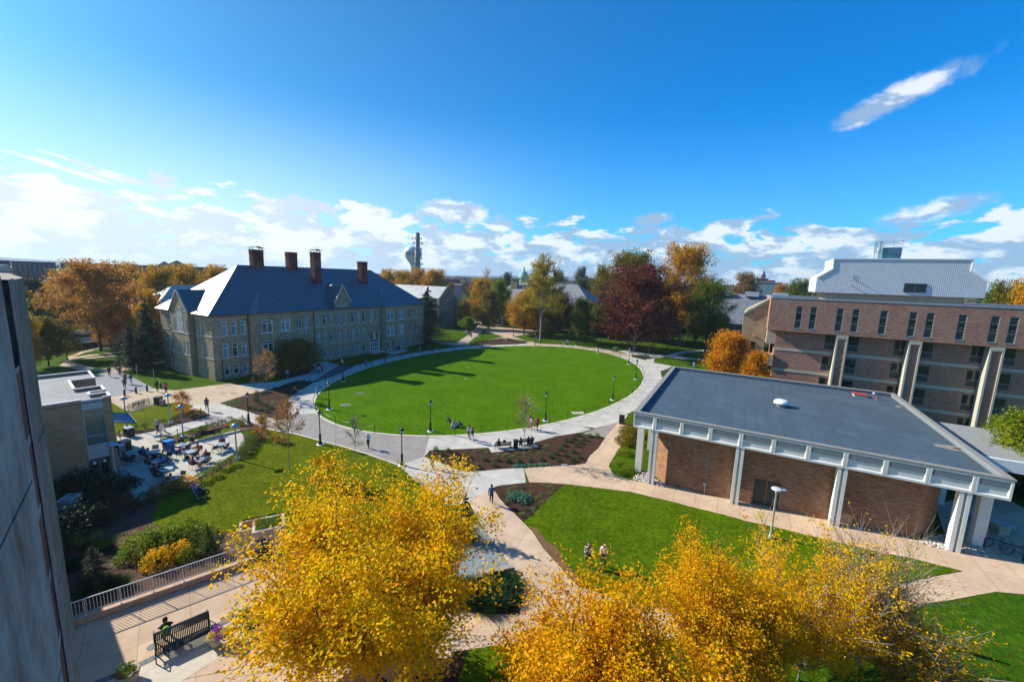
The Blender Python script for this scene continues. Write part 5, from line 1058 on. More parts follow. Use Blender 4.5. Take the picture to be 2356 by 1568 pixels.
def tree_mesh(kind, seed, H, R, trunk=.25, nl=14, sub=6, leaf=.3, lw=.6, N=6000, sig=.5, shape='round', tr=.018, fill=.25, upb=.15, twigs=True, zlow=None, barm=None, lm=None, droop=0):
    rg = random.Random(seed); rn = np.random.default_rng(seed); mb = MB(); ht = H*trunk; tips = []
    env = {'round': lambda q: math.sqrt(max(0, 1-(2*q-1)**2))*.98+.05, 'vase': lambda q: .25+.75*min(1, q*1.25)*(1 if q < .8 else 1-(q-.8)*2.2), 'oval': lambda q: math.sqrt(max(0, 1-(abs(2*q-.8)/1.2)**2))+.03, 'wide': lambda q: .35+.9*math.sin(min(1, q*.95+.12)*math.pi)**.7*.75,
           'cone': lambda q: (1-q)**.85+.03, 'dome': lambda q: math.sqrt(max(0, 1-q*q))+.02}[shape]
    lead = curve((0, 0, -.3), (rg.uniform(-.03, .03)*H, rg.uniform(-.03, .03)*H, H*(.80 if shape != 'vase' else trunk+.1)), (0, 0, 0), 7, rg, .03)
    branch(mb, lead, H*tr, H*tr*(.22 if shape != 'vase' else .7), 8)
    for i in range(nl):
        q = (i+.5)/nl; zs = ht+(H*.72-ht)*q**1.1 if shape != 'vase' else ht*(.8+.35*q); tt = min(1, (zs+.3)/(lead[-1][2]+.3)); k = tt*7; j = min(6, int(k)); s0 = lead[j]+(lead[j+1]-lead[j])*(k-j)
        qq = min(.97, q+rg.uniform(.05, .25)) if shape not in ('vase',) else rg.uniform(.3, 1)
        az_ = i*2.399+rg.uniform(-.4, .4); rr = R*env(qq)*rg.uniform(.72, 1.02); ze = ht+(H-ht)*qq
        if shape == 'vase': ze = ht+(H-ht)*(.35+.65*rg.random()); rr = R*env((ze-ht)/(H-ht))*math.sqrt(rg.random())*1.05
        if shape == 'cone': ze = zs+rr*.1-droop*rr
        e = (math.cos(az_)*rr, math.sin(az_)*rr, ze); c_ = curve(s0, e, (-math.cos(az_)*upb*.5, -math.sin(az_)*upb*.5, upb) if shape != 'vase' else (math.cos(az_)*.08, math.sin(az_)*.08, -.04), 6, rg, .07)
        L = float(np.linalg.norm(np.array(e)-s0)); branch(mb, c_, max(.02, H*tr*.42*(1-q*.5)), .02, 6)
        for s in range(sub):
            t = rg.uniform(.3, 1); k = t*6; j = min(5, int(k)); p = c_[j]+(c_[j+1]-c_[j])*(k-j); d = (c_[j+1]-c_[j]); d = d/np.linalg.norm(d)+np.array([rg.gauss(0, .65), rg.gauss(0, .65), rg.gauss(.18, .45)]); d /= np.linalg.norm(d)
            l = L*rg.uniform(.22, .45); e2 = p+d*l; c2_ = curve(p, e2, (0, 0, .05), 4, rg, .1); branch(mb, c2_, .03*H/12+.005, .008, 4)
            for z in c2_[1:]: tips.append(z)
            if twigs:
                for _ in range(2):
                    d3 = d+np.array([rg.gauss(0, .7), rg.gauss(0, .7), rg.gauss(0, .5)]); e3 = e2+d3/np.linalg.norm(d3)*l*.5; mb.tube([tuple(p+(e2-p)*.7), tuple(e3)], [.014, .006], 3, cap=False); tips.append(e3)
        tips.append(np.array(e))
    T = np.array(tips)
    cen = T[rn.integers(0, len(T), N)]+rn.normal(size=(N, 3))*sig
    if fill:
        nf = int(N*fill); u = rn.random(nf)**.5; th = rn.random(nf)*math.tau; q = rn.random(nf); zz = ht+(H-ht)*q; rr = np.array([R*env(v) for v in q])*np.sqrt(rn.random(nf))*.92
        c2 = np.stack([rr*np.cos(th), rr*np.sin(th), zz], 1); cl = (np.sin(c2[:, 0]*2.1+1)+np.sin(c2[:, 1]*2.3)+np.sin(c2[:, 2]*2.7+2)) > -.4; cen = np.concatenate([cen[:N-nf], c2[cl]])
    kx = R/np.percentile(np.hypot(cen[:, 0], cen[:, 1]), 97.5); kz = H/np.percentile(cen[:, 2], 99.3); cen *= (kx, kx, kz); mb.v = [(a*kx, b_*kx, c*kz) for a, b_, c in mb.v]; e_ = np.hypot(cen[:, 0], cen[:, 1])/R; cen = cen[(e_ < 1.12) & (cen[:, 2] < H*1.03)]
    v, f = leaves(cen, leaf, leaf*lw, rn)
    cm = fast_mesh('crown', v, f); tm = bpy.data.meshes.new('trunk'); tm.from_pydata(mb.v, [], mb.f); tm.polygons.foreach_set('use_smooth', [True]*len(tm.polygons)); TREES[kind] = (tm, cm, H, R); return TREES[kind]
def conifer(kind, seed, H, R, N=9000, leaf=.22, layers=18, droop=.12, gap=.5, lw=.35):
    rg = random.Random(seed); rn = np.random.default_rng(seed); mb = MB(); mb.tube([(0, 0, -.3), (0, 0, H*.5), (0, 0, H*.98)], [H*.018, H*.010, .02], 7); pts = []
    for i in range(layers):
        q = i/(layers-1); z = H*(.08+.88*q); rr = R*((1-q)**.8*.95+.04)
        for j in range(9 if q < .7 else 6):
            a = j*math.tau/9+rg.random()*2; r = rr*rg.uniform(.55, 1.2); z = H*(.08+.88*q)+rg.uniform(-.6, .6)*H*.88/layers; e = (r*math.cos(a), r*math.sin(a), z-droop*r+rg.uniform(-1, 1)*r*.10); c_ = curve((0, 0, z), e, (0, 0, .06), 4, rg, .03); branch(mb, c_, .05*(1-q)+.012, .008, 4)
            for s in range(10): t = rg.uniform(.15, 1); pts.append((e[0]*t, e[1]*t, z+(e[2]-z)*t+.06*4*t*(1-t)*r, r*.19))
    P = np.array(pts); k = rn.integers(0, len(P), N); cen = P[k, :3]+rn.normal(size=(N, 3))*np.stack([P[k, 3], P[k, 3], P[k, 3]*gap*.5], 1)
    v, f = leaves(cen, leaf, leaf*lw, rn, up=1.2); cm = fast_mesh('crown', v, f); tm = bpy.data.meshes.new('trunk'); tm.from_pydata(mb.v, [], mb.f); TREES[kind] = (tm, cm, H, R)
def put_tree(kind, name, base, H, R, lm, bm_, label, cat='tree', group=None, rz=0, z=None):
    tm, cm, h0, r0 = TREES[kind]; z = base[2] if z is None else z
    o = empty(name, (base[0], base[1], z), rz, label, cat, group); o.scale = (R/r0, R/r0, H/h0)
    for nm, me, m in (('trunk', tm, bm_), ('crown', cm, lm)):
        if not me.materials: me.materials.append(m)
        c = bpy.data.objects.new(nm, me); COL.objects.link(c); c.parent = o; c.material_slots[0].link = 'OBJECT'; c.material_slots[0].material = m
    return o
# foliage colours
YEL = leafmat('yellow_leaves', [(.55, .24, .002), (.88, .44, .001), (.97, .57, .002), (.92, .52, .001), (.42, .44, .006), (.98, .66, .004)], .5, 1.1)
YEL2 = leafmat('amber_leaves', [(.44, .17, .002), (.82, .38, .001), (.95, .52, .002), (.40, .36, .004), (.95, .56, .002)], .48, 1.1)
GOLD = leafmat('golden_leaves', [(.34, .14, .006), (.52, .23, .006), (.62, .31, .008), (.38, .28, .012), (.20, .18, .012)], .36, .25)
RUST = leafmat('russet_leaves', [(.24, .08, .02), (.42, .15, .03), (.52, .22, .03), (.46, .26, .02), (.34, .13, .03)], .36, .3)
OLIV = leafmat('olive_leaves', [(.08, .08, .006), (.16, .13, .008), (.26, .17, .010), (.12, .13, .008), (.06, .07, .006)], .28, .3)
GREEN = leafmat('green_leaves', [(.02, .06, .004), (.05, .11, .005), (.10, .16, .008), (.20, .20, .012), (.05, .10, .005)], .28, .35)
BRGR = leafmat('bright_green_leaves', [(.05, .12, .004), (.12, .22, .006), (.24, .28, .008), (.36, .32, .01)], .35, .5)
MARO = leafmat('maroon_leaves', [(.06, .018, .014), (.13, .024, .018), (.19, .036, .022), (.15, .09, .018), (.26, .09, .03)], .25, .3)
ORNG = leafmat('orange_leaves', [(.12, .14, .005), (.30, .22, .006), (.52, .17, .003), (.66, .24, .004), (.70, .34, .006), (.22, .20, .006)], .35, .5)
ORG2 = leafmat('pale_orange_leaves', [(.16, .16, .02), (.38, .18, .03), (.46, .20, .05), (.30, .22, .04), (.42, .12, .05)], .35, .9)
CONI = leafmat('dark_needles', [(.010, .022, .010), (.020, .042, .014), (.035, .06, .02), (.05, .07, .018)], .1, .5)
CEDR = leafmat('blue_green_needles', [(.010, .030, .020), (.022, .055, .035), (.05, .10, .055)], .12, .5)
FARG = leafmat('far_green_leaves', [(.03, .06, .03), (.06, .09, .035), (.10, .11, .03)], .2, .08)
FARO = leafmat('far_orange_leaves', [(.14, .09, .03), (.26, .14, .03), (.30, .19, .04)], .25, .08)
BOX = leafmat('boxwood_leaves', [(.018, .05, .015), (.04, .09, .022), (.07, .13, .03)], .2, 2)
TEAL = leafmat('lavender_leaves', [(.05, .15, .10), (.10, .25, .16), (.16, .32, .2)], .25, 3)
LITE = leafmat('sedge_leaves', [(.10, .17, .04), (.18, .26, .07), (.24, .30, .10)], .3, 3)
DKGR = leafmat('liriope_leaves', [(.008, .03, .010), (.018, .055, .015), (.03, .08, .02)], .2, 2)
# near yellow trees
def near_tree(kind, seed, H, R, N, leaf, nl, sub=9, sig=.32, low=.1): tree_mesh(kind, seed, H, R, trunk=.17, nl=nl, sub=sub, leaf=leaf, lw=.6, N=N, sig=sig, shape='vase', tr=.014, fill=.12)
near_tree('yellow_a', 11, 10.6, 5.6, 105000, .165, 36); near_tree('yellow_b', 12, 10.8, 4.4, 80000, .15, 30); 
tree_mesh('yellow_c', 13, 7.6, 3.9, trunk=.12, nl=26, sub=10, leaf=.12, lw=.5, N=42000, sig=.16, shape='vase', tr=.012, fill=.05)
tree_mesh('sparse_c', 15, 6, 2.6, trunk=.1, nl=30, sub=12, leaf=.13, lw=.5, N=11000, sig=.16, shape='vase', tr=.009, fill=0)
tree_mesh('bare_c', 14, 7.4, 2.6, trunk=.1, nl=44, sub=15, leaf=.12, lw=.5, N=5000, sig=.10, shape='vase', tr=.009, fill=0)
b = G(868, 1562); put_tree('yellow_a', 'yellow_tree', b, 9.4, 5.3, YEL, BARKD, 'big golden yellow tree with dark forked limbs beside the terrace benches', rz=.4)
b = at(1390, 1560, 12.8); put_tree('yellow_b', 'yellow_tree', (b[0]-.1, b[1]+.4, 0), 7.9, 4.0, YEL2, BARKD, 'amber yellow tree at the bottom centre in front of the striped-jumper walker', rz=1.4)
b = G(1835, 1565); put_tree('yellow_c', 'yellow_tree', b, 7.6, 3.3, YEL, BARKG, 'bright yellow fine-leaved tree just below the silver lamp on the library lawn', rz=2.1)
b = G(1640, 1640); put_tree('yellow_b', 'yellow_tree', b, 7.6, 3.0, YEL2, BARKD, 'shorter yellow tree filling the gap between the amber and the fine-leaved tree', rz=3.6)
b = G(2075, 1615); put_tree('sparse_c', 'sparse_tree', b, 5.2, 2.6, YEL2, BARKG, 'thin grey-twigged tree with scattered orange leaves at lower right', rz=.6)
b = G(1970, 1540); put_tree('bare_c', 'bare_tree', b, 7.6, 2.1, YEL, BARKG, 'bare upright grey twigs rising behind the bright yellow tree', rz=2.6)
# general kinds
tree_mesh('oak', 21, 18, 9, trunk=.22, nl=20, sub=8, leaf=.40, N=24000, sig=.5, shape='round', tr=.02, fill=.12)
tree_mesh('round', 22, 16, 7, trunk=.15, nl=20, sub=8, leaf=.42, N=24000, sig=.6, shape='round', tr=.018, fill=.3)
tree_mesh('dense', 23, 14, 6, trunk=.10, nl=22, sub=9, leaf=.40, N=24000, sig=.6, shape='oval', tr=.016, fill=.4)
tree_mesh('tall', 24, 22, 7.5, trunk=.28, nl=18, sub=7, leaf=.42, N=11000, sig=.45, shape='oval', tr=.020, fill=0, upb=.2)
tree_mesh('plane', 25, 24, 8.5, trunk=.2, nl=24, sub=9, leaf=.44, N=26000, sig=.6, shape='round', tr=.018, fill=.2)
tree_mesh('plane2', 35, 22, 9.5, trunk=.10, nl=26, sub=10, leaf=.46, N=30000, sig=.6, shape='oval', tr=.018, fill=.25)
tree_mesh('young', 26, 5, 1.4, trunk=.35, nl=12, sub=5, leaf=.13, N=1500, sig=.14, shape='oval', tr=.010, fill=.1)
tree_mesh('sapling', 27, 4.6, 1.1, trunk=.38, nl=12, sub=5, leaf=.10, N=420, sig=.10, shape='oval', tr=.008, fill=0)
tree_mesh('shrubtree', 28, 3, 1.3, trunk=.06, nl=12, sub=6, leaf=.13, N=2600, sig=.2, shape='oval', tr=.012, fill=.3)
tree_mesh('bare', 29, 20, 7, trunk=.2, nl=18, sub=12, leaf=.4, N=900, sig=.5, shape='oval', tr=.016, fill=0)
tree_mesh('far', 30, 14, 6.5, trunk=.08, nl=14, sub=6, leaf=.75, N=2600, sig=.9, shape='round', tr=.016, fill=.35, twigs=False)
tree_mesh('far2', 31, 12, 7.5, trunk=.05, nl=12, sub=6, leaf=.8, N=2600, sig=1.0, shape='dome', tr=.016, fill=.4, twigs=False)
conifer('spruce', 41, 12, 3.6, 24000, .26); conifer('cedar', 42, 16, 7.0, 30000, .34, 15, .10, 1.0); conifer('dwarf', 43, 2, .8, 4500, .07, 12, .3, .8)
def mid(kind, name, u, v, vt, hw, lm, bk, label, rz=0, cat='tree', group=None, ut=None, dist=None):
    """tree whose foot is seen at u, v, top at vt, crown half-width hw pixels"""
    b = G(u, v) if dist is None else at(u, v, dist); 
    if dist is not None: b = (b[0], b[1], 0.0)
    d = math.hypot(b[0], b[1]); zt = at(u if ut is None else ut, vt, d)[2]; c = RC @ (np.array([b[0], b[1], zt*.6])-np.array([0, 0, CAM_H])); R = hw*c[2]/F_PX*1.0
    return put_tree(kind, name, b, zt-b[2], R, lm, bk, label, cat, group, rz)
mid('oak', 'oak_tree', 233, 807, 601, 92, RUST, WOODD, 'big russet brown oak with a dark trunk left of the stone hall', .5)
mid('spruce', 'spruce_tree', 307, 853, 742, 30, CONI, BARKD, 'shorter front spruce near the left end of the hall', .2); mid('spruce', 'spruce_tree', 349, 842, 682, 40, CONI, BARKD, 'taller dark spruce against the left end wall of the hall', 1.3)
mid('dense', 'dark_tree', 336, 856, 765, 20, CONI, BARKD, 'slim dark evergreen between the two spruces', 2)
mid('round', 'dark_tree', 112, 842, 728, 46, OLIV, BARKD, 'olive brown tree beside the foreground wall, below the green one', .7)
mid('round', 'green_tree', 90, 790, 688, 45, GREEN, BARKD, 'green and orange tree at left in front of the apartment block', 1.7)
mid('dense', 'dark_conifer', 82, 700, 640, 26, CONI, BARKD, 'dark pyramidal evergreen in front of the apartment block', .4, dist=170)
for i, (u, v, vt, hw, dd) in enumerate(((205, 700, 612, 60, 150), (300, 700, 606, 48, 150), (370, 690, 613, 55, 135), (428, 690, 610, 52, 145), (498, 690, 612, 45, 160), (345, 740, 668, 35, 110), (150, 690, 622, 40, 190))):
    mid('round', 'golden_tree', u, v, vt, hw, GOLD, WOODD, ['golden tree at left, behind the russet oak', 'golden tree touching the right side of the russet oak', 'golden tree below the skyline gables', 'golden tree right of the skyline gables', 'golden tree against the left slope of the hall roof', 'yellow-orange tree just above the spruces', 'orange tree left of the oak in front of the dormitory'][i], i*.9, group='golden trees behind the hall', dist=dd)
mid('dense', 'dark_shade_tree', 684, 856, 781, 54, OLIV, BARKD, 'spreading dark olive tree in front of the hall windows', .3)
mid('young', 'young_tree', 615, 913, 803, 30, ORG2, BARKG, 'young tree with pink-orange top and green skirt in the mulch bed by the hall', .9)
mid('young', 'young_tree', 666, 1087, 915, 42, ORG2, BARKG, 'thin young tree with orange leaves on the lawn beside the paver court', 2.2)
mid('sapling', 'sapling', 818, 1077, 950, 24, BRGR, BARKG, 'slender sapling with few green leaves on the lawn edge by the hooded walker', .3)
mid('sapling', 'sapling', 1206, 1053, 905, 33, ORG2, BARKG, 'slender sapling with few orange leaves in the bed by the benches', 1.2)
mid('shrubtree', 'orange_shrub_tree', 604, 1010, 952, 21, ORNG, BARKD, 'small flame orange tree by the lamp and purple flowers', .5); mid('shrubtree', 'orange_shrub_tree', 421, 952, 898, 19, ORNG, BARKD, 'small orange and green tree beside the plaza bin', 1.5)
mid('shrubtree', 'yellow_shrub_tree', 748, 1122, 1046, 38, YEL, BARKD, 'small yellow tree peeping above the big golden one on the south lawn', .5)
mid('cedar', 'cedar_tree', 984, 786, 660, 60, CEDR, BARKD, 'big layered dark blue-green cedar at the right end of the hall', .5)
mid('round', 'green_tree', 1077, 763, 728, 18, BRGR, BARKD, 'small bright green tree by the path right of the cedar', .5)
mid('tall', 'tall_tree', 1243, 783, 587, 52, leafmat('lime_gold_leaves', [(.12, .13, .008), (.24, .22, .01), (.36, .28, .012), (.40, .24, .01)], .35, .5), BARKG, 'tall tree with bare grey limbs and thin golden-green leaves at centre', .5)
mid('round', 'golden_tree', 1205, 770, 672, 45, GOLD, BARKD, 'low golden-brown tree left of the tall bare-limbed trunk', 1.1, group='golden trees by the far lawn'); mid('round', 'golden_tree', 1286, 764, 675, 42, OLIV, BARKD, 'olive gold tree right of the tall bare-limbed trunk', 2.1, group='golden trees by the far lawn')
mid('round', 'golden_tree', 1240, 745, 640, 40, GOLD, BARKD, 'golden tree directly behind the tall bare-limbed trunk', 3.1, group='golden trees by the far lawn', dist=165); mid('spruce', 'spruce_tree', 1172, 752, 696, 16, CONI, BARKD, 'dark narrow evergreen by the far stone house', .1)
mid('dense', 'dark_tree', 1334, 785, 684, 27, GREEN, BARKD, 'dark green upright tree left of the maroon one', .2); mid('round', 'dark_tree', 1375, 775, 700, 30, GREEN, BARKD, 'dark green tree hidden in the shade under the maroon tree', 1.2); 
mid('plane', 'olive_tree', 1440, 780, 578, 72, OLIV, BARKD, 'tall olive-brown tree behind the maroon one', .2)
mid('plane2', 'maroon_tree', 1459, 806, 612, 98, MARO, BARKG, 'broad maroon-leaved tree over the far lawn', 1.0)
mid('plane', 'plane_tree', 1563, 795, 561, 66, GOLD, BARKG, 'tallest golden plane tree right of the maroon tree', 2.4)
mid('dense', 'dark_tree', 1520, 790, 655, 45, MARO, BARKD, 'dark purple tree in the shade between the maroon tree and the golden plane', 2.2)
mid('plane', 'green_tree', 1622, 812, 645, 54, GREEN, BARKD, 'yellow-green tree left of the concrete stair wing', .6)
mid('dense', 'orange_tree', 1676, 850, 762, 60, ORNG, BARKD, 'round flame orange tree beside the library roof', .6, dist=80); mid('dense', 'orange_tree', 1741, 850, 808, 36, ORNG, BARKD, 'smaller orange tree in front of the science block corner', 1.8, dist=72)
mid('dense', 'bright_tree', 2350, 1120, 940, 80, BRGR, BARKD, 'bright yellow-green tree cropped by the right edge', .9)
mid('dense', 'bright_tree', 2310, 1040, 955, 40, BRGR, BARKD, 'bushy green tree behind the one at the right edge', 1.9)
for i, (u, v, vt, hw, dd, lm, lb) in enumerate(((930, 700, 622, 34, 230, GOLD, 'orange tree at the foot of the water tower, leftmost'), (962, 700, 618, 32, 225, GOLD, 'orange tree right under the antenna mast'), (1000, 700, 620, 36, 215, GOLD, 'orange tree right of the antenna mast above the pale roof'), (893, 690, 620, 30, 240, GOLD, 'orange tree above the right end of the hall roof'),
     (1108, 720, 640, 34, 175, GOLD, 'golden tree beside the far office block'), (1148, 730, 642, 30, 160, BRGR, 'light green tree left of the far stone house'), (1125, 740, 665, 26, 150, OLIV, 'dark olive tree in front of the golden one by the far path'), (1165, 700, 628, 24, 200, FARG, 'green tree above the far stone house roof'), (1070, 740, 690, 20, 150, GOLD, 'small orange tree at the right side of the gabled hall'),
     (1385, 690, 612, 34, 190, OLIV, 'olive tree left shoulder behind the maroon tree'), (1340, 700, 640, 30, 220, FARG, 'green tree behind the small white house'), (1335, 690, 615, 20, 300, FARG, 'pale green tree above the small white house'), (1300, 700, 655, 28, 190, RUST, 'red-brown tree between the tall tree and the white house'), (1282, 690, 622, 24, 260, FARG, 'dark green tree right of the green cupola'),
     (1712, 700, 628, 32, 260, FARO, 'round tan tree on the right skyline left of the penthouse'), (1832, 700, 643, 36, 200, GREEN, 'dark green tree touching the left side of the penthouse'), (1795, 690, 652, 20, 230, RUST, 'small red-brown tree beside the blue shed'),
     (2300, 760, 650, 40, 120, OLIV, 'olive yellow tree beyond the right end of the penthouse'), (2350, 770, 645, 42, 110, GOLD, 'golden tree at the right edge above the science block roof'), (2270, 760, 655, 24, 140, GREEN, 'dark green tree just right of the penthouse'),
     (1120, 690, 612, 22, 230, None, 'leafless pale tree above the far golden trees'))):
    if lm is None: mid('bare', 'bare_tree', u, v, vt, hw, GOLD, BARKG, lb, i, dist=dd)
    else: mid('round' if i % 2 else 'dense', 'backdrop_tree', u, v, vt, hw, lm, BARKD, lb, i*1.3, dist=dd)
for i, (u, vt, hw, dd, lm) in enumerate(((1095, 705, 20, 165, OLIV), (1225, 700, 34, 150, GOLD), (1270, 712, 30, 140, OLIV), (1305, 705, 34, 150, GREEN), (1350, 695, 34, 150, OLIV), (1395, 700, 38, 145, GREEN), (1430, 715, 34, 150, GREEN), (1480, 700, 40, 145, OLIV), (1525, 705, 40, 140, GREEN), (1560, 700, 38, 145, OLIV), (1600, 700, 36, 140, GREEN), (1650, 720, 30, 140, GREEN), (1320, 672, 26, 190, RUST), (1370, 668, 30, 185, OLIV), (1600, 655, 30, 170, OLIV), (60, 720, 30, 110, GOLD), (150, 735, 30, 120, OLIV), (255, 700, 30, 130, GOLD), (330, 655, 40, 150, GOLD), (60, 660, 30, 160, GREEN), (130, 665, 34, 170, GOLD))):
    mid('plane2', 'shade_tree', u, 790, vt, hw, lm, BARKD, 'leafy tree in the shaded belt behind the nearer trees', i*1.7, group='trees in the shaded belt behind', dist=dd)
rg = random.Random(5)
n_ = 0
for i in range(46):
    u = 560+i*38+rg.uniform(-14, 14) if i >= 0 else 0; dd = rg.choice([210, 250, 290, 340, 400]); 
    if u > 2356: break
    b = at(u, 650, dd); Ht = (CAM_H-3.5)+rg.uniform(-4, 1.5); lm = rg.choice([FARG, FARG, FARO, GOLD, OLIV]); put_tree(rg.choice(['far', 'far2']), 'distant_tree', (b[0], b[1], 0), Ht, rg.uniform(6.5, 9.5), lm, BARKD, 'distant treetop in the belt of mixed green and orange trees below the horizon', 'tree', 'belt of distant trees below the horizon', rg.random()*6); n_ += 1
for i in range(30):
    u = -60+i*22+rg.uniform(-8, 8); dd = rg.choice([260, 330, 420]); b = at(u, 650, dd); put_tree(rg.choice(['far', 'far2']), 'distant_tree', (b[0], b[1], 0), (CAM_H-5)+rg.uniform(-4, 1), rg.uniform(6.5, 9.5), rg.choice([FARG, FARO, OLIV]), BARKD, 'distant treetop in the belt of mixed green and orange trees below the horizon', 'tree', 'belt of distant trees below the horizon', rg.random()*6)
# far-off woods beyond: one mass
rn = np.random.default_rng(9); n = 42000; th = rn.uniform(-1.0, 1.0, n); rr = 450+1500*rn.random(n)**1.3; x = rr*np.sin(th); y = rr*np.cos(th)
hh = (CAM_H-3.0)*(.72+.26*np.sin(th*37+rr*.01)*np.sin(th*13+1)+.08*np.sin(th*91))+rr*.0012; z = hh*(1-rn.random(n)**2*.75)
v, f = leaves(np.stack([x, y, z], 1), 7.0, 5.5, rn, up=.8); me = fast_mesh('far_woods', v, f); me.materials.append(leafmat('woods_far', [(.035, .055, .035), (.06, .075, .04), (.13, .10, .045), (.07, .09, .045)], .15, .02)); o = bpy.data.objects.new('far_woods', me); COL.objects.link(o); tag(o, kind='stuff', label='far-off woods reaching the horizon', cat='woods')
# low hills on the horizon
hb = MB(); N_ = 90
for i in range(N_+1):
    a = -1.15+2.3*i/N_; h = 24+10*math.sin(a*5+1)+7*math.sin(a*11)+(8 if a < -.45 else 0)*math.sin(min(1, (-.45-a)*4)*1.57); d = 3200
    hb.v += [(d*math.sin(a), d*math.cos(a), -5), (d*1.05*math.sin(a), d*1.05*math.cos(a), h), (d*1.6*math.sin(a), d*1.6*math.cos(a), h*.9)]
for i in range(N_):
    k = i*3
    for j in range(2): hb.f.append((k+j, k+3+j, k+4+j, k+1+j)); hb.m.append(0)
tag(hb.build('hills', mat('haze_tinted_woods', (.045, .08, .10), .95, var=.3, vs=.01), smooth=True), kind='structure')  # blue of distant haze painted into the wooded hill colour
# ---------------------------------------------------------------- shrubs
def bush_mesh(name, seed, n, r, h, leaf, lw=.6, stem=0, spiky=False):
    rn = np.random.default_rng(seed); a = rn.random(n)*math.tau; cz = rn.random(n); rad = np.sqrt(1-cz**2); k = (.55+.5*rn.random(n)**.5)*(1+.12*np.sin(a*5+seed)+.1*np.sin(a*3+cz*7))
    cen = np.stack([r*rad*k*np.cos(a), r*rad*k*np.sin(a), stem+h*cz*k*.95+.02], 1); v, f = leaves(cen, leaf, leaf*lw, rn, up=.5)
    if spiky:
        m = n; a = rn.random(m)*math.tau; b0 = np.stack([r*.4*rn.random(m)*np.cos(a), r*.4*rn.random(m)*np.sin(a), np.zeros(m)], 1); e = b0+np.stack([r*np.cos(a)*rn.random(m), r*np.sin(a)*rn.random(m), h*(.5+.5*rn.random(m))], 1); s = np.stack([-np.sin(a), np.cos(a), np.zeros(m)], 1)*.012
        v = np.stack([b0-s, b0+s, e+s*.3, e-s*.3], 1).reshape(-1, 3); f = np.arange(m*4).reshape(-1, 4)
    me = fast_mesh(name, v, f); sm_ = None
    mb = MB(); rg = random.Random(seed)
    for i in range(5): q = rg.random()*6.28; mb.tube([(0, 0, -.05), (r*.25*math.cos(q), r*.25*math.sin(q), max(stem, h*.3)), (r*.5*math.cos(q), r*.5*math.sin(q), stem+h*.6)], [.02, .015, .006], 4, cap=False)
    sm_ = bpy.data.meshes.new('stems'); sm_.from_pydata(mb.v, [], mb.f); return me, sm_
BU = {'box': bush_mesh('foliage', 1, 420, .33, .5, .07), 'low': bush_mesh('foliage', 2, 260, .34, .22, .07), 'lolly': bush_mesh('foliage', 3, 420, .5, .5, .10, stem=.42), 'yellow': bush_mesh('foliage', 4, 900, .75, 1.0, .12, stem=.1), 'laurel': bush_mesh('foliage', 5, 2600, 1.5, 1.4, .15, stem=.1), 'grass': bush_mesh('foliage', 6, 900, .8, .8, .1, spiky=True), 'dome': bush_mesh('foliage', 7, 1800, 1.2, 1.3, .10)}
def bush(kind, p, s, lm, name, label, cat='shrub', group=None, rz=None, world=False, sz=None):
    b = p if world else G(*p); me, sm_ = BU[kind]; o = empty(name, b, random.Random(int(b[0]*1000)).random()*6 if rz is None else rz, label, cat, group); o.scale = (s, s, s if sz is None else sz)
    for nm, m_, mm in (('foliage', me, lm), ('stems', sm_, BARKD)):
        if not m_.materials: m_.materials.append(mm)
        c = bpy.data.objects.new(nm, m_); COL.objects.link(c); c.parent = o; c.material_slots[0].link = 'OBJECT'; c.material_slots[0].material = mm
    return o
def s3(x, y): return (517.7+.08803*x, 851.25+.08803*y)
LBL = 'clipped round green shrub in the big mulch bed behind the two benches'; GRP = 'round shrubs in the bench bed'
for p in gs(b2, (1540, 680), (1575, 640), (1625, 680), (1680, 650), (1748, 680), (1767, 722), (1850, 705), (1828, 752), (1988, 725), (1938, 793), (2095, 730), (2075, 775), (2190, 742), (2285, 750))+gs(b3, (70, 740), (168, 748), (262, 738), (358, 728), (428, 702), (475, 678), (515, 640), (545, 606), (558, 562), (605, 574), (626, 548), (658, 518), (715, 556), (683, 582), (760, 526), (826, 531), (650, 606), (623, 660), (555, 692), (499, 736), (618, 728), (678, 710)):
    bush('box', p, 1.0, BOX, 'round_shrub', LBL, group=GRP)
for p in gs(b3, (135, 775), (195, 775), (245, 772), (300, 768), (345, 765), (405, 760))+gs(b2, (2255, 775), (2310, 775)): bush('low', p, 1.1, TEAL, 'blue_green_clump', 'low blue-green clump along the front edge of the bench bed', 'plant', 'blue-green edging clumps')
for p in gs(b3, (30, 690), (60, 680), (140, 668), (330, 665), (380, 612), (250, 650), (395, 600), (370, 640), (90, 700), (210, 672))+gs(b2, (1910, 650), (1950, 640), (1990, 640), (2100, 680), (2170, 680), (2230, 690), (1720, 700), (1800, 742), (2010, 655)): bush('low', p, .9, LITE, 'pale_green_clump', 'small pale green perennial clump in the bench bed', 'plant', 'pale perennials in the bench bed')
for p in gs(b3, (120, 1030), (165, 1055), (225, 1055), (95, 1060), (190, 1080), (160, 1025)): bush('low', p, 1.5, TEAL, 'lavender_clump', 'big blue-green mound in the triangular bed beside the pink path', 'plant', 'blue-green mounds in the triangular bed', sz=2.2)
for p in gs(b3, (70, 1000), (85, 970), (410, 952), (440, 945), (455, 968), (425, 1005), (350, 1018), (320, 1038), (230, 1148), (285, 1138), (190, 1178), (260, 1183), (120, 1142), (60, 1097), (350, 1082), (260, 1092), (310, 1122), (200, 1208), (365, 935), (270, 1000), (200, 965), (130, 955), (30, 1030), (290, 1062)): bush('low', p, .8, LITE if int(p[0]) % 2 else BOX, 'small_perennial', 'small green perennial in the triangular bed beside the pink path', 'plant', 'perennials in the triangular bed')
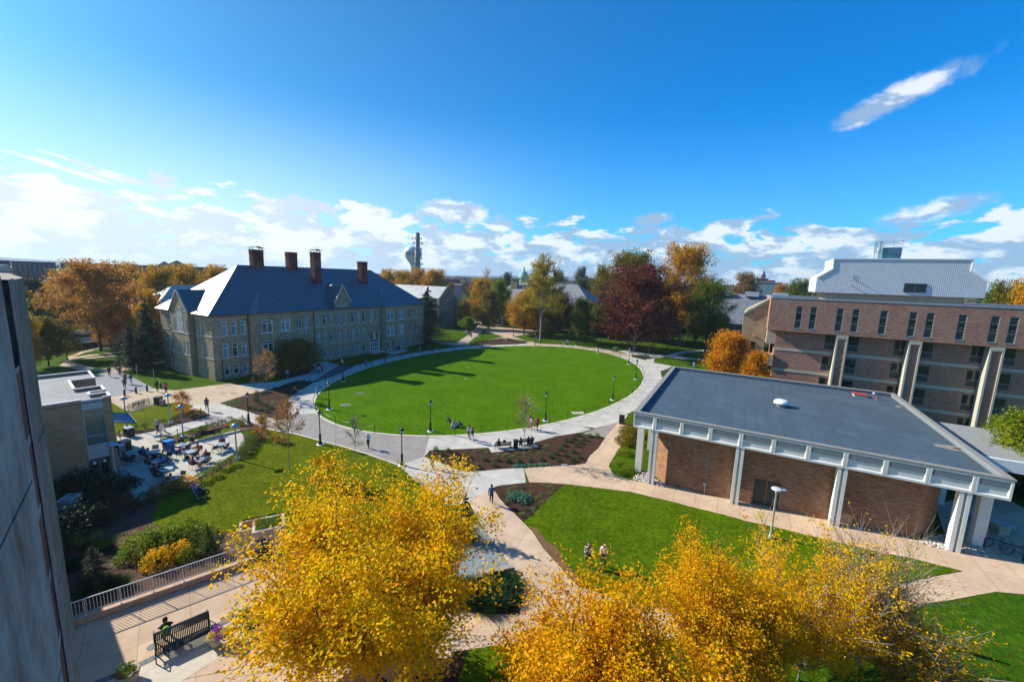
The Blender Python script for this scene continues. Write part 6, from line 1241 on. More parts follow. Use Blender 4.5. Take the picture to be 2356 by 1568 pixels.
for p in gs(s3, (830, 620), (820, 700), (800, 760), (830, 830), (895, 890), (1005, 940), (1110, 970), (980, 650), (1050, 600), (1150, 600), (1310, 515), (1560, 455), (1690, 420), (1785, 390), (1920, 345), (2055, 310), (2220, 325), (640, 1010), (795, 1050), (955, 1070), (1090, 1120), (1210, 1030)): bush('box', p, 1.1, BOX, 'round_shrub', 'clipped round green shrub in the mulch bed between hall walk and oval', group='round shrubs in the hall bed')
for p in gs(s3, (100, 830), (200, 840), (320, 870), (410, 860), (60, 890), (230, 960), (330, 960), (420, 790), (310, 820), (200, 880), (1380, 700), (1480, 740), (1180, 780), (1240, 830), (1600, 910), (1640, 890), (400, 900), (110, 930), (1300, 880)): bush('low', p, 1.0, LITE, 'pale_green_clump', 'small pale green perennial in the mulch bed between hall walk and oval', 'plant', 'pale perennials in the hall bed')
for i in range(22):
    t = i/21; p = r3(845+(1080-845)*t/.53, 1000-32*t/.53) if t < .53 else r3(1080+200*(t-.53)/.47, 970+22*(t-.53)/.47); bush('box', p, 1.3, BOX, 'round_shrub', 'round shrub in the far bed beyond the oval', group='round shrubs in the far bed')
for i, p in enumerate(gs(b1, (1235, 462), (1140, 475), (1385, 425), (1480, 395), (1640, 375), (1415, 562), (1635, 517), (1720, 487), (1815, 452), (1890, 432))): bush('lolly', p, .9, GREEN, 'leggy_shrub', 'leggy small shrub in the strip bed beside the patio entrance walk', group='leggy shrubs beside the entrance walk')
for i, p in enumerate(gs(b1, (1705, 905), (1800, 860), (1880, 800), (1960, 765))): bush('lolly', p, 1.05, BRGR, 'leggy_shrub', 'leggy bright green shrub on the strip between patio and south lawn', group='leggy shrubs between patio and lawn')
for p in gs(b1, (2055, 690), (2090, 650), (2115, 610), (2140, 575), (2160, 545), (2060, 420)): bush('dome', p, .75, GREEN, 'dense_shrub', 'dense green shrub at the right end of the patio', group='dense shrubs at the patio end')
for p, lb in zip(gs(b1, (1580, 945), (1460, 990), (1340, 1030)), ('bright yellow shrub at the sunny corner of the patio strip', 'amber shrub next to the yellow one on the patio strip', 'olive-amber shrub at the shaded end of the patio strip')): bush('yellow', p, 1.0, YEL if p[0] > 420 else ORG2, 'yellow_shrub', lb)
bush('dome', b1(1225, 1080), .75, GREEN, 'green_shrub', 'round dark green shrub at the shaded patio corner'); bush('dome', b1(1020, 1160), 1.1, MARO, 'red_shrub', 'dark red shrub in the shade below the patio')
for (x, y, s, k, m, lb) in ((1250, 470, 1.0, 'laurel', BRGR, 'variegated laurel leftmost in the garden bed above the railing'), (1400, 420, .8, 'laurel', BRGR, 'small laurel between the two big ones in the garden bed'), (1565, 385, 1.05, 'laurel', BRGR, 'big sunlit laurel at the edge of the south lawn'), (1540, 500, .95, 'yellow', YEL, 'yellow-orange shrub under the big laurel'), (1340, 590, 1.1, 'yellow', YEL2, 'amber shrub nearest the railing'), (1590, 540, .8, 'yellow', BRGR, 'yellow-green shrub next to the dwarf conifer')): bush(k, c1(x, y), s, m, 'garden_shrub', lb)
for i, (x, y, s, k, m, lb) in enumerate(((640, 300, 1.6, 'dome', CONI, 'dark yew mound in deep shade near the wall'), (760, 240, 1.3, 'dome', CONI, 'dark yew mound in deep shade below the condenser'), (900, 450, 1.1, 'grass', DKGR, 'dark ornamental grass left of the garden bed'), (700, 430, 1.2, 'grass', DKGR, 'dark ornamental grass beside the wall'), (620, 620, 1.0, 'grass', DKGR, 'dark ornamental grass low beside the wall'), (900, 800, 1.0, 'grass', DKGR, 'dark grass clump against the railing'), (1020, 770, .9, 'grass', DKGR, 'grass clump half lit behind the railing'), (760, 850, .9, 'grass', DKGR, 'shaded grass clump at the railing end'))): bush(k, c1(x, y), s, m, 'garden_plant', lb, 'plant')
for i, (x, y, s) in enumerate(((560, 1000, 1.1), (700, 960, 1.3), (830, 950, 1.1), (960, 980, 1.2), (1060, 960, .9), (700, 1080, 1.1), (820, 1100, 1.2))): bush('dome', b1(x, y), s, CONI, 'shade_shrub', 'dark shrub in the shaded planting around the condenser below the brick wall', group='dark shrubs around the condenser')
for (u, v, h, r, lb) in ((483, 1275, 2.2, .95, 'small green pyramidal conifer behind the railing'), (222, 1345, 2.6, 1.1, 'shaded pyramidal conifer beside the stone wall')):
    g = G(u, v); put_tree('dwarf', 'dwarf_conifer', g, h, r, CONI if u < 300 else GREEN, BARKD, lb)
g = G(1070, 1240); put_tree('dwarf', 'dwarf_conifer', g, 3.6, 1.3, CONI, BARKD, 'dark conifer beside the slate pad next to the pink path')
for i, (x, y) in enumerate(((1050, 520), (1150, 640))): pass
for i, (u, v, s, m) in enumerate(((1440, 1020, 1.1, OLIV), (1450, 1000, 1.2, OLIV), (1435, 1045, .9, BRGR), (1425, 1070, .8, BRGR), (1445, 1085, .8, BRGR), (1430, 1090, .6, BRGR))): bush('laurel' if i < 2 else 'dome', (u, v), s*.75, m, 'corner_shrub', ['grey-green shrub at the library corner nearest the bin', 'tall grey-green shrub hugging the library pier', 'bright ground cover shrub below the grey-green one', 'bright green shrub on the path curve', 'bright green shrub beside the cobbles', 'lowest bright green shrub on the curve of the path'][i])
LIR = bush_mesh('foliage', 8, 5200, 2.0, .45, .1, spiky=True); BU['lir'] = LIR
for i, (x, y) in enumerate(((2150, 750), (2050, 830), (2180, 860), (1960, 780), (1900, 880), (2080, 920), (2230, 780), (1800, 800), (1760, 880), (1980, 940))): bush('grass', c2(x, y), 1.25, DKGR, 'liriope_clump', 'dark green grassy clump in the mulch bed beside the yellow tree', 'plant', 'grassy clumps beside the yellow tree', sz=.7)
for p in gs(r3, (1000, 860), (930, 845), (905, 860), (960, 855), (1020, 855), (890, 815), (1090, 860)): bush('dome', p, 1.0, GREEN if int(p[0]) % 2 else OLIV, 'far_shrub', 'shrub at the foot of the far stone house', group='shrubs at the far stone house')
for p in gs(q4, (70, 1108), (100, 1112), (130, 1112), (160, 1118), (190, 1122), (110, 1125), (150, 1130)): bush('low', p, 1.6, BOX, 'low_shrub', 'low shrub in the bed at the right end of the oval', group='low shrubs right of the oval')
for p in gs(q4, (330, 1262), (360, 1255), (390, 1262)): bush('low', p, 1.4, BRGR, 'low_shrub', 'low green clump by the library roof corner', group='low clumps by the roof corner')
# fallen leaves
rn = np.random.default_rng(77); P_ = []
for (u0, u1, v0, v1, n) in ((1300, 1800, 1220, 1420, 500), (1080, 1150, 1490, 1568, 300), (2150, 2356, 1380, 1568, 350), (1130, 1250, 1100, 1480, 90), (850, 1140, 1400, 1568, 260), (1850, 2200, 1250, 1420, 120)):
    for _ in range(n): g = G(rn.uniform(u0, u1), rn.uniform(v0, v1)); P_.append((g[0], g[1], g[2]+.06))
v, f = leaves(np.array(P_), .085, .06, rn, up=3); me = fast_mesh('fallen_leaves', v, f); me.materials.append(YEL); o = bpy.data.objects.new('fallen_leaves', me); COL.objects.link(o); tag(o, kind='stuff', label='yellow leaves scattered over the near lawns', cat='leaves')
# ---------------------------------------------------------------- lamps, posts, benches
GLOW = mat('lamp_glass', (.55, .53, .46), .2, var=0)
def make_lamp():
    r = empty('street_lamp', (0, 0, 0)); q = MB(); q.lathe([(.42, 0), (.42, .10), (.34, .12)], n=16); q.build('footing', PREC, r)
    q = MB(); q.lathe([(.23, .10), (.23, .22), (.15, .34), (.12, .45), (.12, 1.15), (.14, 1.2), (.07, 1.3), (.055, 1.4), (.05, 3.25), (.08, 3.3), (.06, 3.36)], n=12); q.build('post', BLACK, r)
    q = MB(); q.lathe([(.07, 3.36), (.12, 3.42), (.20, 3.72), (.19, 3.74)], n=10); o = q.build('lantern_glass', GLOW, r)
    q = MB(); q.lathe([(.23, 3.74), (.24, 3.78), (.17, 3.9), (.06, 3.98), (.03, 4.08), (0, 4.1)], n=10)
    for i in range(4): a = i*math.pi/2; q.tube([(.125*math.cos(a), .125*math.sin(a), 3.42), (.21*math.cos(a), .21*math.sin(a), 3.74)], .012, 4)
    q.build('lantern_cap', BLACK, r); return r
lamp0 = make_lamp(); used = [False]
def inst(proto, flag, p, rz, label, cat, group=None, s=1):
    o = proto if not flag[0] else copy_tree(proto); flag[0] = True; o.location = p; o.rotation_euler = (0, 0, rz); o.scale = (s, s, s)
    for k in ('group',):
        if k in o: del o[k]
    return tag(o, label, cat, group)
LL = [((757.6, 942.3), 'on the lawn edge beside the two square grates'), ((737.2, 1023), 'at the edge of the south lawn left of the paver court'), ((925, 1071), 'half hidden behind the big yellow tree top'), ((990, 992.5), 'on the oval left of the people sitting on the grass'),
      ((1255, 968), 'on the oval beside the walking trio'), ((1409.6, 920.3), 'on the oval lawn nearest the library roof corner'), ((1462.7, 872.7), 'at the oval right end, nearer of two'), ((1446.4, 838), 'at the oval right end, farther of two'), ((886.7, 834.7), 'on the shaded oval edge below the hall door lawn'),
      ((996.3, 810.8), 'on the oval edge right of the shaded hall entrance'), ((1110, 799.4), 'by the left end of the far shrub bed'), ((1230.3, 796.7), 'by the far shrub bed in front of the tall tree'), ((1325.9, 795), 'beyond the far walk below the dark tree'), ((1375.8, 811.4), 'on the far right edge of the oval below the maroon tree'),
      ((1101, 773.7), 'beside the far diagonal path near the strollers'), ((1181, 775), 'at the crossing of the far paths'), ((789.7, 878), 'on the shaded oval edge above the two grates'), ((572.7, 974), 'in the flower strip below the hall bed'), ((1534, 808.7), 'in the shade between maroon and green trees'), ((1621, 809.5), 'just left of the flame orange tree'), ((1132, 752), 'small and far, in front of the stone house door')]
for p, lb in LL:
    g = G(*p); inst(lamp0, used, g, 0, 'black lantern lamp '+lb, 'street lamp', 'black lantern lamp posts')
def make_silver():
    r = empty('silver_lamp', (0, 0, 0)); q = MB(); q.lathe([(.26, 0), (.26, .30), (.22, .32)], n=14); q.build('footing', PREC, r); q = MB(); q.lathe([(.15, .32), (.15, .36), (.075, .5), (.06, 3.5), (.09, 3.55)], n=12); q.build('post', GALV, r)
    q = MB(); q.lathe([(.10, 3.55), (.40, 3.58), (.42, 3.62), (.20, 3.74), (.16, 3.82), (.05, 3.86)], n=20)
    for i in range(4): a = .4+i*math.pi/2; q.tube([(.08*math.cos(a), .08*math.sin(a), 3.45), (.3*math.cos(a), .3*math.sin(a), 3.58)], .015, 4)
    q.build('lamp_shade', mat('blue_steel_shade', (.30, .45, .55), .3, .5), r, True); return r
s0 = make_silver(); us = [False]
for (p, lb) in (((292.6, 985), 'by the awning of the brick building'), ((392, 975.4), 'left of the two flanking the patio entrance walk'), ((422, 1006.7), 'right of the two flanking the patio entrance walk'), ((546, 1058.2), 'at the right corner of the patio by the lawn'), ((267.3, 1111), 'in front of the shaded glass doors')):
    inst(s0, us, G(*p), 0, 'silver disc-headed lamp '+lb, 'lamp', 'silver disc-headed lamps around the patio')
g = G(1772, 1238.7); r = empty('silver_lamp', g, 0, 'tall silver round-headed lamp on the library lawn in front of the dark service door', 'lamp'); hz = topz(g, 1789.8, 1124.7)-g[2]
q = MB(); q.lathe([(.45, 0), (.45, .05)], n=14); q.build('footing', mat('lamp_soil', (.25, .2, .15), .9), r); q = MB(); q.lathe([(.19, .05), (.17, .2), (.10, .34), (.085, .5), (.06, hz-.35), (.10, hz-.3), (.12, hz-.15)], n=14); q.build('post', mat('lamp_silver', (.55, .55, .55), .45, .4), r, True)
q = MB(); q.lathe([(.10, hz-.15), (.14, hz-.12), (.36, hz-.05), (.38, hz), (.30, hz+.06), (.05, hz+.09)], n=24); q.box(.25, .78, -.10, .10, hz-.12, hz-.04); q.build('lamp_head', mat('lamp_head_white', (.62, .66, .68), .35, .2), r, True)
# chain posts
def make_post(L):
    r = empty('chain_post', (0, 0, 0)); q = MB(); q.lathe([(.035, 0), (.035, 1.0), (.045, 1.02), (.02, 1.08)], n=8); q.build('post', BLACK, r)
    if L: q = MB(); q.tube([(L*i/8, 0, .95-.30*(1-(2*i/8-1)**2)) for i in range(9)], .014, 4, cap=False); q.build('chain', BLACK, r)
    return r
NP = 62; ang = []; tot = 0; E = ell(.12, 720); cum = [0]
for i in range(720): cum.append(cum[-1]+math.dist(E[i], E[(i+1) % 720]))
sp_ = cum[-1]/NP; cp0 = make_post(sp_*.995); uc = [False]; pts = []
j = 0
for k in range(NP):
    while cum[j+1] < k*sp_: j += 1
    pts.append(E[j % 720])
for k in range(NP):
    a = pts[k]; b = pts[(k+1) % NP]; inst(cp0, uc, (a[0], a[1], terr(*a)+.03), math.atan2(b[1]-a[1], b[0]-a[0]), 'black chain post in the ring around the oval lawn', 'post', 'chain posts around the oval lawn')
def prow(pts, label, grp):
    P = [G(*p) for p in pts]
    for i, a in enumerate(P):
        L = math.dist(a, P[i+1]) if i+1 < len(P) else 0; o = make_post(L); o.location = a
        if L: b = P[i+1]; o.rotation_euler = (0, 0, math.atan2(b[1]-a[1], b[0]-a[0]))
        tag(o, label, 'post', grp)
prow(gs(b1, (1365, 570), (1508, 530), (1752, 468), (1853, 438), (1968, 415), (2060, 405)), 'black chain post along the flower strip left of the black lamp', 'chain posts along the flower strip'); prow(gs(b1, (1020, 545), (1130, 500)), 'short black post beside the patio bin at the brick corner', 'posts beside the patio bin'); prow(gs(b1, (1705, 340), (1735, 362), (1772, 345)), 'black chain post at the tip of the small flower bed', 'chain posts at the small flower bed')
prow(gs(q4, (250, 1168), (320, 1178), (385, 1190), (455, 1195), (525, 1195)), 'black chain post along the far right lawn', 'chain posts along the far right lawn')
# ---------------------------------------------------------------- benches
def make_bench(L=1.9, slats=26, m=BLACK, name='bench'):
    """curved steel-strap bench facing +y; slats run over seat and back"""
    r = empty(name, (0, 0, 0)); prof = [(.52, .40), (.45, .44), (.30, .42), (.12, .40), (.02, .43), (-.06, .58), (-.13, .82), (-.20, 1.0), (-.25, 1.02)]
    q = MB()
    for i in range(slats):
        x = -L/2+.06+(L-.12)*i/(slats-1); w_ = .024; vs = []; fs = []
        for j, (y, z) in enumerate(prof): vs += [(x-w_, y, z), (x+w_, y, z)]
        for j in range(len(prof)-1): fs += [(2*j, 2*j+1, 2*j+3, 2*j+2)]
        q.add(vs, fs); q.add([(a, b+.012, c-.012) for a, b, c in vs], [f[::-1] for f in fs])
    q.build('slats', m, r)
    q = MB(); q.tube([(-L/2, .50, .40), (L/2, .50, .40)], .025, 6); q.tube([(-L/2, -.24, 1.02), (L/2, -.24, 1.02)], .025, 6); q.tube([(-L/2, .05, .40), (L/2, .05, .40)], .02, 6); q.build('rail', m, r)
    for x in (-L/2, L/2):
        q = MB(); q.tube([(x, .50, 0), (x, .50, .40), (x, .05, .40), (x, -.24, 1.02)], .028, 6); q.tube([(x, .05, .40), (x, -.16, 0)], .028, 6); q.tube([(x, .50, .40), (x, .50, .62), (x, .30, .66), (x, -.10, .66)], .024, 6); q.build('arm_frame', m, r)
    return r
bn = make_bench(2.1, 30)
def bench_at(c, d, label, proto=None, flag=None, grp=None, s=1):
    g = G(*c); h = G(*d); rz = math.atan2(h[1]-g[1], h[0]-g[0]); return inst(bn, ub, g, rz, label, 'bench', grp, s)
ub = [False]
def back_to_back(u0, v0, u1, v1, la, lb, L=2.2):
    a = np.array(G(u0, v0, 1.02)[:2]); b = np.array(G(u1, v1, 1.02)[:2]); d = (b-a)/np.linalg.norm(b-a); n = np.array([-d[1], d[0]]); c = a+d*L/2; rz = math.atan2(d[1], d[0])
    for sg, r_, lab in ((1, 0, la), (-1, math.pi, lb)): p = c+n*.27*sg; inst(bn, ub, (p[0], p[1], .03), rz+r_, lab, 'bench', None, 1.04)
    return c, d, n, rz
TB_ = back_to_back(353, 1461, 478, 1408, 'black strap bench facing the railing with a seated person, half of the near back-to-back pair', 'black strap bench facing the camera, near half of the near back-to-back pair')
back_to_back(546, 1417, 583, 1397, 'black strap bench facing the railing behind the yellow leaves, far half beside the urn', 'black strap bench facing the camera under the yellow leaves, near half beside the urn')
BS = .86
for c, d, lb in ((b2(2145, 622), b2(2210, 618), 'black bench with one person and bags at the left of the bench pad'), (b3(225, 590), b3(290, 582), 'black bench with three people at the right of the bench pad'), (b2(375, 150), b2(395, 135), 'black bench in shade on the hall bed pad, holding a person'), (b2(345, 190), b2(365, 178), 'black bench half sunlit on the hall bed pad'), (r2(1340, 1095), r2(1390, 1090), 'bench in the shade beside the arched door with a person lounging'), (q4(570, 1200), q4(610, 1200), 'green slatted bench on the far right lawn'), (b1(1740, 535), b1(1790, 525), 'bench backing onto the strip lawn, left of two'), (b1(1790, 523), b1(1830, 515), 'bench backing onto the strip lawn, right of two')):
    bench_at(c, d, lb, s=BS)
# ---------------------------------------------------------------- tables and chairs
def make_table():
    r = empty('round_table', (0, 0, 0)); q = MB(); q.lathe([(.50, .70), (.52, .715), (.52, .73), (.50, .74), (0, .742)], n=28); q.build('table_top', mat('grey_table', (.32, .36, .39), .45, .2), r)
    for i in range(4): a = math.pi/4+i*math.pi/2; q = MB(); q.tube([(.10*math.cos(a), .10*math.sin(a), .70), (.12*math.cos(a), .12*math.sin(a), .25), (.36*math.cos(a), .36*math.sin(a), .0)], .016, 5); q.build('leg', BLACK, r)
    return r
def make_chair(m):
    r = empty('patio_chair', (0, 0, 0)); q = MB(); q.box(-.23, .23, -.22, .24, .425, .445); q.build('seat', m, r); q = MB(); q.add([(-.23, -.22, .50), (.23, -.22, .50), (.22, -.33, .88), (-.22, -.33, .88), (-.23, -.24, .50), (.23, -.24, .50), (.22, -.35, .88), (-.22, -.35, .88)], [(0, 1, 2, 3), (7, 6, 5, 4), (0, 4, 5, 1), (3, 2, 6, 7), (0, 3, 7, 4), (1, 5, 6, 2)]); q.build('backrest', m, r)
    for x in (-.25, .25): q = MB(); q.tube([(x, .26, 0), (x, .24, .44), (x, .22, .63), (x, -.2, .64)], .014, 5); q.tube([(x, -.30, 0), (x, -.22, .44), (x, -.34, .9)], .014, 5); q.build('side_frame', BLACK, r)
    return r
tb = make_table(); ut = [False]; MESH = mat('dark_mesh', (.045, .045, .045), .6, .2); TANM = mat('tan_mesh', (.36, .31, .23), .6, .2); chd = make_chair(MESH); cht = make_chair(TANM); ud = [False]; uu = [False]
TBL = [((520, 250), 'shaded round table with the blue-shirted pair, upper left'), ((585, 415), 'round table in shade between tan-shirted and blue-shirted sitters'), ((745, 560), 'round table half in sun with a dark-clad reader'), ((860, 725), 'round table at the shaded front, beside the maroon shirt'), ((1040, 120), 'round table against the strip kerb behind the blue bin'), ((1180, 245), 'round table between the purple and the orange shirts'), ((1315, 395), 'round table crowded by three women and laptops'), ((1715, 115), 'round table at the right end of the patio')]
TC = []
for (x, y), lb in TBL: 
    g = G(*p7(x, y), .74); TC.append(g); inst(tb, ut, (g[0], g[1], .036), 0, lb, 'table', 'round patio tables')
def seat(px, ti, tan=False, lab=None, back=False, h=.45):
    """chair whose seat centre is seen at px, turned to table ti (index) or to an angle in degrees"""
    g = G(*p7(*px), h); a = math.atan2(TC[ti][1]-g[1], TC[ti][0]-g[0])-math.pi/2 if isinstance(ti, int) else R_(ti)
    o = inst(cht if tan else chd, uu if tan else ud, (g[0], g[1], .036), a, lab, 'chair', 'patio chairs'); return (g[0], g[1], .036), a
SE = {}
for k, px, ti, tan, lb in (('bl', (335, 300), 0, 0, 'dark chair under the blue-shirted man at the upper left table'), ('lb', (420, 330), 0, 0, 'dark chair under the pale-blue-topped woman'), ('e1', (545, 225), 0, 1, 'empty tan chair behind the upper left table'), ('e2', (620, 290), 0, 0, 'empty dark chair right of the upper left table'), ('tn', (445, 465), 1, 0, 'dark chair under the tan-shirted sitter'), ('bs', (705, 440), 1, 0, 'dark chair under the man in the royal blue shirt'), ('e3', (725, 310), 120.0, 1, 'empty tan chair standing on the joint line between shade and sun'), ('e4', (765, 360), 1, 0, 'empty dark chair behind the royal blue shirt'),
    ('dk', (555, 620), 2, 0, 'dark chair under the dark-clad reader'), ('e5', (600, 690), 2, 0, 'empty dark chair at the foot of the half-sunlit table'), ('ma', (760, 800), 3, 0, 'dark chair under the maroon shirt'), ('e6', (1000, 705), 3, 1, 'empty tan chair right of the front table'), ('e7', (965, 760), 3, 0, 'empty dark chair in front of the front table'), ('tp', (1000, 110), 4, 0, 'chair at the kerb-side table under a dark-haired sitter'), ('e8', (1170, 95), 4, 0, 'empty chair right of the kerb-side table'), ('e9', (1105, 190), 4, 0, 'empty chair between the kerb-side table and the next'),
    ('pu', (1000, 300), 5, 0, 'chair under the purple-shirted woman'), ('or', (1310, 235), 5, 0, 'chair under the orange shirt'), ('e10', (1250, 300), 5, 0, 'empty dark chair below the orange shirt'), ('w1', (1455, 360), 6, 0, 'chair under the woman with long red-brown hair'), ('w2', (1450, 440), 6, 0, 'chair under the girl in white'), ('w3', (1225, 480), 6, 0, 'chair under the magenta-topped girl'), ('e11', (1610, 200), 50.0, 0, 'lone empty chair left of the right end table'), ('rt', (1745, 100), 7, 1, 'chair behind the right end table with a dark sitter'), ('e12', (1800, 165), 7, 0, 'empty chair right of the right end table'),
    ('rc', (130, 790), -60.0, 0, 'chair in the front shade holding the cross-legged person'), ('lg', (20, 400), -10.0, 0, 'chair against the brick wall holding a person with legs up'), ('lg2', (95, 410), 170.0, 0, 'chair used as a footrest by the brick wall')):
    SE[k] = seat(px, ti, bool(tan), lb)
# ---------------------------------------------------------------- bins and boxes
def bin_(p, rz, w_, h, m, top, label, name='litter_bin', cat='bin', slot=True, metal=None):
    r = empty(name, G(*p), rz, label, cat); q = MB(); q.box(-w_/2, w_/2, -w_/2, w_/2, .03, h*.9); q.box(-w_/2*.92, w_/2*.92, -w_/2*.92, w_/2*.92, h*.9, h*.91); q.build('body', m, r)
    q = MB(); q.box(-w_/2-.03, w_/2+.03, -w_/2-.03, w_/2+.03, h*.91, h); q.build('lid', top, r)
    if slot: q = MB(); q.box(-w_*.32, w_*.32, -w_/2-.012, -w_/2-.002, h*.68, h*.82); q.build('slot', DARKM, r)
    return r
BLUE = mat('blue_plastic', (.012, .10, .34), .4)
bin_(b1(1433, 640), R_(-20), .72, 1.15, BLUE, mat('blue_lid', (.02, .20, .62), .35), 'bright blue recycling bin on the patio', 'recycling_bin'); bin_(b1(1098, 520), R_(-20), .70, 1.1, BLACK, mat('grey_lid', (.3, .33, .36), .5), 'black bin at the patio entrance by the short post'); bin_(b1(1065, 640), R_(-20), .75, 1.15, BLACK, mat('grey_lid2', (.2, .25, .3), .5), 'black bin in the shade by the brick corner'); bin_(b1(1028, 675), R_(-20), .55, 1.1, mat('grey_bin', (.16, .19, .2), .6), GALV, 'grey bin squeezed against the brick corner')
bin_(b1(1345, 245), R_(10), .75, 1.1, BLACK, mat('dark_lid', (.05, .06, .06), .5), 'black bin on the plaza behind the orange shrub tree'); bin_(b1(1380, 252), R_(10), .5, .8, TANC, TANC, 'squat tan concrete bin beside the black one', slot=False); bin_(b3(1030, 410), R_(-20), .65, 1.15, BLACK, BLACK, 'black bin at the library corner end of the walk'); bin_(b3(132, 620), R_(0), .5, 1.0, BLACK, BLACK, 'slim black bin between the two benches'); bin_(r2(1428, 1115), R_(20), .7, 1.1, BLACK, BLACK, 'black bin in the shade by the arched door pair'); bin_(r2(2108, 950), R_(20), .6, 1.0, BLACK, BLACK, 'dark bin on the landing right of the far arched door')
# solar compactor by the railing
g = G(*c1(2235, 520)); r = empty('compactor_bin', g, R_(-28), 'tall black arched-top compactor bin at the end of the railing', 'bin'); q = MB(); w_ = .36
arc = [(w_*math.cos(math.pi*i/10), 1.15+.26*math.sin(math.pi*i/10)) for i in range(11)]; P_ = [(-w_, .02), (w_, .02)]+arc; n = len(P_); q.add([(x, -.36, z) for x, z in P_]+[(x, .36, z) for x, z in P_], [tuple(range(n)), tuple(range(n, 2*n))[::-1]]+[((i+1) % n, i, n+i, n+(i+1) % n) for i in range(n)]); q.build('body', BLACK, r)
q = MB(); 
arc2 = [(w_*1.01*math.cos(math.pi*i/10), 1.155+.262*math.sin(math.pi*i/10)) for i in range(11)]
for i in range(10): q.quad((arc2[i][0], -.35, arc2[i][1]), (arc2[i+1][0], -.35, arc2[i+1][1]), (arc2[i+1][0], .35, arc2[i+1][1]), (arc2[i][0], .35, arc2[i][1]))
q.build('solar_lid', mat('solar_blue', (.05, .09, .13), .15), r); q = MB(); q.box(-.22, .22, -.385, -.365, .85, 1.05); q.build('hopper_handle', GALV, r); q = MB(); q.box(-.385, -.365, -.15, .12, .75, 1.1); q.build('poster', mat('poster_blue', (.25, .45, .55), .5), r); q = MB(); q.box(-.30, .30, -.378, -.362, .08, .72); q.build('door', DARKM, r)
# sandwich board
g = G(*b1(1372, 482)); r = empty('sandwich_board', g, R_(-15), 'white sandwich board with black writing beside the white-capped walker', 'sign'); q = MB(); q.add([(-.33, -.28, 0), (.33, -.28, 0), (.33, -.03, 1.05), (-.33, -.03, 1.05), (-.33, -.25, 0), (.33, -.25, 0), (.33, 0, 1.05), (-.33, 0, 1.05)], [(0, 1, 2, 3), (7, 6, 5, 4), (0, 3, 7, 4), (1, 5, 6, 2)]); q.build('front_panel', WHITE, r); q = MB(); q.add([(-.33, .28, 0), (.33, .28, 0), (.33, .03, 1.05), (-.33, .03, 1.05), (-.33, .25, 0), (.33, .25, 0), (.33, .005, 1.05), (-.33, .005, 1.05)], [(3, 2, 1, 0), (4, 5, 6, 7)]); q.build('rear_panel', WHITE, r)
def text_obj(s, size, parent, loc, rot, m, name='lettering'):
    c = bpy.data.curves.new(name, 'FONT'); c.body = s; c.size = size; c.align_x = 'CENTER'; c.extrude = .002; to = bpy.data.objects.new('t', c); COL.objects.link(to); me = bpy.data.meshes.new_from_object(to.evaluated_get(bpy.context.evaluated_depsgraph_get())); bpy.data.objects.remove(to); me.materials.clear(); me.materials.append(m); o = bpy.data.objects.new(name, me); COL.objects.link(o); o.parent = parent; o.location = loc; o.rotation_euler = rot; return o
text_obj('NOW\nHIRING', .16, r, (0, -.225, .42), (R_(76.5), 0, 0), BLACK)
# condenser unit
g = G(*b1(600, 1160)); r = empty('condenser_unit', g, R_(-75), 'pale twin-fan condenser unit in the shaded planting', 'condenser'); q = MB(); q.box(-.65, .65, -.45, .45, .08, 1.25); q.build('cabinet', mat('cabinet_grey', (.30, .36, .36), .5), r)
for x in (-.32, .32): q = MB(); q.lathe([(.27, 1.252), (.27, 1.27), (.22, 1.275), (.06, 1.28), (0, 1.29)], (x, 0, 0), 18); q.build('fan_grille', mat('grille', (.16, .20, .21), .5), r)
q = MB(); q.box(-.6, .6, -.47, -.452, .2, 1.1); q.build('coil_panel', mat('coil_dark', (.03, .045, .05), .6), r); q = MB(); q.box(-.75, .75, -.55, .55, -.05, .08); q.build('pad', PREC, r)
# urns and planters
def urn(p, lb, flowers):
    r = empty('flower_urn', G(*p), 0, lb, 'planter'); q = MB(); q.lathe([(.28, 0), (.34, .05), (.42, .38), (.46, .52), (.44, .56), (.38, .56), (.36, .45)], n=24); q.build('pot', mat('urn_stone', (.42, .37, .28), .85), r, True)
    for i, (x, y, z, m, s) in enumerate(flowers): me, _ = BU['box']; c = bpy.data.objects.new('blooms', me.copy()); COL.objects.link(c); c.parent = r; c.location = (x, y, z); c.scale = (s, s, s*.8); c.data.materials.clear(); c.data.materials.append(m)
    return r
PURP = leafmat('purple_blooms', [(.20, .01, .28), (.34, .02, .42), (.45, .05, .45)], .2, 3); YBL = leafmat('yellow_blooms', [(.60, .42, .01), (.75, .55, .015), (.7, .3, .01)], .2, 3)
urn(c1(1850, 1240), 'round stone urn of purple and yellow flowers between the two terrace benches', [(-.1, .15, .5, PURP, .85), (.3, .1, .5, YBL, .75), (-.15, -.2, .48, YBL, .75), (.2, -.25, .45, PURP, .6)])
urn(c1(1960, 1250), 'smaller dark empty urn beside the flower urn', [(0, 0, .3, DKGR, .5)]); urn(c1(1090, 1570), 'urn of green and orange foliage at the bottom edge', [(-.1, 0, .5, GREEN, 1.1), (.2, -.1, .5, BRGR, .8), (0, -.2, .5, ORNG, .5)])
for i, (x, y, m) in enumerate(((1605, 312, YBL), (1640, 305, PURP), (1672, 308, YBL), (1945, 435, YBL), (1975, 428, YBL), (2000, 430, PURP), (2025, 415, YBL), (2045, 432, YBL))): bush('low', b1(x, y), 1.1, m, 'flower_clump', ['yellow flowers at the left of the small plaza bed', 'purple flowers in the small plaza bed', 'yellow flowers at the right of the small plaza bed', 'yellow flowers leftmost in the flower strip', 'second yellow clump from the left in the flower strip', 'purple flowers in the flower strip', 'yellow flowers above the purple ones in the flower strip', 'yellow flowers rightmost in the flower strip by the lamp'][i], 'flowers', sz=1.6)
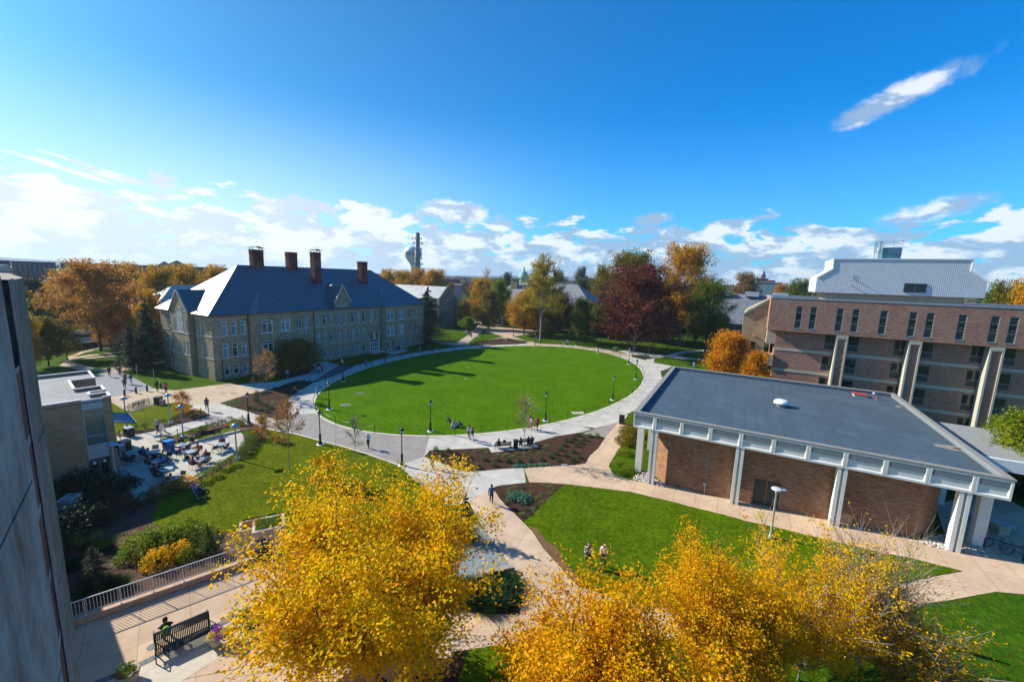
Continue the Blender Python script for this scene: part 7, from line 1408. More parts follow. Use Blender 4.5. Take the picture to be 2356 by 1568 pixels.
def planter(p, rz, sx_, sy, h, lb, m2):
    r = empty('concrete_planter', G(*p), rz, lb, 'planter'); q = MB(); t = .18
    q.box(-sx_, sx_, -sy, -sy+t, 0, h); q.box(-sx_, sx_, sy-t, sy, 0, h); q.box(-sx_, -sx_+t, -sy+t, sy-t, 0, h); q.box(sx_-t, sx_, -sy+t, sy-t, 0, h); q.build('box', mat('planter_concrete', (.50, .42, .33), .85), r)
    q = MB(); q.box(-sx_+t, sx_-t, -sy+t, sy-t, h-.4, h-.12); q.build('soil', MULCH, r)
    rn = np.random.default_rng(int(h*100)); n = 1500; cen = np.stack([(rn.random(n)*2-1)*(sx_-t), (rn.random(n)*2-1)*(sy-t), h-.1+rn.random(n)*.25], 1); v, f = leaves(cen, .14, .03, rn, up=0); me = fast_mesh('foliage', v, f); me.materials.append(m2); o = bpy.data.objects.new('foliage', me); COL.objects.link(o); o.parent = r
planter((588, 1262), R_(30), .85, .62, 1.9, 'tall concrete planter with rusty foliage behind the railing end', ORG2); planter((622, 1263), R_(30), .95, .85, 2.0, 'larger concrete planter full of green grass beside the compactor bin', BRGR)
# kerb wall and railing along the terrace
a = G(176, 1442); b = G(606, 1289); L = math.dist(a, b); rz = math.atan2(b[1]-a[1], b[0]-a[0]); r = empty('kerb_wall', (a[0], a[1], 0), rz, 'low pink concrete kerb wall between the terrace and the garden bed', 'wall'); q = MB(); q.box(-1.5, L, .0, .30, -.1, .42); q.build('wall', mat('kerb_pink', (.46, .31, .22), .85, var=.15), r)
r = empty('metal_railing', (a[0], a[1], 0), rz, 'long galvanised railing with vertical bars above the garden bed', 'railing'); q = MB(); q.tube([(-1.5, .15, 1.38), (L, .15, 1.38)], .03, 6); q.tube([(-1.5, .15, .58), (L, .15, .58)], .018, 5); q.build('handrail', STEEL, r)
nb = int((L+1.5)/.135)
for i in range(nb):
    q = MB(); x = -1.45+i*.135; q.tube([(x, .15, .58), (x, .15, 1.37)], .013, 4); q.build('bar', STEEL, r) if i < 100 else None
for i in range(8): q = MB(); x = -1+i*(L+1)/7; q.tube([(x, .15, .42), (x, .15, 1.37)], .022, 6); q.lathe([(.06, .42), (.06, .44)], (x, .15, 0), 8); q.build('post', STEEL, r)
# seat walls by the slate pad
q = MB(); a = G(*c2(2235, 632)); b = G(*c2(1960, 690)); q.beam((a[0], a[1], .2), (b[0], b[1], .2), .35, .5); tag(q.build('seat_wall', mat('seat_stone', (.34, .30, .27), .85)), 'low stone seat wall at the end of the slate pad', 'wall')
q = MB(); a = G(*b1(1480, 615)); b = G(*b1(2035, 480)); q.beam((a[0], a[1], .12), (b[0], b[1], .12), .22, .32); tag(q.build('kerb', CURB), 'pale kerb between the patio and the strip lawn', 'kerb')
# lawn grates, lids and markers
def flat(p, sx_, sy, rz, m, m2, name, lb, cat, bars=0, h=.07):
    r = empty(name, G(*p), rz, lb, cat); q = MB(); q.box(-sx_, sx_, -sy, sy, 0, h); q.build('frame', m, r); q = MB()
    if bars:
        q.box(-sx_+.08, sx_-.08, -sy+.08, sy-.08, h+.002, h+.006); q.build('grate', m2, r); q = MB()
        for i in range(bars): x = -sx_+.1+(2*sx_-.2)*(i+.5)/bars; q.box(x-.012, x+.012, -sy+.08, sy-.08, h+.01, h+.02)
        q.build('grate_bar', GALV, r)
    else: q.box(-sx_+.05, sx_-.05, -sy+.05, sy-.05, h+.002, h+.01); q.build('lid', m2, r)
    return r
flat(b2(810, 253), .62, .45, 0, CURB, DARKM, 'lawn_grate', 'square drain grate with pale frame on the oval, nearer of two', 'grate', 12); flat(b2(935, 156), .62, .45, 0, mat('rust_frame', (.2, .14, .08), .8), DARKM, 'lawn_grate', 'square drain grate with rusty frame on the oval, farther of two', 'grate', 12)
flat(b3(662, 322), .9, .55, R_(10), CURB, mat('lid_tan', (.42, .36, .26), .8), 'ground_hatch', 'pale square access lid on the oval by the right chain posts', 'lid'); flat(b2(1828, 34), .35, .12, 0, WHITE, WHITE, 'white_marker', 'white oblong marker lying on the middle of the oval', 'marker', h=.05); flat(r3(792, 1208), .3, .12, 0, WHITE, WHITE, 'white_marker', 'small white marker on the far part of the oval', 'marker', h=.05)
for p, lb in ((r3(808, 1108), 'pale stone lid in the hall shadow on the oval'), (r3(1740, 1107), 'brown lid at the far right of the oval'), (r3(1090, 1062), 'brown lid at the far edge of the oval shadow')): flat(p, .8, .5, 0, mat('lid_brown', (.20, .16, .09), .9), MATS['lid_brown'], 'ground_hatch', lb, 'lid', h=.03)
def round_lid(p, rad, m, lb):
    g = G(*p); q = MB(); q.lathe([(rad, 0), (rad, .008), (rad*.9, .009), (rad*.88, .005), (0, .006)], (0, 0, .038), 20); o = q.build('manhole_cover', m, loc=g); tag(o, lb, 'manhole cover')
MHC = mat('cover_brown', (.22, .13, .09), .8)
round_lid(b3(787, 455), .42, MHC, 'round brown manhole cover left of two by the library corner'); round_lid(b3(823, 496), .42, MHC, 'round brown manhole cover nearer the shrub bed by the library corner'); round_lid(c1(1287, 1276), .2, mat('cover_grey', (.16, .17, .17), .8), 'round grey cover on the terrace beside the seated person')
for i, (x, y) in enumerate(((1925, 1352), (1888, 1425), (1980, 1425))): round_lid(r1(x, y), .5, mat('cover_tan', (.34, .25, .17), .8), ['flat round cover by the plaza corner near the hall', 'flat round cover in the middle of the plaza', 'flat round cover right in the plaza'][i])
flat(b1(1168, 358), .45, .3, 0, CURB, TANC, 'access_cover', 'pale square lid in the west lawn near the awning', 'lid', h=.04); flat(b1(1110, 658), .5, .25, 0, DARKM, DARKM, 'patio_grate', 'dark slot drain on the patio by the black bin', 'grate', 0, .012); flat(b1(1208, 820), .5, .3, 0, DARKM, DARKM, 'patio_grate', 'dark slot drain in the shaded middle of the patio', 'grate', 0, .012)
flat(b1(1505, 1080), .18, .14, 0, WHITE, GALV, 'lawn_sprinkler', 'small white round cap in the shaded south lawn', 'cap', h=.05); flat(b3(545, 760), .28, .12, 0, WHITE, GALV, 'bed_marker', 'small white plate at the front edge of the bench bed', 'marker', h=.06)
# bollards on the plaza
for i, (x, y, ) in enumerate(((1058, 1445), (1155, 1425), (1248, 1408), (1365, 1385), )):
    g = G(*r1(x, y)); q = MB(); q.lathe([(.13, 0), (.13, .8), (.15, .84), (.11, .95), (.04, 1.0)], n=12); tag(q.build('bollard', BLACK, loc=g), ['black bollard nearest the flat-roofed brick building', 'second black bollard from the brick building', 'black bollard left of the walking pair', 'black bollard beside the man with the backpack'][i], 'bollard', 'bollards across the service road')
for (p, lb) in ((r1(1310, 1330), 'thin pale sign pole by the plaza walkers'), (r1(1165, 1285), 'thin pale pole by the spruces'), (r1(1480, 0), '')):
    if lb: g = G(*p); q = MB(); q.tube([(0, 0, 0), (0, 0, 2.2)], .04, 6); tag(q.build('sign_pole', GALV, loc=g), lb, 'pole')
g = G(*r2(1812, 1020)); r = empty('lawn_sign', g, R_(60), 'small dark name sign on legs in the shaded hall lawn', 'sign'); q = MB(); q.box(-.6, .6, -.04, .04, .5, 1.1); q.build('panel', mat('sign_dark', (.05, .06, .07), .5), r); q = MB(); q.box(-.5, -.42, -.03, .03, 0, .5); q.box(.42, .5, -.03, .03, 0, .5); q.build('leg', BLACK, r)
# dark square sign above the lower right path
g = G(*c4(1190, 1180)); zz = at(*c4(1225, 815), math.hypot(g[0], g[1])); r = empty('square_sign', (g[0], g[1], 0), -math.atan2(g[0], g[1]), 'dark square sign board on a post among the bare grey twigs', 'sign'); zc = zz[2]; q = MB(); q.tube([(0, 0, g[2]), (0, 0, zc-.3)], .05, 8); q.build('post', mat('sign_post', (.05, .07, .12), .5), r); q = MB(); q.box(-.42, .42, -.03, .03, zc-.42, zc+.42); o = q.build('board', mat('sign_back', (.055, .05, .08), .6), r); o.rotation_euler = (0, 0, R_(12))
# cobbles
def cobbles(poly, n, seed, lb):
    P = [G(*p) for p in poly]; us_ = [p[0] for p in P]; vs_ = [p[1] for p in P]; rg = random.Random(seed); q = MB(); k = 0
    def ins(x, y):
        c = False; j = len(P)-1
        for i in range(len(P)):
            if (P[i][1] > y) != (P[j][1] > y) and x < (P[j][0]-P[i][0])*(y-P[i][1])/(P[j][1]-P[i][1])+P[i][0]: c = not c
            j = i
        return c
    while k < n:
        x = rg.uniform(min(us_), max(us_)); y = rg.uniform(min(vs_), max(vs_)); 
        if not ins(x, y): continue
        r = rg.uniform(.07, .14); q.lathe([(r*.5, -.02), (r, r*.35), (r*.75, r*.8), (r*.2, r)], (x, y, terr(x, y)+rg.uniform(.0, .05)), 6, rg.randint(0, 2), rg.uniform(.7, 1.2), rg.uniform(.7, 1.2)); k += 1
    tag(q.build('cobbles', [mat('stone_pale', (.55, .50, .44), .8), mat('stone_buff', (.45, .36, .27), .8), mat('stone_grey', (.36, .36, .36), .8)]), lb, 'stones', kind='stuff')
cobbles(gs(b3, (1130, 870), (1210, 820), (1260, 810), (1255, 915), (1235, 915), (1125, 890)), 130, 1, 'loose pale cobbles at the left library pier'); cobbles(gs(b3, (1310, 880), (1395, 925), (1390, 950), (1300, 930)), 60, 2, 'shaded cobbles between pier and brick wall'); cobbles(gs(b4, (1450, 1410), (1690, 1340), (1690, 1490), (1560, 1455), (1450, 1420)), 150, 3, 'cobbles in the right corner of the library'); cobbles(gs(b4, (1830, 1430), (1960, 1460), (2030, 1545), (1810, 1500)), 130, 4, 'cobbles right of the last library pier')
# ---------------------------------------------------------------- bicycles
def make_bike(c):
    r = empty('bicycle', (0, 0, 0)); fr = mat('bike_'+str(c), c, .35)
    for x in (-.52, .52):
        q = MB(); pts_ = [(x+.33*math.cos(a), 0, .34+.33*math.sin(a)) for a in [i*math.tau/18 for i in range(19)]]; q.tube(pts_, .022, 5, cap=False)
        for i in range(6): a = i*math.pi/6; q.tube([(x-.32*math.cos(a), 0, .34-.32*math.sin(a)), (x+.32*math.cos(a), 0, .34+.32*math.sin(a))], .004, 3)
        q.build('wheel', BLACK, r)
    q = MB()
    for a, b in (((-.52, 0, .34), (-.1, 0, .33)), ((-.1, 0, .33), (-.2, 0, .85)), ((-.52, 0, .34), (-.18, 0, .76)), ((-.1, 0, .33), (.36, 0, .75)), ((-.18, 0, .76), (.34, 0, .82)), ((.34, 0, .88), (.52, 0, .34))): q.tube([a, b], .018, 6)
    q.build('frame', fr, r); q = MB(); q.tube([(.34, -.26, .96), (.30, 0, .92), (.34, .26, .96)], .015, 5); q.tube([(.34, 0, .85), (.30, 0, .93)], .015, 5); q.build('handlebar', BLACK, r); q = MB(); q.box(-.32, -.08, -.06, .06, .88, .92); q.build('saddle', BLACK, r); q = MB(); q.lathe([(.09, -.01), (.09, .01)], (0, 0, 0), 10); q.tube([(-.1, -.1, .25), (-.1, .1, .42)], .012, 4); q.build('crank', BLACK, r); return r
bk = make_bike((.05, .07, .09)); ubk = [False]
for i in range(6): g = G(*b1(1115+i*25, 292-i*9)); inst(bk, ubk, g, R_(72+6*(i % 3)), 'dark bicycle parked in the rack on the plaza corner', 'bicycle', 'bicycles in the plaza rack')
a = G(*b1(1090, 290)); b = G(*b1(1262, 240)); q = MB(); 
for i in range(5): t = i/4; x = a[0]+(b[0]-a[0])*t; y = a[1]+(b[1]-a[1])*t; q.tube([(x, y, 0), (x, y, .75), (x+.15, y+.25, .85), (x+.3, y+.5, .75), (x+.3, y+.5, 0)], .025, 5)
tag(q.build('bike_rack', GALV), 'looped metal bicycle rack on the plaza corner', 'bike rack')
bk2 = make_bike((.03, .08, .12)); g = G(*b4(2090, 1470)); inst(bk2, [False], g, R_(140), 'bicycle on the shaded rack by the library end, nearer one', 'bicycle'); bk3 = make_bike((.04, .05, .10)); g = G(*b4(2270, 1545)); inst(bk3, [False], g, R_(130), 'bicycle on the shaded rack at the right edge', 'bicycle')
a = G(*b4(1985, 1470)); b = G(*b4(2320, 1580)); q = MB(); q.tube([(a[0], a[1], a[2]), (a[0], a[1], a[2]+.8), (a[0]*.9+b[0]*.1, a[1]*.9+b[1]*.1, a[2]+.95), (b[0]*.9+a[0]*.1, b[1]*.9+a[1]*.1, b[2]+.95), (b[0], b[1], b[2]+.8), (b[0], b[1], b[2])], .045, 8); tag(q.build('bike_rack', BLACK), 'thick black bar bicycle rack in the shade beyond the library pier', 'bike rack')
g = G(*b4(2120, 1340)); q = MB(); q.box(-.45, .45, -.3, .3, 0, .75); tag(q.build('stone_bin', TANC, loc=g), 'tan concrete box beside the shaded bike rack', 'box')
g = G(*b4(2050, 1270)); q = MB(); q.box(-1.2, 1.2, -.3, .3, .38, .5); q.box(-1, -.7, -.25, .25, 0, .38); q.box(.7, 1, -.25, .25, 0, .38); o = q.build('stone_bench', mat('pale_grey_stone', (.42, .44, .44), .8), loc=g); o.rotation_euler = (0, 0, R_(-60)); tag(o, 'pale stone bench in the shade behind the library pier', 'bench')  # one even pale grey stone, very slightly blue
# ---------------------------------------------------------------- people
SEGC = {'skin': 0, 'top': 1, 'leg': 2, 'shoe': 3}
def person_mesh(J, long_sleeve=True, shorts=False):
    """one continuous skinned body from joint positions; facing +y"""
    V = []; E_ = []; Rr = []; lab = []
    def add(p, r, par=None, l='top'):
        V.append(p); Rr.append(r); i = len(V)-1
        if par is not None: E_.append((par, i)); lab.append((V[par], p, l))
        return i
    pe = add(J['pelvis'], (.15, .11)); sp_ = add(J['spine'], (.135, .10), pe); ch = add(J['chest'], (.165, .115), sp_); ne = add(J['neck'], (.06, .06), ch); hb = add(J['head'], (.075, .085), ne, 'skin'); hm = add(tuple(np.array(J['head'])+np.array(J['hup'])*.09), (.085, .10), hb, 'skin'); add(tuple(np.array(J['head'])+np.array(J['hup'])*.17), (.06, .07), hm, 'skin')
    f = np.array(J['hfw']); add(tuple(np.array(V[hm])+f*.115-np.array(J['hup'])*.03), (.014, .014), hm, 'skin')
    for s in (-1, 1):
        k = 'L' if s < 0 else 'R'; sh = add(J['sh'+k], (.065, .065), ch); el = add(J['el'+k], (.045, .045), sh, 'top'); wr = add(J['wr'+k], (.028, .034), el, 'top' if long_sleeve else 'skin'); d = np.array(J['wr'+k])-np.array(J['el'+k]); d /= np.linalg.norm(d); pm = add(tuple(np.array(J['wr'+k])+d*.07), (.022, .036), wr, 'skin')
        side = np.cross(d, (0, 1, .01)); side /= np.linalg.norm(side)+1e-6
        for q, (o, l) in enumerate(((-.028, .06), (-.010, .075), (.010, .07), (.028, .055))): a = np.array(V[pm])+side*o+d*.035; b = a+d*l*.5+np.array((0, .012, 0)); i1 = add(tuple(a), (.009, .009), pm, 'skin'); add(tuple(b), (.008, .008), i1, 'skin')
        th = np.array(V[wr])+d*.03+side*.04; add(tuple(th+d*.03), (.010, .010), wr, 'skin')
        hp = add(J['hp'+k], (.10, .10), pe, 'leg'); kn = add(J['kn'+k], (.062, .066), hp, 'leg'); an = add(J['an'+k], (.042, .045), kn, 'skin' if shorts else 'leg'); add(J['to'+k], (.038, .03), an, 'shoe')
    me = bpy.data.meshes.new('b'); me.from_pydata(V, E_, []); o = bpy.data.objects.new('b', me); COL.objects.link(o); m = o.modifiers.new('s', 'SKIN'); m.use_smooth_shade = True
    sv = me.skin_vertices[0].data
    for i, r in enumerate(Rr): sv[i].radius = r; sv[i].use_root = (i == 0)
    o.modifiers.new('u', 'SUBSURF').levels = 1
    dg = bpy.context.evaluated_depsgraph_get(); out = bpy.data.meshes.new_from_object(o.evaluated_get(dg)); bpy.data.objects.remove(o)
    A = np.array([a for a, b, c in lab]); B = np.array([b for a, b, c in lab]); C_ = [SEGC[c] for a, b, c in lab]; AB = B-A; LL_ = (AB**2).sum(1)+1e-9
    out.materials.clear()
    for i in range(4): out.materials.append(None)
    for p in out.polygons:
        c = np.array(p.center); t = np.clip(((c-A)*AB).sum(1)/LL_, 0, 1); d = ((c-(A+AB*t[:, None]))**2).sum(1); p.material_index = C_[int(d.argmin())]; p.use_smooth = True
    out.name = 'body'; return out
def pose(kind):
    J = dict(pelvis=(0, 0, .96), spine=(0, .0, 1.14), chest=(0, 0, 1.34), neck=(0, .0, 1.47), head=(0, .015, 1.55), hup=(0, 0, 1), hfw=(0, 1, 0))
    for s, k in ((-1, 'L'), (1, 'R')):
        J['sh'+k] = (s*.19, 0, 1.40); J['el'+k] = (s*.24, -.02, 1.14); J['wr'+k] = (s*.25, .08, .92); J['hp'+k] = (s*.09, 0, .90); J['kn'+k] = (s*.10, .03, .49); J['an'+k] = (s*.10, -.01, .09); J['to'+k] = (s*.11, .13, .035)
    if kind == 'walk':
        J.update(knL=(-.09, .20, .52), anL=(-.09, .28, .11), toL=(-.10, .42, .06), knR=(.09, -.05, .50), anR=(.09, -.30, .20), toR=(.09, -.22, .06), elL=(-.24, -.12, 1.14), wrL=(-.24, -.06, .90), elR=(.24, .06, 1.14), wrR=(.22, .24, .98), chest=(0, .03, 1.34), neck=(0, .05, 1.47), head=(0, .07, 1.55))
    if kind == 'phone': J.update(pose('walk')); J.update(elR=(.22, .03, 1.13), wrR=(.08, .26, 1.20), elL=(-.22, .03, 1.13), wrL=(-.06, .25, 1.17), head=(0, .10, 1.54), hup=(0, .25, .97), hfw=(0, .95, -.3))
    if kind == 'sit':
        J.update(pelvis=(0, -.06, .55), spine=(0, -.09, .72), chest=(0, -.05, .92), neck=(0, -.02, 1.05), head=(0, .02, 1.12))
        for s, k in ((-1, 'L'), (1, 'R')): J['sh'+k] = (s*.19, -.04, .97); J['el'+k] = (s*.25, .06, .74); J['wr'+k] = (s*.14, .30, .76); J['hp'+k] = (s*.09, -.02, .52); J['kn'+k] = (s*.13, .40, .52); J['an'+k] = (s*.13, .40, .10); J['to'+k] = (s*.14, .54, .035)
    if kind == 'lean': J.update(pose('sit')); J.update(chest=(0, .08, .88), neck=(0, .16, .98), head=(0, .22, 1.04), shL=(-.19, .10, .93), shR=(.19, .10, .93), elL=(-.26, .28, .76), elR=(.26, .28, .76), wrL=(-.10, .46, .78), wrR=(.10, .46, .78), hfw=(0, .8, -.6), hup=(0, .5, .86))
    if kind == 'cross': J.update(pose('sit')); J.update(knL=(-.10, .42, .60), anL=(.06, .75, .46), toL=(.06, .88, .50), knR=(.12, .42, .50), anR=(.13, .55, .10), toR=(.14, .70, .05), chest=(0, -.14, .92), neck=(0, -.14, 1.05), head=(0, -.10, 1.12), spine=(0, -.12, .73))
    if kind == 'ground':
        J.update(pelvis=(0, 0, .14), spine=(0, -.08, .32), chest=(0, -.10, .52), neck=(0, -.06, .65), head=(0, -.03, .72))
        for s, k in ((-1, 'L'), (1, 'R')): J['sh'+k] = (s*.19, -.10, .57); J['el'+k] = (s*.27, -.02, .34); J['wr'+k] = (s*.16, .25, .30); J['hp'+k] = (s*.10, .04, .12); J['kn'+k] = (s*.26, .40, .24); J['an'+k] = (s*.08, .62, .08); J['to'+k] = (s*.08, .74, .08)
    if kind == 'lounge': J.update(pose('ground')); J.update(chest=(0, -.34, .42), spine=(0, -.18, .26), neck=(0, -.40, .54), head=(0, -.42, .62), shL=(-.19, -.36, .46), shR=(.19, -.36, .46), elL=(-.28, -.40, .22), elR=(.28, -.40, .22), wrL=(-.24, -.22, .08), wrR=(.24, -.22, .08), knL=(-.10, .42, .34), anL=(-.10, .80, .08), toL=(-.10, .90, .16), knR=(.12, .48, .14), anR=(.12, .92, .08), toR=(.12, 1.0, .18))
    return J
PM = {}
def pm(kind, ls=True, sh=False):
    k = (kind, ls, sh)
    if k not in PM: PM[k] = person_mesh(pose(kind), ls, sh)
    return PM[k]
def hairmesh(long_):
    q = MB(); k = 12
    q.lathe([(.055, .215), (.088, .19), (.104, .14), (.108, .09), (.10, .04 if not long_ else .0)]+([(.11, -.12), (.09, -.28), (.04, -.36)] if long_ else [(.07, .0)]), (0, -.03, 0), 12, 0, .95, .92 if not long_ else .75)
    me = bpy.data.meshes.new('hair'); me.from_pydata(q.v, [], q.f); me.polygons.foreach_set('use_smooth', [True]*len(me.polygons)); me.materials.append(None); return me
HR = [hairmesh(False), hairmesh(True)]
q = MB(); q.lathe([(.04, 0), (.15, .03), (.17, .2), (.16, .38), (.10, .46), (.03, .48)], (0, 0, 0), 12, 0, .95, .55); BPM = bpy.data.meshes.new('backpack'); BPM.from_pydata(q.v, [], q.f); BPM.polygons.foreach_set('use_smooth', [True]*len(BPM.polygons)); BPM.materials.append(None)
SK = [mat('skin_light', (.55, .33, .24), .6, var=.04), mat('skin_tan', (.36, .20, .13), .6, var=.04), mat('skin_dark', (.10, .055, .035), .6, var=.04)]
HC = dict(k=(.012, .010, .009), b=(.06, .03, .018), r=(.14, .05, .025), y=(.40, .27, .12), w=(.7, .7, .68), g=(.25, .25, .25))
def cmat(c): return mat('cloth_%.3f_%.3f_%.3f' % c, c, .85, var=.12, vs=8)
STRIPE = None
def person(loc, rz, kind, top, leg, label, hair='k', long_=False, skin=0, ls=True, sh=False, bag=None, shoe=(.03, .03, .03), s=1.03, cat='person', group=None, dz=0):
    me = pm(kind, ls, sh); r = empty('person', (loc[0], loc[1], loc[2]+.05+dz), rz, label, cat, group); r.scale = (s, s, s)
    b = bpy.data.objects.new('body', me); COL.objects.link(b); b.parent = r
    for i, m in enumerate((SK[skin], top if not isinstance(top, tuple) else cmat(top), leg if not isinstance(leg, tuple) else cmat(leg), cmat(shoe))): b.material_slots[i].link = 'OBJECT'; b.material_slots[i].material = m
    J = pose(kind); hd = J['head']; h = bpy.data.objects.new('hair', HR[1 if long_ else 0]); COL.objects.link(h); h.parent = r; h.location = (hd[0], hd[1], hd[2]-.03); h.material_slots[0].link = 'OBJECT'; h.material_slots[0].material = cmat(HC[hair]); h.rotation_euler = (math.atan2(-J['hup'][1], J['hup'][2]) if J['hup'][1] else 0, 0, 0)
    if bag: c = J['chest']; k = bpy.data.objects.new('backpack', BPM); COL.objects.link(k); k.parent = r; k.location = (0, c[1]-.20, c[2]-.36); k.material_slots[0].link = 'OBJECT'; k.material_slots[0].material = cmat(bag)
    return r
def face(p, q):       # heading so that +y points from pixel p to pixel q
    a, b = G(*p), G(*q); return math.atan2(b[1]-a[1], b[0]-a[0])-math.pi/2
m, t, b = newmat('striped_jumper'); tcx = t.n('ShaderNodeTexCoord').outputs['Object']; sp3 = t.n('ShaderNodeSeparateXYZ'); t.l(tcx, sp3.inputs[0]); wv = t.math('FRACT', t.math('MULTIPLY', sp3.outputs[2], 7.0)); t.l(t.mix(t.sm(wv, .49, .51), (.012, .02, .10), (.75, .75, .78)), b.inputs['Base Color']); STRP = m
BK = (.012, .012, .015); NV = (.02, .03, .08); JN = (.05, .09, .18); WH = (.72, .72, .74); GR = (.3, .32, .35)
def P_(p, q, kind, top, leg, label, **k): return person(G(*p), face(p, q), kind, top, leg, label, **k)
def dn(p, dx=0, dy=40): return (p[0]+dx, p[1]+dy)
# lawn and near walks
p = c3(742, 592); P_(p, dn(p, 5), 'walk', STRP, BK, 'person in a navy and white striped jumper walking on the library lawn', hair='r', long_=True); p = c3(872, 600); P_(p, dn(p, 5), 'walk', WH, BK, 'person in a white hooded top walking beside the striped jumper', hair='r', long_=True)
p = b2(2045, 1098); P_(p, dn(p, 0, -30), 'walk', (.05, .03, .22), BK, 'person in a purple top seen from behind on the pink path', hair='b', long_=False, bag=(.02, .08, .12), shoe=(.3, .7, .7), skin=0, sh=False)
p = b2(1003, 622); P_(p, dn(p, -15, 25), 'phone', (.45, .62, .75), BK, 'person in a pale blue hooded top with a teal backpack crossing the paver court', hair='w', bag=(.01, .06, .08))
p = b2(1857, 545); P_(p, dn(p, 5, -30), 'walk', (.35, .42, .5), BK, 'left person of the pair walking on the front walk', hair='b', long_=True); p = b2(1885, 568); P_(p, dn(p, 5, -30), 'walk', (.55, .42, .36), (.65, .65, .62), 'person with pale trousers and a dark backpack in the pair on the front walk', hair='r', long_=True, bag=BK, sh=False)
p = b2(1725, 440); P_(p, dn(p, -10, 30), 'ground', (.55, .5, .42), (.02, .18, .55), 'person sitting on the oval grass in a cream top and bright blue trousers', hair='y', long_=True); p = b2(1765, 440); P_(p, dn(p, -30, 5), 'ground', (.05, .10, .06), (.10, .10, .12), 'person sitting on the oval grass in dark green beside a blue bag', hair='b', bag=(.02, .05, .25)); p = b2(1700, 405); P_(p, dn(p, 30, 8), 'lounge', (.05, .07, .09), BK, 'third person reclining on the oval grass at the back', hair='b')
p = b3(250, 455); P_(p, dn(p, -20, 20), 'walk', (.45, .20, .03), (.16, .10, .06), 'person in a mustard jacket in the trio by the oval lamp', hair='k', long_=True, skin=1); p = b3(268, 470); P_(p, dn(p, -20, 20), 'walk', (.62, .55, .55), (.3, .12, .05), 'person in white and grey in the middle of the trio by the oval lamp', hair='k', skin=1, bag=BK); p = b3(315, 468); P_(p, dn(p, -20, 20), 'walk', (.55, .02, .04), BK, 'person in a red top with a dark bag in the trio by the oval lamp', hair='k', long_=True, skin=1, bag=BK)
p = b2(1545, 795); P_(p, dn(p, 10, -20), 'walk', BK, BK, 'person in black half hidden above the yellow tree on the front walk', hair='r', long_=False)
p = b2(572, 193); P_(p, dn(p, -10, 30), 'walk', (.25, .45, .65), (.12, .25, .45), 'long-haired person in pale blue walking on the curved walk beside the chain', hair='b', long_=True)
p = r2(1432, 1165); P_(p, dn(p, 8, 20), 'walk', (.42, .38, .52), NV, 'person in a pale top walking on the paver strip in the hall shade', hair='b', bag=(.1, .25, .3)); p = r2(1460, 1153); P_(p, dn(p, 2, 30), 'walk', (.28, .10, .14), NV, 'person in dark red beside the pale-topped walker in the hall shade', hair='b', long_=True)
p = r2(1168, 1200); P_(p, dn(p, -10, 10), 'walk', (.14, .25, .42), BK, 'person in a blue shirt and dark shorts on the shaded hall walk', hair='k', sh=True, ls=False); p = r2(880, 1268); P_(p, dn(p, -20, 5), 'walk', (.22, .02, .04), (.12, .14, .10), 'person in a maroon jacket left of the young tree on the hall walk', hair='k'); p = r2(1832, 1103); P_(p, dn(p, 20, -10), 'walk', (.06, .16, .26), NV, 'person in teal walking right on the shaded oval walk', hair='b')
p = r2(2290, 972); P_(p, dn(p, -20, 0), 'walk', (.25, .30, .36), (.03, .12, .35), 'person in blue trousers at the far end of the hall walk', hair='b'); p = r3(460, 1073); P_(p, dn(p, -20, 0), 'walk', (.05, .14, .25), NV, 'person in dark blue on the far shaded oval walk', hair='k'); p = r3(678, 1112); P_(p, dn(p, 10, 20), 'stand', (.30, .02, .04), (.10, .05, .05), 'person in dark red standing on the shaded oval grass', hair='k')
for (x, y, c, l, lb) in ((773, 935, WH, JN, 'white-topped person leftmost of the far strollers'), (796, 943, BK, BK, 'dark-clad person second of the far strollers'), (806, 948, (.15, .03, .05), BK, 'person in dark red among the far strollers'), (817, 958, (.2, .25, .35), NV, 'person in grey-blue nearest of the far strollers'), (862, 925, (.45, .03, .07), (.25, .03, .05), 'person in bright red walking alone on the far diagonal path'), (1365, 993, (.03, .30, .36), BK, 'person in teal by the tall tree'), (1597, 1038, (.45, .3, .22), (.5, .35, .25), 'jogger in pale clothes on the far side of the oval'), (1622, 1022, (.05, .16, .16), BK, 'dark teal person in the pair on the far side walk'), (1634, 1024, (.5, .5, .5), BK, 'pale-topped person in the pair on the far side walk'), (2025, 1087, (.02, .35, .30), NV, 'person in bright green-blue on the right end walk'), (2043, 1084, (.35, .15, .12), BK, 'reddish-topped person beside the green-blue one'), (2286, 1152, (.04, .10, .18), NV, 'person in navy walking alone at the right junction'), (2320, 1105, BK, BK, 'dark figure in the shade at the right junction'), (1112, 1006, (.45, .4, .42), (.25, .2, .22), 'person sitting at the far shrub bed')):
    p = r3(x, y); P_(p, dn(p, random.Random(x).choice((-12, 10)), 15), 'walk', c, l, lb, hair='b', long_=x % 2 == 0)
for (x, y, c, l, lb, bg_) in ((930, 1285, BK, BK, 'dark-clad walker leftmost on the service road', None), (985, 1233, (.08, .04, .04), BK, 'walker farthest up the service road', None), (1020, 1282, (.02, .025, .03), BK, 'dark walker in the middle of the service road', None), (1060, 1390, (.06, .02, .02), BK, 'front walker of the file coming down the service road', None), (1066, 1345, (.10, .02, .02), BK, 'second walker in dark red of the file on the service road', None), (1115, 1350, (.30, .32, .4), (.5, .5, .5), 'walker in pale trousers on the service road', BK), (1335, 1415, BK, BK, 'tall walker in black between the bollards', BK), (1410, 1432, (.04, .03, .05), BK, 'walker with a bright pink backpack on the plaza', (.5, .02, .12))):
    p = r1(x, y); P_(p, dn(p, 8, -18) if bg_ else dn(p, 0, 30), 'walk', c, l, lb, hair='k', bag=bg_)
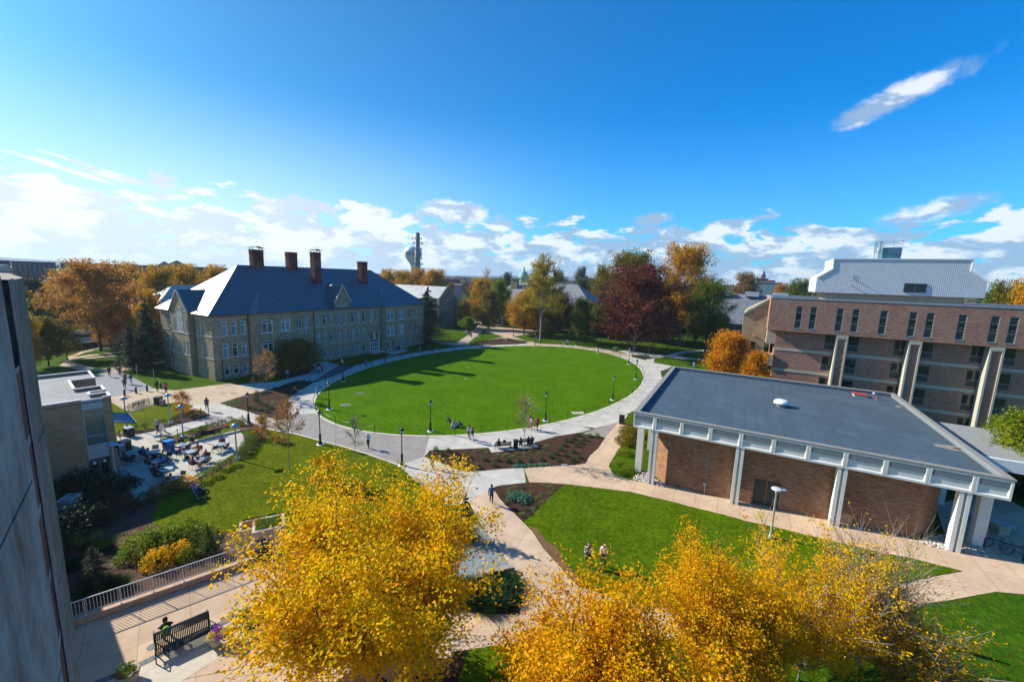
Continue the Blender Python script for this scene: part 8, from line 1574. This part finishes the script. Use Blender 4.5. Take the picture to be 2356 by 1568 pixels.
p = b1(1757, 303); P_(p, dn(p, 12, 25), 'walk', (.10, .05, .08), BK, 'long-dark-haired person with a dark bag at the plaza crossing', hair='k', long_=True, skin=1, s=1.08); p = b1(1340, 498); P_(p, dn(p, -25, 12), 'phone', (.40, .42, .46), BK, 'person in a white cap and grey hooded top beside the sandwich board', hair='w', bag=(.10, .02, .05), skin=0)
# seated on benches
def on_bench(p, q, label, top, leg, kind='sit', dz=-.05, **k): g = G(*p, .45); r = person((g[0], g[1], terr(g[0], g[1])), face(p, q), kind, top, leg, label, dz=dz, **k); return r
on_bench(b2(2108, 600), dn(b2(2108, 600), 2, -30), 'dark-clad person alone on the left bench with bags', (.05, .03, .03), BK, hair='k', skin=1)
for x, y, c, lb, hh in ((175, 590, (.04, .08, .06), 'person with long dark hair at the left of the right bench', 'k'), (240, 582, BK, 'person in black in the middle of the right bench', 'k'), (268, 580, (.10, .04, .05), 'person in dark red at the right of the right bench', 'b')): p = b3(x, y); on_bench(p, dn(p, 2, -30), lb, c, BK, hair=hh, long_=True)
on_bench(b2(380, 135), dn(b2(380, 135), 20, 10), 'person in black on the shaded bench of the hall bed', BK, BK, kind='lean', hair='r'); on_bench(r2(1345, 1085), dn(r2(1345, 1085), 30, 5), 'person lounging on the shaded bench beside the arched door', BK, (.03, .05, .09), kind='cross', hair='k'); on_bench(q4(585, 1190), dn(q4(585, 1190), -10, 20), 'person in pale blue on the far right bench', (.35, .5, .62), (.12, .3, .5), hair='b'); on_bench(r2(2080, 940), dn(r2(2080, 940), -20, 10), 'person in pale blue sitting low by the far arched door', (.3, .4, .55), NV, hair='k')
c, d, n, rz = TB_; q_ = c+n*.32-d*.62; person((q_[0], q_[1], 0), rz, 'lean', BK, JN, 'person in black with a lime green backpack seated on the near terrace bench', hair='k', bag=(.28, .75, .02), skin=1, s=1.08, dz=-.04)
# reclining pair with stroller on the lawn edge
p = b1(1665, 985); P_(p, dn(p, 30, 8), 'lounge', (.10, .14, .2), (.12, .2, .3), 'person in grey-blue reclining on the lawn edge behind the pushchair', hair='b'); p = b1(1690, 1010); P_(p, dn(p, 30, -15), 'ground', (.03, .04, .06), BK, 'person in black sitting on the grass beside the pushchair', hair='y')
g = G(*b1(1705, 1050)); r = empty('pushchair', g, R_(-30), 'dark pushchair with steel frame on the south lawn', 'pushchair'); q = MB(); q.add([(-.3, -.25, .35), (.25, -.25, .35), (.25, .25, .35), (-.3, .25, .35), (-.5, -.25, .85), (-.5, .25, .85)], [(0, 1, 2, 3), (0, 3, 5, 4), (0, 4, 1), (3, 2, 5)]); q.build('seat', BLACK, r); q = MB()
for y in (-.28, .28): q.tube([(.45, y, .1), (-.2, y, .5), (-.75, y, 1.0)], .02, 5); q.tube([(-.4, y, .1), (.1, y, .45)], .02, 5)
q.tube([(-.75, -.28, 1), (-.75, .28, 1)], .02, 5); q.build('frame', STEEL, r)
for x, y in ((.45, -.28), (.45, .28), (-.4, -.28), (-.4, .28)): q = MB(); q.tube([(x, y-.02, .11), (x, y+.02, .11)], .11, 12); q.build('wheel', BLACK, r)
# patio sitters
for k, c, l, lb, kw in (('bl', (.02, .06, .28), BK, 'man in a dark blue shirt at the upper left table', dict(hair='g')), ('lb', (.30, .50, .62), BK, 'person in pale blue beside the dark blue shirt', dict(hair='k')), ('tn', (.14, .11, .08), (.08, .07, .06), 'person in tan at the second shaded table', dict(hair='b')), ('bs', (.03, .16, .60), BK, 'man in a royal blue shirt leaning over the second table', dict(kind='lean', hair='k')), ('dk', (.05, .02, .05), BK, 'dark-clad reader at the half-sunlit table', dict(hair='b')), ('ma', (.22, .02, .04), NV, 'person in a maroon shirt at the front table', dict(kind='lean', hair='b')), ('tp', BK, BK, 'dark-haired person reading at the kerb-side table', dict(kind='lean', hair='k')),
    ('pu', (.10, .03, .22), WH, 'person in purple with bare legs left of the sunny table', dict(hair='k', sh=True)), ('or', (.85, .16, .03), (.1, .08, .07), 'person in a bright orange shirt at the sunny table', dict(hair='k')), ('w1', (.16, .02, .05), BK, 'woman with red-brown hair in maroon at the crowded table', dict(hair='r', long_=True)), ('w2', (.62, .60, .55), BK, 'girl in white with her back to the lawn at the crowded table', dict(hair='k', long_=True)), ('w3', (.35, .01, .10), BK, 'girl in magenta at the near side of the crowded table', dict(hair='r', long_=True)), ('rt', (.05, .03, .03), BK, 'dark-haired person at the right end table', dict(hair='b', kind='lean')), ('rc', BK, (.05, .03, .05), 'cross-legged person in black in the front shade of the patio', dict(kind='cross', hair='k')), ('lg', (.01, .01, .02), BK, 'person in black with legs stretched out by the brick wall', dict(kind='cross', hair='k'))):
    loc, a = SE[k]; kind = kw.pop('kind', 'sit'); person((loc[0], loc[1], 0), a, kind, c, l, lb, dz=-.06, **kw)
for p, lb, c in ((p7(1120, 375), 'black bag on the patio beside the purple-shirted sitter', BK), (p7(530, 360), 'black bag under the upper left table', BK), (p7(660, 870), 'black bag on the ground by the maroon shirt', BK), (b2(1790, 425), 'blue backpack on the oval grass', (.02, .08, .4)), (b2(2155, 600), 'black bag on the left bench', BK)):
    g = G(*p); q = MB(); q.lathe([(.10, 0), (.22, .05), (.20, .2), (.08, .3), (0, .31)], (0, 0, 0), 10, 0, 1, .7); o = q.build('bag', cmat(c), smooth=True, loc=(g[0], g[1], g[2]+(.45 if 'bench' in lb else .035))); tag(o, lb, 'bag')
for i, (ti, c) in enumerate(((2, (.05, .05, .35)), (6, (.02, .02, .03)), (4, (.05, .15, .5)), (6, (.1, .05, .3)))):
    t_ = TC[ti]; q = MB(); q.box(-.16, .16, -.12, .12, 0, .02); 
    if i == 1: q.add([(-.16, .12, .02), (.16, .12, .02), (.16, .2, .24), (-.16, .2, .24)], [(0, 1, 2, 3), (3, 2, 1, 0)])
    o = q.build(['notebook', 'laptop', 'notebook', 'notebook'][i], cmat(c), loc=(t_[0]+.15*(i-1.5), t_[1]-.1+.12*(i == 3), .036+.745)); tag(o, ['blue and red notebook on the half-sunlit table', 'open dark laptop on the crowded table', 'blue book on the kerb-side table', 'purple notebook on the crowded table'][i], ['book', 'laptop', 'book', 'book'][i])

# ---------------------------------------------------------------- air
hz = MB(); hz.box(-4300, 4300, -260, 7000, -7, 95); m = bpy.data.materials.new('haze'); m.use_nodes = True; t = NT(m.node_tree); o_ = t.n('ShaderNodeOutputMaterial'); v_ = t.n('ShaderNodeVolumePrincipled'); v_.inputs['Color'].default_value = (.62, .80, 1, 1); v_.inputs['Density'].default_value = .00016; v_.inputs['Anisotropy'].default_value = .2; t.l(v_.outputs[0], o_.inputs[1])
tag(hz.build('haze', m), 'thin blue autumn haze over the campus', 'haze', kind='stuff')
